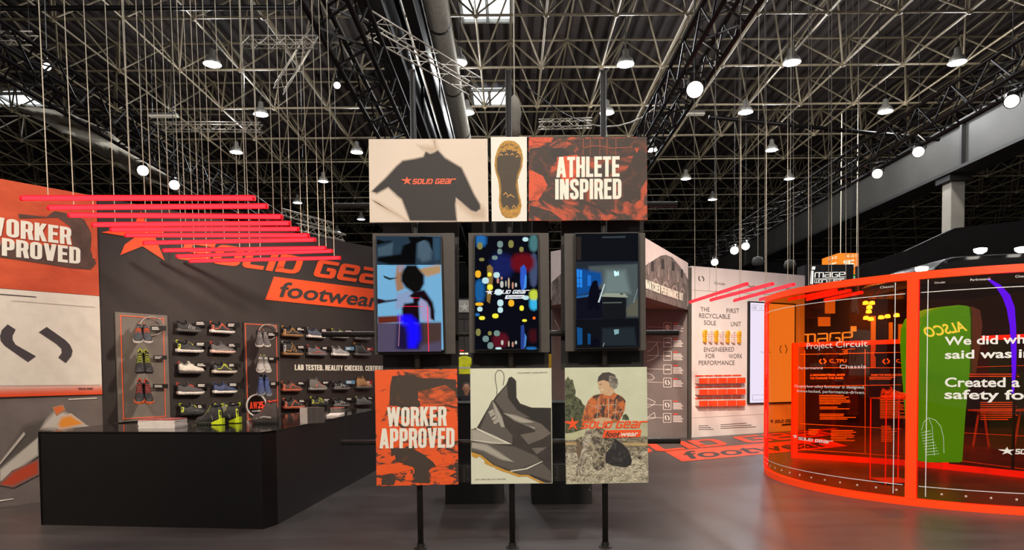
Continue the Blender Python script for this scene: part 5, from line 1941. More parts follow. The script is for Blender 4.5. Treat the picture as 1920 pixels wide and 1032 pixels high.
for cv in ([(1213, 660), (1222, 656), (1228, 648), (1232, 644), (1234, 656), (1233, 668), (1224, 674), (1213, 678)], [(1213, 700), (1222, 703), (1227, 709), (1222, 713), (1213, 713)], [(1213, 747), (1220, 750), (1229, 754), (1224, 760), (1213, 765)], [(1213, 786), (1219, 779), (1227, 774), (1229, 784), (1213, 787)], [(1150, 800), (1180, 770), (1213, 765)], [(1040, 600), (1060, 640), (1100, 650)]):
    pxline(t, LW, cv, .8, WLN, .007)
t.build('diagram', None, lw)

# ================================================================== WHITE PRINTED WALL (right)
A0, A1 = PZ(1297, 821, 0), P(1508, 700, 18.1)
A1.z = 0
WW = Plane(A0, A1 - A0)
WWN = WW.n
wztop = WW.hit(1298, 499).z
WHW = M('white_wall_print', (228, 214, 208), .6, var=.02, vs_=2)
t = MB()
t.slab([A0, A1, at(A1, wztop), at(A0, wztop)], -WWN * .12)
ww = t.build('wall_right', WHW)
struct(ww, 'white printed wall about recyclable soles', 'wall')
t = MB()
TXT = M('print_text_grey', (92, 82, 84), .6, var=0)
pxline(t, WW, [(1298, 544), (1500, 556)], .7, GR, .006)
pxline(t, WW, [(1331, 504), (1330, 546)], .7, GR, .006)
pxline(t, WW, [(1299, 784), (1434, 777)], .7, GR, .006)
letters(t, 'Circular', 'sans', *px3(WW, .008, (1339, 533), (1360, 535), (1339, 528)), TXT)
letters(t, 'Performance', 'sans', *px3(WW, .008, (1402, 539), (1437, 541.5), (1402, 534)), TXT)
letters(t, 'Chassis', 'sans', *px3(WW, .008, (1474, 545), (1496, 546.5), (1474, 540)), TXT)
pxline(t, WW, [(1311, 518), (1310, 523), (1313, 527)], 2, TXT, .006)
pxline(t, WW, [(1316, 518), (1320, 523), (1319, 527.5)], 2, TXT, .006)
for (w_, x0, y0, x1, y1, h) in (('THE', 1313.5, 584, 1330.5, 584.5, 8), ('FIRST', 1361.5, 587, 1386, 587, 8.5), ('RECYCLABLE', 1310, 596, 1369, 598, 8.5), ('SOLE', 1319.5, 609, 1342.5, 610.5, 8.5), ('UNIT', 1370, 612, 1389.5, 612, 8.5),
                                ('ENGINEERED', 1319, 660, 1376.5, 659.5, 8.5), ('FOR', 1322.5, 672, 1340.5, 672, 8.5), ('WORK', 1366.5, 672.5, 1392, 672, 8.5), ('PERFORMANCE', 1309.5, 685, 1377.5, 684.5, 8.5)):
    letters(t, w_, 'sans', *px3(WW, .008, (x0, y0), (x1, y1), (x0, y0 - h)), TXT)
for j in range(3):
    pxline(t, WW, [(1310, 799 + j * 3.4), (1328 + 5 * j, 798.6 + j * 3.4)], 1.1, TXT, .006)
    pxline(t, WW, [(1351, 797 + j * 3.4), (1400 + 9 * j, 794 + j * 3.4)], 1.1, TXT, .006)
letters(t, 'SOLID GEAR', 'techno', *px3(WW, .008, (1452, 794), (1489, 792), (1453, 788)), INK, .15)
starlogo(t, *px3(WW, .008, (1444, 794.5), (1450.5, 794), (1444, 786)), INK)
t.pp(WW, [(1465, 799), (1486, 797.5), (1487.5, 793.8), (1467, 795.5)], INK, .008)
t.build('print', None, ww)
# big screen on the white wall
sc_ = thing('wall_screen', 'large pale lit screen on the white wall beside the orange enclosure', 'screen', WW.hit(1447, 757, .05))
q = MB()
sp_ = [WW.hit(x, y, .06) for x, y in ((1403.5, 758.5), (1491.5, 756), (1492, 570), (1404.5, 565))]
q.slab(sp_, -WWN * .055)
q.build('housing', BEZ, sc_)
q = MB()
q.poly([WW.hit(x, y, .063) for x, y in ((1406, 756), (1489.5, 753.5), (1490, 572.5), (1407, 567.5))])
q.build('display', MEMIT('screen_lilac_white', (240, 228, 248), 1.0), sc_)
q = MB()
SG = MEMIT('screen_grey', (120, 112, 124), .7)
pxline(q, WW, [(1410, 572), (1440, 574), (1440, 583), (1410, 582), (1410, 572)], .5, SG, .066)
pxline(q, WW, [(1413.5, 574.5), (1412.8, 577), (1414.5, 580)], 1, SG, .066)
pxline(q, WW, [(1416, 574.5), (1417.6, 577), (1417, 580)], 1, SG, .066)
letters(q, 'Traceable', 'sans', *px3(WW, .067, (1426, 662.5), (1446, 662.5), (1426, 659.5)), SG)
letters(q, 'SOLID', 'sans', *px3(WW, .067, (1423, 579), (1430, 579.3), (1423, 577)), SG)
pxline(q, WW, [(1411, 741), (1436, 741), (1436, 750), (1411, 751), (1411, 741)], .5, SG, .066)
pxline(q, WW, [(1465, 648), (1462, 655), (1465, 663)], 1.6, SG, .066)
pxline(q, WW, [(1472, 647), (1476, 655), (1473, 663)], 1.6, SG, .066)
q.build('picture', None, sc_)
# hanging sole units
SOL_O, SOL_W = M('sole_ochre', (232, 172, 44), .5, var=.06), M('sole_pink_white', (228, 202, 194), .5, var=.04)
for k in range(7):
    cx = 1321.5 + k * 10.7
    yb, yt = 643.5 + k * .2, 618.5 + k * .35
    b_ = WW.hit(cx, yb, .05)
    t_ = WW.hit(cx, yt, .05)
    L = (t_ - b_).z
    uu = WW.u
    root = thing('sole_unit', '%s moulded shoe sole on the white wall, %s from the left' % ('ochre' if k % 2 == 0 else 'pale pink', ['first', 'second', 'third', 'fourth', 'fifth', 'sixth', 'seventh'][k]), 'shoe sole', b_, 'soles on the white wall')
    outl = [(.0, .0), (.10, .0), (.16, .06), (.17, .2), (.13, .35), (.13, .5), (.19, .65), (.20, .8), (.15, .95), (.05, 1.0), (-.06, .98), (-.14, .88), (-.17, .75), (-.14, .55), (-.11, .42), (-.13, .25), (-.12, .08)]
    pts = [b_ + uu * (x * L * .95) + Vector((0, 0, z * L)) for x, z in outl]
    q = MB()
    q.slab([p + WWN * .03 for p in pts], -WWN * .06)
    q.build('outsole', SOL_O if k % 2 == 0 else SOL_W, root, bevel=.006)
    q = MB()
    for j in range(5):
        c = b_ + Vector((0, 0, L * (.12 + j * .18))) + WWN * .035
        q.box(c, (L * .2, L * .2, L * .06), None, Matrix((uu, WWN, Vector((0, 0, 1)))).transposed() @ Matrix.Diagonal((1, .15, 1)))
    q.build('tread_bars', M('sole_ochre_dark', (196, 140, 30), .5, var=.05) if k % 2 == 0 else M('sole_pink_dark', (198, 170, 164), .5, var=.05), root)
# orange boxes
OB = M('orange_box', (246, 72, 30), .5, var=.04)
OBI = M('orange_box_inner', (222, 190, 180), .6, var=.04)
for r_ in range(3):
    for c_i in range(5):
        x0 = 1312 + c_i * 17.6
        yt = 709.5 + r_ * 21.3 - (.25 * c_i)
        h, wpx = 10.5, 15.5
        lf = .16
        a, b = WW.hit(x0, yt + h, lf), WW.hit(x0 + wpx, yt + h - .2, lf)
        hh = (WW.hit(x0, yt, lf) - a).z
        lab = 'small orange wall box, %s row, %s from the left' % (['top', 'middle', 'bottom'][r_], ['first', 'second', 'third', 'fourth', 'fifth'][c_i])
        root = thing('wall_box', lab, 'box', (a + b) / 2 - WWN * .07, 'orange boxes on the white wall')
        q = MB()
        q.slab([a, b, b + Vector((0, 0, hh)), a + Vector((0, 0, hh))], -WWN * .02)
        q.build('front', OB, root)
        for p in (a, b - WW.u * .012):
            q = MB()
            q.slab([p - WWN * .02, p - WWN * .158, p - WWN * .158 + Vector((0, 0, hh)), p - WWN * .02 + Vector((0, 0, hh))], WW.u * .012)
            q.build('side', OBI, root)
        q = MB()
        q.slab([a - WWN * .158 + Vector((0, 0, 0)), b - WWN * .158, b - WWN * .02, a - WWN * .02], Vector((0, 0, .012)))
        q.build('bottom', OBI, root)
        q = MB()
        bk0 = Vector((0, 0, hh * 1.30))
        q.slab([a - WWN * .14 + bk0, b - WWN * .14 + bk0, b - WWN * .14 + bk0 + Vector((0, 0, hh * .22)), a - WWN * .14 + bk0 + Vector((0, 0, hh * .22))], -WWN * .018)
        q.build('lid_edge', OB, root)

# ---- orange logo on the floor
FO = M('floor_orange', (255, 78, 44), .5, var=.05, vs_=5)
def fp(x, y, z=.004):
    return PZ(x, y, z)
fm = thing('floor_logo', 'orange word mark laid on the dark floor before the white wall', 'floor graphic', fp(1380, 845, 0))
t = MB()
box_ = [fp(1279, 866), fp(1590, 837), fp(1541, 822.5), fp(1246, 847)]
t.poly(box_, FO)
letters(t, 'footwear', 'bold', fp(1291, 861, .006), fp(1563, 836.5, .006), fp(1271, 848, .006), INK, .12)
letters(t, 'SOLID GEaR', 'techno', fp(1080, 862, .005), fp(1612, 812, .005), fp(1062, 846, .005), FO, .16)
starlogo(t, fp(1010, 868, .005), fp(1076, 862, .005), fp(992, 850, .005), FO)
t.build('lettering', None, fm)

# ================================================================== ORANGE ACRYLIC ENCLOSURE
def acrylic(name, T, refl):
    m = bpy.data.materials.new(name)
    m.use_nodes = True
    nt = m.node_tree
    for n in list(nt.nodes):
        nt.nodes.remove(n)
    tr = nt.nodes.new('ShaderNodeBsdfTransparent')
    tr.inputs[0].default_value = T + (1,)
    gl = nt.nodes.new('ShaderNodeBsdfGlossy')
    gl.inputs['Roughness'].default_value = .02
    lw_ = nt.nodes.new('ShaderNodeLayerWeight')
    lw_.inputs['Blend'].default_value = .5
    mx = nt.nodes.new('ShaderNodeMixShader')
    o = nt.nodes.new('ShaderNodeOutputMaterial')
    pw = nt.nodes.new('ShaderNodeMath')
    pw.operation = 'POWER'
    pw.inputs[1].default_value = 6.0
    mu = nt.nodes.new('ShaderNodeMath')
    mu.operation = 'MULTIPLY_ADD'
    mu.inputs[1].default_value = .16
    mu.inputs[2].default_value = refl
    nt.links.new(lw_.outputs['Facing'], pw.inputs[0])
    nt.links.new(pw.outputs[0], mu.inputs[0])
    nt.links.new(mu.outputs[0], mx.inputs[0])
    nt.links.new(tr.outputs[0], mx.inputs[1])
    nt.links.new(gl.outputs[0], mx.inputs[2])
    nt.links.new(mx.outputs[0], o.inputs[0])
    return m
ACR = acrylic('orange_acrylic', (1.0, .21, .012), .05)
ACR2 = acrylic('orange_acrylic_inner', (1.0, .40, .08), .04)
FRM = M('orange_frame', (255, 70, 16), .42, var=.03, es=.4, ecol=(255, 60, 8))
GLW = M('glass_white_ink', (240, 236, 230), .5, var=0, es=.12)
CC, CRAD, CHT = Vector((6.52, 9.81, 0)), 2.70, 2.70
def cyl(th, z, r=CRAD):
    return Vector((CC.x + r * math.cos(th), CC.y + r * math.sin(th), z))
def cyl_hit(px, py):
    d = ray(px, py)
    ox, oy = -CC.x, -CC.y
    a = d.x ** 2 + d.y ** 2
    b = 2 * (ox * d.x + oy * d.y)
    c = ox * ox + oy * oy - CRAD ** 2
    disc = max(0, b * b - 4 * a * c)
    t_ = (-b - math.sqrt(disc)) / (2 * a)
    p = EYE + d * t_
    th = math.atan2(p.y - CC.y, p.x - CC.x)
    if th < 0:
        th += 2 * PI
    return th, p.z
R_ = math.radians
TH0, TH1, TH2 = R_(158), cyl_hit(1710, 720)[0], R_(300)
enc = thing('orange_enclosure', 'round enclosure of clear orange acrylic in a bright orange frame', 'booth', (CC.x, CC.y, 0))
def arc_band(th0, th1, z0, z1, r0, r1, n, mb):
    rows_ = []
    for i in range(n + 1):
        th = th0 + (th1 - th0) * i / n
        rows_.append([cyl(th, z0, r0), cyl(th, z0, r1), cyl(th, z1, r1), cyl(th, z1, r0)])
    vs = [p for r in rows_ for p in r]
    fs = []
    for i in range(n):
        for k in range(4):
            l = (k + 1) % 4
            fs.append((i * 4 + k, i * 4 + l, i * 4 + 4 + l, i * 4 + 4 + k))
    fs += [(0, 1, 2, 3), tuple(n * 4 + k for k in (3, 2, 1, 0))]
    mb.add(vs, fs)
for nm, z0, z1 in (('bottom_rim', 0.0, .085), ('top_rim', CHT - .085, CHT)):
    q = MB()
    arc_band(TH0, TH2, z0, z1, CRAD - .05, CRAD + .015, 64, q)
    q.build(nm, FRM, enc, smooth=False)
for th, wpx in ((TH0, .06), (TH1, .115), (TH2, .1)):
    q = MB()
    dth = wpx / CRAD / 2
    arc_band(th - dth, th + dth, .085, CHT - .085, CRAD - .05, CRAD + .02, 3, q)
    q.build('post', FRM, enc)
for a, b in ((TH0, TH1), (TH1, TH2)):
    q = MB()
    n = 40
    vs = [cyl(a + (b - a) * i / n, z) for i in range(n + 1) for z in (.08, CHT - .08)]
    q.add(vs, [(2 * i, 2 * i + 1, 2 * i + 3, 2 * i + 2) for i in range(n)])
    q.build('acrylic_pane', ACR, enc, smooth=True)
# white ink on the panes
t = MB()
RI = CRAD + .004
def cq(th0, z0, th1, z1, n=1):
    for i in range(n):
        a = th0 + (th1 - th0) * i / n
        b = th0 + (th1 - th0) * (i + 1) / n
        t.poly([cyl(a, z0, RI), cyl(b, z0, RI), cyl(b, z1, RI), cyl(a, z1, RI)], GLW)
for px in (1677, 1738):
    th, _ = cyl_hit(px, 720)
    cq(th - .0016, .12, th + .0016, CHT - .1)
for z in (.235, CHT - .24):
    cq(TH0 + .03, z - .004, TH1 - .03, z + .004, 24)
    cq(TH1 + .03, z - .004, TH2 - .03, z + .004, 24)
q = MB()
th = TH0 + .10
while th < TH2:
    if abs(th - TH1) > .05:
        p = cyl(th, .165, CRAD)
        n_ = Vector((math.cos(th), math.sin(th), 0))
        d_ = MB()
        d_.lathe([(.014, 0), (.012, .006), (.004, .009)], p, 10, axis=n_)
        d_.build('bolt', M('bolt_pale', (226, 206, 190), .4, .2, var=0), enc)
    th += .085
def ctext(txt, style, x0, y0, x1, h_px, mat=GLW, slant=0.0):
    th0, z0 = cyl_hit(x0, y0)
    th1, _ = cyl_hit(x1, y0)
    zt = cyl_hit(x0, y0 - h_px)[1]
    qs, wd = word(txt, style)
    for i, f in enumerate(qs):
        t.poly([cyl(th0 + (th1 - th0) * (p.x + slant * p.y) / wd, z0 + (zt - z0) * p.y, RI + 2e-5 * (i % 9)) for p in f], mat)
ctext('We did what they', 'bold', 1772, 647.5, 2019, 15.5)
ctext('said was impossible.', 'bold', 1771, 673, 2077, 15.5)
ctext('Created a', 'bold', 1770.5, 725.5, 1912, 17)
ctext('safety footwear', 'bold', 1770, 748, 2052, 17)
ctext('SOLID GEaR', 'techno', 1903, 852, 1990, 10, slant=.15)
ctext('Project Circuit', 'sans', 1512, 655, 1627, 11)
ctext('Performance', 'sans', 1497, 693, 1543, 5)
ctext('Chassis', 'sans', 1574, 691.5, 1624, 7)
ctext('Changing how safety footwear is designed,', 'sans', 1490, 726.5, 1622, 5)
ctext('Science-backed, performance-driven.', 'sans', 1494, 735.5, 1623, 5)
ctext('SOLID GEaR', 'techno', 1497, 825, 1561, 5.5, slant=.15)
ctext('Circular', 'sans', 1752, 532.5, 1773, 3.5)
ctext('Performance', 'sans', 1819, 527.5, 1857, 4.5)
ctext('Chassis', 'sans', 1650, 541.5, 1676, 4)
ctext('Chassis', 'sans', 1903, 521, 1930, 4.5)
def cline(pts, wpx):
    for a, b in zip(pts, pts[1:]):
        dx, dy = b[0] - a[0], b[1] - a[1]
        l = math.hypot(dx, dy) or 1
        nx, ny = -dy / l * wpx / 2, dx / l * wpx / 2
        t.poly([cyl(*cyl_hit(x, y), RI) for x, y in ((a[0] - nx, a[1] - ny), (b[0] - nx, b[1] - ny), (b[0] + nx, b[1] + ny), (a[0] + nx, a[1] + ny))], GLW)
cline([(1728, 808), (1732, 792), (1741, 784), (1754, 788), (1764, 800), (1769, 820), (1770, 850)], .6)
cline([(1742, 786), (1748, 800), (1750, 830), (1752, 855)], .5)
for j in range(9):
    cline([(1727 + j, 812 + j * 5.2), (1745 + j * 2, 808 + j * 5.4)], .6)
for x0, y0, w_, h_ in ((1487, 822, 9, 8), (1874, 853, 28, 15)):
    th0, z0 = cyl_hit(x0, y0)
    th1, _ = cyl_hit(x0 + w_, y0)
    zt = cyl_hit(x0, y0 - h_)[1]
    t.poly([cyl(th0 + (th1 - th0) * x, z0 + (zt - z0) * y, RI) for x, y in STAR], GLW)
t.build('lettering', None, enc)

# inner wall of the enclosure: lower framed panels
IN = [PZ(1490, 859, 0), PZ(1700, 874, 0), PZ(1772, 881, 0), PZ(1921, 897, 0)]
IN.append(IN[3] + (IN[3] - IN[2]) * .9)
IH = 2.08
inn = thing('inner_screen', 'low inner screen of orange framed acrylic inside the round enclosure', 'screen wall', IN[1])
INK_O = M('orange_ink', (255, 150, 70), .5, var=0, es=.35, ecol=(255, 120, 40))
for k in range(4):
    a, b = IN[k], IN[k + 1]
    d = (b - a).normalized()
    n_ = Vector((-d.y, d.x, 0))
    for z0, z1, nm in ((0.0, .09, 'bottom_rail'), (IH - .07, IH, 'top_rail')):
        q = MB()
        q.slab([a + Vector((0, 0, z0)), b + Vector((0, 0, z0)), b + Vector((0, 0, z1)), a + Vector((0, 0, z1))], n_ * .05)
        q.build(nm, FRM, inn)
    q = MB()
    q.slab([a + n_ * .02 + Vector((0, 0, .09)), b + n_ * .02 + Vector((0, 0, .09)), b + n_ * .02 + Vector((0, 0, IH - .07)), a + n_ * .02 + Vector((0, 0, IH - .07))], n_ * .001)
    q.v = q.v[:4]
    q.f = [[0, 1, 2, 3]]
    q.m = [0]
    q.fade = q.fade[:4]
    q.build('acrylic_pane', ACR2, inn)
for k in (0, 2, 4):
    q = MB()
    q.box(IN[k] + Vector((0, .02, IH / 2)), (.09, .07, IH))
    q.build('post', FRM, inn)
t = MB()
I1 = Plane(IN[0], IN[1] - IN[0])
I2 = Plane(IN[2], IN[3] - IN[2])
for (x0, y0, x1, y1) in ((1509, 657, 1509, 845), (1622, 655, 1622, 850), (1500, 665, 1690, 661), (1500, 690, 1690, 690), (1500, 725, 1690, 722), (1500, 795, 1690, 805), (1500, 843, 1690, 856)):
    pxline(t, I1, [(x0, y0), (x1, y1)], .8, INK_O, .01)
for (x0, y0, x1, y1) in ((1798, 655, 1798, 868), (1780, 690, 1920, 686), (1800, 812, 1920, 818), (1780, 862, 1920, 880)):
    pxline(t, I2, [(x0, y0), (x1, y1)], .8, INK_O, .01)
rr = random.Random(3)
for (x, y, n, w_) in ((1536, 742, 6, 70), (1537, 764, 2, 60), (1537, 777, 4, 68), (1516, 806, 4, 22), (1558, 808, 7, 50), (1630, 708, 2, 60), (1650, 750, 12, 50), (1652, 800, 10, 30)):
    for j in range(n):
        pxline(t, I1, [(x, y + j * 3.1), (x + w_ * rr.uniform(.55, 1), y + j * 3.1)], 1.3, INK_O, .01)
for (x, y, n, w_) in ((1838, 755, 9, 70), (1812, 702, 2, 100)):
    for j in range(n):
        pxline(t, I2, [(x, y + j * 4), (x + w_ * rr.uniform(.7, 1), y + j * 4)], 1.6, INK_O, .01)
letters(t, 'C_TPU', 'bold', *px3(I1, .012, (1555, 680), (1587, 680), (1555, 674)), INK_O)
letters(t, 'C_LOOP', 'bold', *px3(I1, .012, (1680, 680), (1716, 680), (1680, 674)), INK_O)
letters(t, 'A MONOMATERIAL MADE', 'bold', *px3(I1, .012, (1519, 705.5), (1584, 705), (1519, 702)), INK_O)
letters(t, 'TO CHANGE THE GAME.', 'bold', *px3(I1, .012, (1519, 711.5), (1582, 711), (1519, 708)), INK_O)
letters(t, 'WHEN THE SHOES ARE DONE', 'bold', *px3(I1, .012, (1633, 705.5), (1696, 705), (1633, 702)), INK_O)
for x in (1536, 1655):
    pxline(t, I1, [(x + 4, 674), (x, 678), (x + 5, 683)], 2.2, INK_O, .012)
    pxline(t, I1, [(x + 8, 673), (x + 13, 678), (x + 9, 682)], 2.2, INK_O, .012)
t.build('lettering', None, inn)

# plinth with a shoe inside
p = PZ(1672, 905, 0)
hp = 1.18
pt = thing('acrylic_plinth', 'clear orange-edged plinth inside the enclosure carrying a shoe', 'plinth', p)
q = MB()
for sx in (-.2, .2):
    for sy in (-.2, .2):
        q = MB()
        q.box(p + Vector((sx, sy, hp / 2)), (.012, .012, hp))
        q.build('edge', FRM, pt)
for z in (.03, hp):
    q = MB()
    q.box(p + Vector((0, 0, z)), (.42, .42, .014))
    q.build('plate', M('plinth_plate', (250, 110, 40), .3, var=.02), pt)
shoe('amber low shoe on the clear plinth inside the enclosure', 'low', 'wave', ((240, 160, 70), (250, 190, 110), BK, BK, BK, (240, 160, 70)), frame4(p + Vector((-.16, 0, hp + .006)), (1, -.15, 0), (0, 0, 1), 1.1))

# trestle bench further in
pb_ = PZ(1878, 838, 0)
tb = thing('trestle_bench', 'wooden trestle bench seen through the acrylic under the white slogan', 'bench', pb_)
WOOD = M('bench_wood', (206, 150, 96), .6, var=.15, vs_=8)
for j in range(4):
    q = MB()
    q.box(pb_ + Vector((0, -.15 + .1 * j, .74)), (1.15, .085, .03))
    q.build('plank', WOOD, tb)
for sx in (-.42, .42):
    for sg2 in (-1, 1):
        q = MB()
        q.tube(pb_ + Vector((sx + sg2 * .05, 0, .725)), pb_ + Vector((sx + sg2 * .16, 0, 0)), .022, 6)
        q.build('leg', WOOD, tb)

# acrylic reflections rebuilt as solid glowing shapes: lime form with mirrored lettering, blue arc
LIME = M('reflected_lime', (40, 150, 20), .6, es=1.05, ecol=(60, 226, 10), var=.06)  # emission imitates the green reflection in the acrylic
tw = thing('lime_reflection', 'lime green reflection with mirrored pale lettering, added as a rounded tower shape behind the orange acrylic', 'tower', P(1775, 870, 9.6))
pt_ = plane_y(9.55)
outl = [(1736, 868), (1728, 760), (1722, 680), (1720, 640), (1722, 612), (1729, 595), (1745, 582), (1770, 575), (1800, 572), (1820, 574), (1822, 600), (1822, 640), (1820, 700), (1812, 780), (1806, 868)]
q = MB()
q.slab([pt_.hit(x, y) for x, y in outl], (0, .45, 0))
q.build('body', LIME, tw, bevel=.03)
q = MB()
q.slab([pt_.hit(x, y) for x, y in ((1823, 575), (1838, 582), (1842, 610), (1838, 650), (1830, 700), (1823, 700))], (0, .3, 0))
q.build('reflection_edge', M('reflected_dark', (90, 100, 70), .6, es=.1, ecol=(60, 90, 30), var=.05), tw)  # darker edge of the imitated reflection
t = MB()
letters(t, 'ALSCO', 'bold', *px3(pt_, .012, (1813, 620), (1737, 633), (1806, 602)), M('reflected_letters', (230, 236, 226), .5, es=2.4, ecol=(130, 255, 255), var=0), .1)
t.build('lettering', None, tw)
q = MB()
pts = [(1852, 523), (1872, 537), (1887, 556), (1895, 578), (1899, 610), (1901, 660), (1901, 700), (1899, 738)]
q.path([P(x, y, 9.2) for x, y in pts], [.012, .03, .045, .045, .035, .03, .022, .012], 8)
bl_o = q.build('reflection_arc', MEMIT('reflected_blue', (6, 0, 255), 70.0), None, smooth=True)  # strong emission imitates a blue reflection, no real lamp here
arc = thing('blue_reflection_arc', 'curved blue reflection, added as a glowing band inside the orange enclosure', 'reflection', WL[bl_o.name])
bl_o.name = 'reflected_arc'
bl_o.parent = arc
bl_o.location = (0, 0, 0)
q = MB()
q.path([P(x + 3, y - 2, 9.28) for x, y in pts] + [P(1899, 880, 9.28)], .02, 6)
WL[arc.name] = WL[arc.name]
q.build('added_rail', TAGB, arc)  # rail added behind the imitated reflection

# ================================================================== NEIGHBOURING STANDS SEEN THROUGH AND OVER THE ENCLOSURE
BK1 = M('stand_black', (24, 21, 21), .6, var=.15, vs_=2)
nbs = thing('image_stand', 'dark neighbouring stand wall with a big outlined word mark, seen through the acrylic', 'booth', P(1600, 790, 20))
pn = plane_y(20)
q = MB()
q.slab([at(pn.hit(1496, 800), 0), at(pn.hit(1930, 800), 0), at(pn.hit(1930, 800), 3.9), at(pn.hit(1496, 800), 3.9)], (0, .2, 0))
q.build('wall', M('stand_brown', (52, 36, 32), .7, var=.2, vs_=1), nbs)
t = MB()
WHE = MEMIT('sign_white', (255, 250, 240), 1.1)
letters(t, 'maGe', 'thin', *px3(pn, .02, (1500, 648), (1600, 643), (1500, 627)), WHE)
letters(t, 'GEAR', 'thin', *px3(pn, .02, (1543, 667), (1604, 664), (1543, 657)), WHE)
t.pp(pn, [(1595, 612), (1606, 612), (1606, 622), (1595, 622)], WHE, .01)
t.build('lettering', None, nbs)
LITP = M('lit_panel', (214, 176, 130), .6, es=.45, ecol=(255, 200, 140), var=.1)
for (x0, x1, y0, y1) in ((1634, 1642, 592, 690), (1668, 1674, 605, 640), (1686, 1692, 608, 640), (1548, 1566, 560, 588), (1535, 1557, 595, 612)):
    q = MB()
    q.slab([pn.hit(x0, y1, .06), pn.hit(x1, y1, .06), pn.hit(x1, y0, .06), pn.hit(x0, y0, .06)], (0, .05, 0))
    q.build('lit_panel', LITP, nbs)
for k, (x, y) in enumerate(((1623, 568), (1635, 568), (1630, 576), (1629, 584), (1624, 596), (1633, 598), (1652, 595), (1664, 593), (1681, 591))):
    c = P(x, y, 19.6)
    q = MB()
    q.lathe([(.03, 0), (.07, -.02), (.08, -.10), (.02, -.11)], c + Vector((0, 0, .05)), 10)
    q.build('spot_lamp', MEMIT('warm_spot', (255, 236, 190), 6), nbs)
q = MB()
q.tube(P(1620, 592, 19.62), P(1695, 588, 19.62), .03, 6)
q.build('lamp_bar', BK1, nbs)
# figures of hanging garments on that stand
GAR = M('garment_dark', (70, 46, 40), .8, var=.2)
for k, (x, y0, y1, w_) in enumerate(((1600, 690, 780, 10), (1660, 640, 700, 9), (1560, 640, 690, 12))):
    c = P(x, y1, 19.5)
    h = (P(x, y0, 19.5) - c).z
    wd = w_ / F * 19.5
    root = thing('garment', ['dark garment hanging low on the neighbouring stand', 'dark garment hanging under the warm spots', 'dark garment hanging behind the outlined letters'][k], 'garment', c)
    q = MB()
    q.slab([c + Vector((-wd, 0, 0)), c + Vector((wd, 0, 0)), c + Vector((wd * 1.1, 0, h * .6)), c + Vector((wd * 1.5, 0, h * .5)), c + Vector((wd * 1.7, 0, h * .6)), c + Vector((wd, 0, h * .95)), c + Vector((wd * .3, 0, h)), c + Vector((-wd * .3, 0, h)), c + Vector((-wd, 0, h * .95)), c + Vector((-wd * 1.7, 0, h * .6)), c + Vector((-wd * 1.5, 0, h * .5)), c + Vector((-wd * 1.1, 0, h * .6))], (0, .18, 0))
    q.build('body', GAR, root, bevel=.03)
    q = MB()
    q.path([c + Vector((0, .09, h)), c + Vector((0, .09, h + .08)), c + Vector((.04, .09, h + .1))], .012, 5)
    q.build('hook', PIPE, root)
# black partition and rounded canopy above the enclosure
q = MB()
pk = plane_y(22.5)
q.slab([at(pk.hit(1612, 700), .0), at(pk.hit(2000, 700), .0), pk.hit(2000, 405), pk.hit(1790, 428), pk.hit(1700, 470), pk.hit(1612, 498)], (0, .3, 0))
tag(q.build('black_partition', BK1), 'plain black partition rising behind the orange enclosure', 'partition')
can = thing('black_canopy', 'rounded glossy black canopy above the orange enclosure at the right edge', 'canopy', P(1900, 505, 14))
q = MB()
pc = plane_y(14)
q.slab([pc.hit(x, y) for x, y in ((1715, 516), (1735, 506), (1762, 500), (1772, 487), (1790, 481), (1850, 477), (1960, 472), (1960, 540), (1715, 540))], (0, 2.2, 0))
q.build('shell', M('canopy_black', (26, 24, 24), .22, var=.05), can, bevel=.12)
for (x, y) in ((1728, 511), (1838, 476), (1915, 474)):
    q = MB()
    q.lathe([(.05, 0), (.11, .04), (.12, .10), (.03, .12)], P(x, y, 13.95), 12)
    q.build('lamp', MEMIT('canopy_lamp', (255, 248, 235), 7), can)
# image workwear lightbox
lb = thing('hanging_lightbox', 'black hanging lightbox sign with glowing outlined word mark', 'sign', P(1552, 540, 19))
q = MB()
p9 = plane_y(19)
q.slab([p9.hit(x, y) for x, y in ((1507, 545), (1599, 545), (1601, 496), (1509, 497))], (0, .5, 0))
q.build('box', BK1, lb)
t = MB()
letters(t, 'maGe', 'thin', *px3(p9, .02, (1527, 521), (1585, 520), (1527, 511)), WHE, .05)
letters(t, 'WORKWEaR', 'thin', *px3(p9, .02, (1527, 531), (1583, 529.5), (1527, 525)), WHE, .05)
t.pp(p9, [(1519, 533), (1524.5, 533), (1525.5, 508), (1520.5, 508)], WHE, .01)
t.pp(p9, [(1522, 506), (1528, 506), (1529, 500), (1523, 500)], WHE, .01)
t.pp(p9, [(1527, 524), (1584, 523), (1584, 522), (1527, 523)], WHE, .01)
t.build('lettering', None, lb)
for x in (1514, 1556, 1595):
    q = MB()
    a = P(x, 498, 19.2)
    q.tube(a, Vector((a.x, a.y, HB)), .006, 5)
    q.build('hanging_wire', DWIRE, lb)
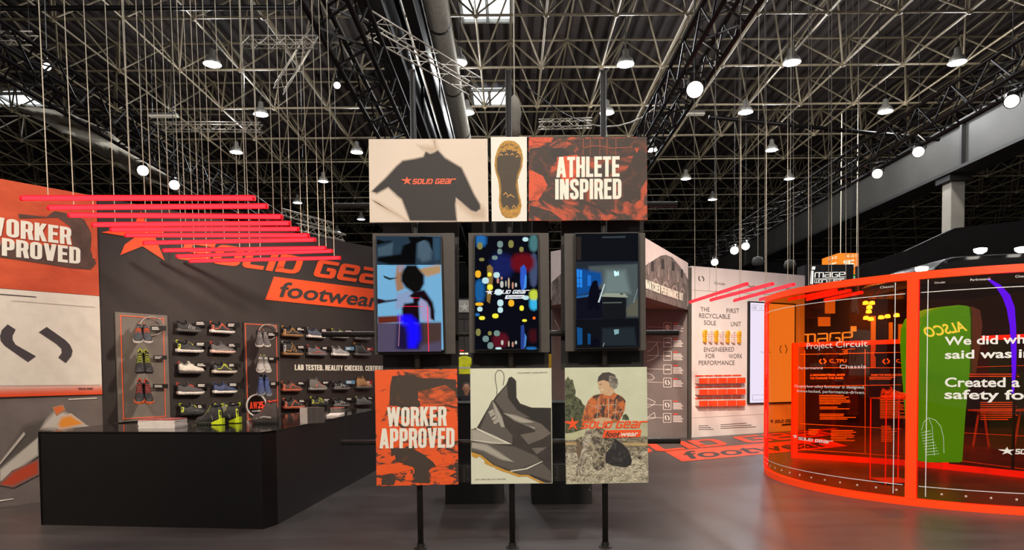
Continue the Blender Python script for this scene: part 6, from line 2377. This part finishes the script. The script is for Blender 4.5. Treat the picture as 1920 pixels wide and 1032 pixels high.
# orange aisle sign
asg = thing('aisle_sign', 'orange two-sided hanging aisle sign numbered 15 above the lightbox', 'sign', P(1575, 520, 30))
OS = M('aisle_orange', (244, 130, 30), .5, es=.5, ecol=(244, 120, 20), var=.02)
c0, c1, c2 = (1543, 1572, 1610)
pL = Plane(P(1572, 500, 30), P(1572, 500, 30) - P(1543, 500, 31))
pR = plane_y(30)
def col_(x, y, Y):
    return P(x, y, Y)
q = MB()
q.slab([col_(1572, 520, 30), col_(1610, 520, 30), col_(1610, 475, 30), col_(1572, 475, 30)], (0, .1, 0))
q.slab([col_(1543, 520, 31), col_(1572, 520, 30), col_(1572, 475, 30), col_(1543, 485, 31)], (0, .1, 0))
q.build('panel', OS, asg)
t = MB()
SW = MEMIT('aisle_white', (255, 244, 214), 1.0)
letters(t, '15', 'gothic', *px3(pR, .03, (1581, 505), (1602, 503), (1581, 489)), SW)
letters(t, '4-12 >', 'bold', *px3(pR, .03, (1588, 483), (1607, 482), (1588, 478)), SW)
letters(t, '15', 'gothic', *px3(pL, .05, (1552, 510), (1568, 506), (1552, 496)), SW)
letters(t, '< 9-2', 'bold', *px3(pL, .05, (1552, 489), (1569, 485), (1552, 484)), SW)
t.build('lettering', None, asg)
q = MB()
a = P(1576, 476, 30.05)
q.tube(a, Vector((a.x, a.y, HB)), .02, 5)
q.build('hanging_wire', WIRE, asg)
ex = thing('exit_sign', 'small green emergency sign hanging under the orange aisle sign', 'sign', P(1603, 526, 29.8))
q = MB()
q.slab([P(x, y, 29.8) for x, y in ((1597, 526), (1609, 525), (1609, 514), (1597, 515))], (0, .1, 0))
q.build('panel', MEMIT('exit_green', (20, 150, 70), .7), ex)
q = MB()
pe = plane_y(29.8)
pxline(q, pe, [(1599, 519), (1605, 519)], 1, SW, .02)
pxline(q, pe, [(1600, 522), (1607, 522)], 1, SW, .02)
q.build('lettering', None, ex)

q = MB()
a = P(1606, 515.5, 29.85)
q.tube(a - Vector((0, 0, .03)), Vector((a.x, a.y, ROOFZ + .17)), .015, 5)
q.build('hanging_wire', WIRE, ex)

# ================================================================== HALL RIGGING
BLKM = M('truss_black', (34, 31, 30), .35, .5, var=.1)
ALUM = M('truss_alu', (186, 176, 160), .4, .4, var=.08)
SHD0 = M('strip_housing', (120, 116, 108), .5, var=.05)
def truss(name, label, p0, p1, s, mat, step=None, r=None, cat='truss', tri=False):
    p0, p1 = Vector(p0), Vector(p1)
    d = (p1 - p0)
    L = d.length
    d.normalize()
    u = d.cross(Vector((0, 0, 1))).normalized()
    v = u.cross(d).normalized()
    root = thing(name, label, cat, p0.lerp(p1, .5))
    r = r or s * .07
    cs = [(-.5, -.5), (.5, -.5), (.5, .5), (-.5, .5)] if not tri else [(-.5, .4), (.5, .4), (0, -.45)]
    for a, b in cs:
        q = MB()
        o = u * a * s + v * b * s
        q.tube(p0 + o, p1 + o, r, 8)
        q.build('chord', mat, root, smooth=True)
    q = MB()
    n = max(2, int(L / (step or s)))
    m = len(cs)
    for k in range(n):
        a0, a1 = p0 + d * L * k / n, p0 + d * L * (k + 1) / n
        for i in range(m):
            c1, c2 = cs[i], cs[(i + 1) % m]
            if k % 2:
                c1, c2 = c2, c1
            q.tube(a0 + u * c1[0] * s + v * c1[1] * s, a1 + u * c2[0] * s + v * c2[1] * s, r * .5, 4, caps=False)
    lo = q.build('lattice', mat, root)
    lo['kind'] = 'stuff'
    return root

def along(px, z, y1, y0=0):
    """a level line parallel to the hall that crosses the top of the view at px"""
    a = PZ(px, y0, z)
    return Vector((a.x, a.y - 3, z)), Vector((a.x, y1, z))
a, b = along(628, 8.3, 34)
truss('lighting_truss', 'black lighting truss running into the hall left of the rack', a, b, .78, BLKM)
a, b = along(1372, 8.1, 34)
truss('lighting_truss', 'black lighting truss running into the hall right of the rack', a, b, .62, BLKM)
a = PZ(0, 92, 7.6)
truss('lighting_truss', 'black lighting truss at the far left above the tube lights', (a.x, a.y - 2, 7.6), (a.x, 42, 7.6), .62, BLKM)
a = PZ(1920, 118, 7.6)
truss('lighting_truss', 'black lighting truss at the far right of the hall', (a.x, a.y - 2, 7.6), (a.x, 60, 7.6), .62, BLKM)
a = PZ(1330, 220, 8.6)
b = PZ(1760, 262, 8.6)
q = MB()
q.tube(a, b, .06, 8)
tag(q.build('cross_pipe', BLKM, smooth=True), 'thin black pipe crossing between the right trusses', 'pipe')
for (c0, c1, z, lab) in (((455, 79), (592, 79), 10.6, 'short pale level truss piece above the tube lights'),
                         ((523, 168), (592, 55), 10.9, 'short pale truss tilted beside the left lighting truss'),
                         ((684, 40), (890, 162), 9.2, 'pale diagonal truss crossing the ducts above the rack'),
                         ((285, 238), (491, 239), 9.8, 'long pale level truss piece behind the hanging wires'),
                         ((-10, 72), (66, 72), 10.4, 'pale level truss piece at the upper left edge'),
                         ((1010, 234), (1110, 231), 9.4, 'pale level truss piece behind the rust poster'),
                         ((556, 426), (646, 446), 6.2, 'pale low truss piece above the shoe wall'),
                         ((528, 398), (622, 424), 6.8, 'pale low truss piece next to the shoe wall top')):
    a, b = PZ(*c0, z), PZ(*c1, z)
    if c0[0] in (523,):
        b = P(*c1, a.y + .5)
    if c0[0] == 684:
        b = P(890, 162, a.y + 3)
    if c0[0] in (556, 528):
        b = P(*c1, a.y)
    a2 = {684: .36, 523: .33, 556: .2, 528: .2}.get(c0[0], .24)
    tr_o = truss('rigging_truss', lab, a, b, a2, ALUM, r=.02)
    for f_ in (.15, .85):
        p = a.lerp(b, f_)
        q = MB()
        q.tube(p + Vector((0, 0, a2 * .4)), Vector((p.x, p.y, ROOFZ + .17)), .008, 5)
        q.build('hanger', BLKM, tr_o)

# dark conduit and small strip lights
a, b = PZ(-30, 16, 11.6), PZ(560, 14, 11.6)
q = MB()
q.tube(a, b, .07, 8)
tag(q.build('conduit', BLKM, smooth=True), 'long dark conduit crossing the upper left of the roof', 'pipe')
for (x0, x1, y, lab) in ((278, 330, 218, 'thin white strip light behind the hanging wires'), (1289, 1322, 214, 'thin white strip light below the very bright stage lamp')):
    a, b = PZ(x0, y, 9.6), PZ(x1, y, 9.6)
    root = thing('strip_light', lab, 'strip light', (a + b) / 2)
    q = MB()
    q.slab([a, b, b + Vector((0, .16, 0)), a + Vector((0, .16, 0))], (0, 0, .05))
    q.build('diffuser', M('strip_pale', (216, 206, 186), .5, es=.25, var=.02), root)
    q = MB()
    q.slab([a + Vector((0, 0, .05)), b + Vector((0, 0, .05)), b + Vector((0, .16, .05)), a + Vector((0, .16, .05))], (0, 0, .06))
    q.build('housing', SHD0, root)
    for p in (a.lerp(b, .1), a.lerp(b, .9)):
        q = MB()
        q.tube(p + Vector((0, .08, .1)), Vector((p.x, p.y + .08, ROOFZ + .17)), .008, 5)
        q.build('hanger', BLKM, root)

# ---- girders, ducts and columns of the hall
GRD = M('girder_grey', (58, 56, 52), .6, var=.12, vs_=.8)
GRDK = M('girder_dark', (36, 33, 32), .6, var=.15, vs_=.8)
def girder(label, x0, x1, z0, z1, y0, y1, face):
    root = thing('hall_girder', label, 'girder', ((x0 + x1) / 2, (y0 + y1) / 2, z0))
    root['kind'] = 'structure'
    q = MB()
    q.box(((x0 + x1) / 2, (y0 + y1) / 2, (z0 + z1) / 2), (abs(x1 - x0) * .62, y1 - y0, z1 - z0 - .12))
    q.build('web', face, root)
    for z in (z0, z1):
        q = MB()
        q.box(((x0 + x1) / 2, (y0 + y1) / 2, z), (abs(x1 - x0), y1 - y0, .12))
        q.build('flange', GRDK, root)
    n = 6
    for k in range(n):
        yy = y0 + (y1 - y0) * (k + .5) / n
        q = MB()
        q.box(((x0 + x1) / 2, yy, (z0 + z1) / 2), (abs(x1 - x0) * .9, .12, z1 - z0 - .14))
        q.build('stiffener', GRDK, root)
    return root
girder('grey steel girder running into the hall above the torso poster', -3.25, -2.72, 9.6, 10.9, 9, 62, GRD)
girder('dark steel girder beside the round duct above the rack', -2.45, -2.2, 10.2, 11.0, 9, 62, GRDK)
girder('wide grey girder running to the far right over the white column', 16.9, 18.0, 9.2, 10.9, 14, 62, GRD)
q = MB()
yy = [10 + i * 4 for i in range(14)]
prof = []
q.tube((-1.80, 9, 10.7), (-1.80, 62, 10.7), .30, 20)
dct = q.build('air_duct', M('duct_grey', (150, 143, 130), .45, .2, var=.1), smooth=True)
du = thing('ventilation_duct', 'round grey ventilation duct running into the hall above the rack', 'duct', WL[dct.name])
dct.parent = du
dct.location = (0, 0, 0)
WL[du.name] = WL[dct.name]
for y in yy:
    q = MB()
    q.tube((-1.80, y, 10.7), (-1.80, y + .1, 10.7), .315, 20)
    q.build('duct_collar', GRD, du, smooth=False)
cx = 17.45
cyy = 17.45 * 1280 / 823
root = thing('hall_column', 'pale concrete hall column rising behind the orange enclosure', 'column', (cx, cyy, 0))
root['kind'] = 'structure'
q = MB()
q.box((cx, cyy, 4.6), (.56, .56, 9.2))
q.build('shaft', M('column_pale', (150, 142, 130), .7, var=.06, vs_=1.5), root, bevel=.03)
q = MB()
q.box((cx, cyy, 9.05), (.9, .9, .3))
q.build('capital', GRDK, root, bevel=.02)

# ---- draped white fabric on the left
t = MB()
n, m = 24, 6
rows_ = []
UE = [(40, 196), (125, 210), (200, 245), (265, 295), (370, 367)]
LE = [(30, 205), (90, 232), (165, 277), (235, 317), (345, 368)]
def pick(tab, f_):
    k = min(int(f_ * 4), 3)
    g_ = f_ * 4 - k
    return (tab[k][0] + (tab[k + 1][0] - tab[k][0]) * g_, tab[k][1] + (tab[k + 1][1] - tab[k][1]) * g_)
for i in range(n + 1):
    f_ = i / n
    ua, la = pick(UE, f_), pick(LE, f_)
    for j in range(m + 1):
        g_ = j / m
        Y = 17 + 9 * f_ + .35 * math.sin(g_ * 7 + f_ * 12) + .2 * math.sin(f_ * 34 + j)
        rows_.append(P(ua[0] + (la[0] - ua[0]) * g_, ua[1] + (la[1] - ua[1]) * g_, Y))
t.add(rows_, [(i * (m + 1) + j, i * (m + 1) + j + 1, (i + 1) * (m + 1) + j + 1, (i + 1) * (m + 1) + j) for i in range(n) for j in range(m)])
cl = t.build('draped_fabric', M('white_fabric', (150, 142, 126), .8, var=.08, vs_=3), smooth=True)
sd_ = cl.modifiers.new('thick', 'SOLIDIFY')
sd_.thickness = .02
tag(cl, 'long pale fabric drape slung along the left truss', 'fabric')
# ---- pale cloth bundle hanging behind the rack
c = P(965, 258, 13)
h = (P(965, 178, 13) - c).z
q = MB()
q.lathe([(.02, h), (.07, h * .92), (.11, h * .75), (.13, h * .55), (.10, h * .35), (.11, h * .15), (.07, 0)], c, 10)
cb = q.build('cloth_bundle', M('white_fabric', (214, 204, 186)), smooth=True)
tag(cb, 'pale cloth bundle hanging behind the middle pole', 'fabric')
q = MB()
a = c + Vector((0, 0, h))
q.tube(a - Vector((0, 0, .03)), Vector((a.x, a.y, HB)), .01, 5)
q.build('hanging_wire', WIRE, cb)
# ---- slack pale cable
q = MB()
cp = [(1100, 231), (1120, 236), (1140, 237.5), (1160, 236), (1185, 229), (1205, 220), (1225, 205), (1240, 187), (1251, 167)]
q.path([PZ(x, y, 8.4 + .1 * i) for i, (x, y) in enumerate(cp)], .022, 6)
tag(q.build('slack_cable', M('cable_pale', (206, 196, 180), .5, var=0), smooth=True), 'slack pale cable looping up to the right lighting truss', 'cable')
q = MB()
cp = [(960, 137), (990, 165), (1020, 188), (1055, 212), (1085, 226), (1100, 231)]
q.path([PZ(x, y, 8.6) for x, y in cp], .014, 6)
tag(q.build('slack_cable', BLKM, smooth=True), 'thin dark cable sagging behind the sole poster', 'cable')

# ---- high bay lamps hanging from the frame
LENS = MEMIT('lamp_lens', (250, 252, 255), 14)
SHD = M('lamp_shade', (120, 116, 108), .4, .3, var=.05)
LZ = HB - .75
def lamp_proto():
    q = MB()
    q.lathe([(.05, .52), (.10, .48), (.11, .30), (.24, .16), (.30, 0), (.27, .0), (.22, .15)], n=18)
    w1 = q
    q = MB()
    q.lathe([(.262, .015), (.262, .05), (.15, .07)], n=18)
    w2 = q
    q = MB()
    q.tube((0, 0, .52), (0, 0, ROOFZ - LZ + .17), .018, 6)
    out = []
    for nm, m_, mt, sm in (('shade', w1, SHD, True), ('lens', w2, LENS, False), ('stem', q, BLKM, True)):
        me = bpy.data.meshes.new(nm)
        me.from_pydata(m_.v, [], m_.f)
        me.materials.append(mt)
        if sm:
            me.polygons.foreach_set('use_smooth', [True] * len(me.polygons))
        out.append((nm, me))
    return out
LP_ = lamp_proto()
ROWL = [('first', 'nearest lamp row', [(398, 121), (860, 118), (1173, 121), (1485, 118), (1795, 118)]),
        ('second', 'second lamp row', [(489, 215), (876, 212), (1138, 212), (1398, 211), (1660, 210)]),
        ('third', 'third lamp row', [(443, 286), (669, 286), (1221, 282), (1447, 282)]),
        ('fourth', 'fourth lamp row', [(606, 341), (1286, 336), (1480, 336)]),
        ('fifth', 'fifth lamp row', [(558, 381), (1336, 375)]),
        ('sixth', 'sixth lamp row', [(677, 412), (632, 436)])]
NTH = ['first', 'second', 'third', 'fourth', 'fifth']
LZ = HB - .75
COOL = (0.96, 0.98, 1.0)
for rn, rl, pts_ in ROWL:
    for k, (x, y) in enumerate(pts_):
        p = PZ(x, y, LZ)
        root = thing('high_bay_lamp', 'round hall lamp in the %s, %s from the left' % (rl, NTH[k]), 'ceiling lamp', p, 'high bay hall lamps')
        for nm, me in LP_:
            o = bpy.data.objects.new(nm, me)
            COL.objects.link(o)
            o.parent = root
        if rn in ('first', 'second', 'third'):
            light('POINT', 'lamp_light', p - Vector((0, 0, .12)), {'first': 760, 'second': 700, 'third': 560}[rn], COOL, .25, parent=root)
# lamps of the same grid over and behind the visitor
for k, (x, y) in enumerate(((-9, 10), (0.5, 11), (9, 10), (-6, 2), (4, 2), (-1, -6))):
    p = Vector((x, y, LZ))
    light('POINT', 'lamp_light', p - Vector((0, 0, .12)), 800, COOL, .25)

# ---- stage lamps clamped to the trusses
SLENS = MEMIT('stage_lens', (255, 246, 228), 12)
def stage_lamp(px, py, z, r, label, Y=None):
    p = P(px, py, Y) if Y else PZ(px, py, z)
    aim = (EYE - p).normalized() + Vector((0, 0, -.35))
    aim.normalize()
    root = thing('stage_lamp', label, 'stage lamp', p)
    q = MB()
    q.lathe([(r * .6, -r * 2.4), (r * .95, -r * 2.2), (r * 1.08, -r * .2), (r * 1.12, 0), (r * 1.0, .002)], p, 16, axis=aim)
    q.build('housing', BLKM, root, smooth=False)
    q = MB()
    q.lathe([(r * .96, .004), (r * .9, r * .12), (r * .5, r * .22)], p, 16, axis=aim)
    q.build('lens', SLENS, root)
    b = p - aim * r * 1.2
    q = MB()
    u = aim.cross(Vector((0, 0, 1))).normalized()
    q.path([b + u * r * 1.2, b + u * r * 1.3 + Vector((0, 0, r * 1.6)), b - u * r * 1.3 + Vector((0, 0, r * 1.6)), b - u * r * 1.2], r * .12, 6)
    q.tube(b + Vector((0, 0, r * 1.6)), b + Vector((0, 0, r * 3.4)), r * .14, 6)
    q.build('yoke', BLKM, root)
    q = MB()
    q.tube(b + Vector((0, 0, r * 3)), Vector((b.x, b.y, ROOFZ + .17)), .010, 5)
    q.build('drop_rod', BLKM, root)
    return root
stage_lamp(1303, 168, 7.4, .17, 'very bright stage lamp under the right lighting truss')
stage_lamp(632, 160, 7.6, .07, 'small stage lamp hanging at the left lighting truss')
stage_lamp(1897, 190, 7.1, .135, 'bright stage lamp at the upper right edge')
stage_lamp(1722, 285, 7.1, .135, 'bright stage lamp above the pale column')
stage_lamp(1645, 326, 7.1, .135, 'bright stage lamp left of the pale column')
stage_lamp(268, 320, 6.6, .13, 'stage lamp on the left truss above the first tube light')
stage_lamp(327, 347, 6.6, .13, 'smaller stage lamp right below the left truss drape')
stage_lamp(88, 125, 8.2, .08, 'tiny stage lamp on the far left truss')
stage_lamp(1398, 462, 6.4, .15, 'stage lamp above the white wall, upper right of three')
stage_lamp(1377, 470, 6.0, .15, 'stage lamp above the white wall, middle of three')
stage_lamp(1340, 492, 5.6, .13, 'stage lamp above the white wall, lowest of three')
# two dark speakers hung above the white wall
for k, (x, y) in enumerate(((1421, 497), (1481, 503))):
    p = P(x, y, 21)
    root = thing('hanging_speaker', 'small dark round loudspeaker above the white wall, %s' % ('left' if k == 0 else 'right'), 'loudspeaker', p)
    q = MB()
    q.lathe([(.02, .26), (.14, .22), (.18, .10), (.16, 0), (.05, -.02)], p, 14)
    q.build('body', M('speaker_grey', (78, 74, 70), .6, var=.1), root, smooth=True)
    q = MB()
    q.tube(p + Vector((0, 0, .24)), Vector((p.x, p.y, HB)), .008, 5)
    q.build('hanging_wire', WIRE, root)

# ================================================================== BEHIND THE RACK
# far stand with a pale emblem panel, jackets and a seated visitor
fs_ = thing('far_stand', 'dark far stand with a pale emblem panel glimpsed between the monitors', 'booth', P(872, 720, 26))
pf = plane_y(26)
q = MB()
q.slab([at(pf.hit(845, 700), 0), at(pf.hit(1010, 700), 0), pf.hit(1010, 560), pf.hit(845, 560)], (0, .2, 0))
q.build('wall', M('far_wall', (70, 62, 58), .7, var=.2, vs_=.6), fs_)
q = MB()
q.slab([pf.hit(858, 586, .1), pf.hit(884, 586, .1), pf.hit(884, 563, .1), pf.hit(858, 563, .1)], (0, .06, 0))
q.build('emblem_panel', M('far_pale', (196, 190, 180), .6, var=.05), fs_)
t = MB()
starlogo(t, *px3(pf, .12, (862, 584), (880, 584), (862, 568)), CREAMT)
t.pp(pf, [(862, 662), (878, 662), (878, 665), (862, 665)], MEMIT('far_lit', (255, 236, 200), 1.2), .12)
t.pp(pf, [(862, 657), (870, 657), (870, 659), (862, 659)], MEMIT('far_red', (255, 60, 40), 1.0), .12)
t.build('lettering', None, fs_)
HV = M('hi_vis_yellow', (232, 228, 40), .7, var=.15, vs_=6, es=.1)
for k, (x, y0, y1) in enumerate(((871, 668, 702),)):
    c = P(x, y1, 20.23)
    h = (P(x, y0, c.y) - c).z
    wd = .17
    root = thing('hi_vis_jacket', 'yellow high-visibility jacket hanging in the gap left of the boot poster', 'jacket', c)
    q = MB()
    q.slab([c + Vector((-wd, 0, 0)), c + Vector((wd, 0, 0)), c + Vector((wd, 0, h * .6)), c + Vector((wd * 1.5, 0, h * .2)), c + Vector((wd * 1.8, 0, h * .3)), c + Vector((wd * 1.1, 0, h * .92)), c + Vector((wd * .4, 0, h)), c + Vector((-wd * .4, 0, h)), c + Vector((-wd * 1.1, 0, h * .92)), c + Vector((-wd * 1.8, 0, h * .3)), c + Vector((-wd * 1.5, 0, h * .2)), c + Vector((-wd, 0, h * .6))], (0, .14, 0))
    q.build('body', HV, root, bevel=.02)
    q = MB()
    q.box(c + Vector((0, -.004, h * .35)), (wd * 2, .01, .05))
    q.build('reflective_band', TAGW, root)
    q = MB()
    q.tube(c + Vector((0, .07, h)), Vector((c.x, c.y + .07, 3.2)), .01, 5)
    q.build('hanger', PIPE, root)
rl = thing('jacket_rail', 'thin high rail carrying the yellow jacket', 'rail', P(872, 800, 20.3))
p = P(872, 700, 20.3)
q = MB()
q.tube((p.x - .8, p.y, 3.2), (p.x + .8, p.y, 3.2), .02, 6)
q.build('bar', PIPE, rl)
for s2 in (-.8, .8):
    q = MB()
    q.tube((p.x + s2, p.y, 0), (p.x + s2, p.y, 3.2), .02, 6)
    q.build('upright', PIPE, rl)
# yellow strip right of the middle poster
q = MB()
py_ = plane_y(9.5)
q.slab([at(py_.hit(1027.5, 700), 0), at(py_.hit(1034, 700), 0), py_.hit(1034, 664), py_.hit(1027.5, 664)], (0, .03, 0))
tag(q.build('yellow_post', M('yellow_post', (230, 176, 30), .5, var=.05)), 'slim yellow post showing above the boot poster', 'post')
# seated visitor
def person(label, base, sc=1.0, face=(0, -1, 0)):
    J = {'pel': (0, 0, .50), 'spn': (0, -.02, .72), 'cst': (0, -.03, .92), 'nek': (0, -.05, 1.06),
         'hipL': (-.10, -.02, .49), 'kneL': (-.13, -.44, .50), 'ankL': (-.13, -.42, .08), 'toeL': (-.14, -.58, .04),
         'hipR': (.10, -.02, .49), 'kneR': (.13, -.44, .50), 'ankR': (.13, -.42, .08), 'toeR': (.14, -.58, .04),
         'shL': (-.19, -.02, 1.00), 'elL': (-.24, -.10, .74), 'wrL': (-.12, -.34, .62), 'haL': (-.08, -.42, .60),
         'shR': (.19, -.02, 1.00), 'elR': (.24, -.10, .74), 'wrR': (.12, -.34, .62), 'haR': (.08, -.42, .60)}
    Rr = {'pel': .13, 'spn': .12, 'cst': .14, 'nek': .055, 'hipL': .09, 'kneL': .06, 'ankL': .045, 'toeL': .035, 'hipR': .09, 'kneR': .06, 'ankR': .045, 'toeR': .035, 'shL': .065, 'elL': .045, 'wrL': .032, 'haL': .035, 'shR': .065, 'elR': .045, 'wrR': .032, 'haR': .035}
    E_ = [('pel', 'spn'), ('spn', 'cst'), ('cst', 'nek'), ('pel', 'hipL'), ('hipL', 'kneL'), ('kneL', 'ankL'), ('ankL', 'toeL'), ('pel', 'hipR'), ('hipR', 'kneR'), ('kneR', 'ankR'), ('ankR', 'toeR'), ('cst', 'shL'), ('shL', 'elL'), ('elL', 'wrL'), ('wrL', 'haL'), ('cst', 'shR'), ('shR', 'elR'), ('elR', 'wrR'), ('wrR', 'haR')]
    ks = list(J)
    root = thing('person', label, 'person', base)
    me = bpy.data.meshes.new('body')
    me.from_pydata([J[k] for k in ks], [(ks.index(a), ks.index(b)) for a, b in E_], [])
    o = bpy.data.objects.new('body', me)
    COL.objects.link(o)
    o.parent = root
    sk = o.modifiers.new('skin', 'SKIN')
    for i, k in enumerate(ks):
        me.skin_vertices[0].data[i].radius = (Rr[k], Rr[k])
        me.skin_vertices[0].data[i].use_root = (k == 'pel')
    sb = o.modifiers.new('sub', 'SUBSURF')
    sb.levels = 1
    sb.render_levels = 2
    me.materials.append(M('dark_clothes', (30, 28, 32), .8, var=.1))
    q = MB()
    SKN = M('skin', (206, 150, 122), .55, var=.04)
    q.lathe([(.045, -.06), (.05, 0), (.062, .03), (.082, .09), (.09, .15), (.085, .21), (.06, .25), (.02, .268)], (0, -.055, 1.08), 14)
    for s2 in (-1, 1):
        q.lathe([(.012, -.02), (.02, 0), (.012, .02)], (s2 * .088, -.05, 1.20), 8)
    q.lathe([(.010, -.02), (.016, 0), (.006, .025)], (0, -.145, 1.195), 8)
    h = q.build('head', SKN, None, smooth=True, base=(0, 0, 0))
    h.parent = root
    h.location = (0, 0, 0)
    q = MB()
    q.lathe([(.094, 0), (.096, .05), (.075, .10), (.03, .125)], (0, -.04, 1.235), 14)
    hr_ = q.build('hair', M('hair_brown', (70, 52, 40), .7, var=.1), None, smooth=True, base=(0, 0, 0))
    hr_.parent = root
    hr_.location = (0, 0, 0)
    q = MB()
    for s2 in (-1, 1):
        q.box((s2 * .034, -.139, 1.215), (.022, .008, .010))
    q.box((0, -.135, 1.145), (.045, .008, .008))
    ff = q.build('face_features', M('face_dark', (60, 40, 36), .6, var=0), None, base=(0, 0, 0))
    ff.parent = root
    ff.location = (0, 0, 0)
    return root
pp_ = P(874.5, 748, 17)
bz = pp_.z - 1.21
person('seated person in dark clothes glimpsed between the lower posters', (pp_.x, pp_.y + .05, 0))
st_ = thing('stool', 'dark stool under the seated person', 'stool', (pp_.x, pp_.y + .05, 0))
q = MB()
q.lathe([(.19, .36), (.20, .38), (.19, .40)], (pp_.x, pp_.y + .05, 0), 16)
q.build('seat', BLKM, st_)
for a in (.8, 2.4, 3.9, 5.5):
    q = MB()
    q.tube((pp_.x + .12 * math.cos(a), pp_.y + .05 + .12 * math.sin(a), .37), (pp_.x + .2 * math.cos(a), pp_.y + .05 + .2 * math.sin(a), 0), .014, 6)
    q.build('leg', BLKM, st_)
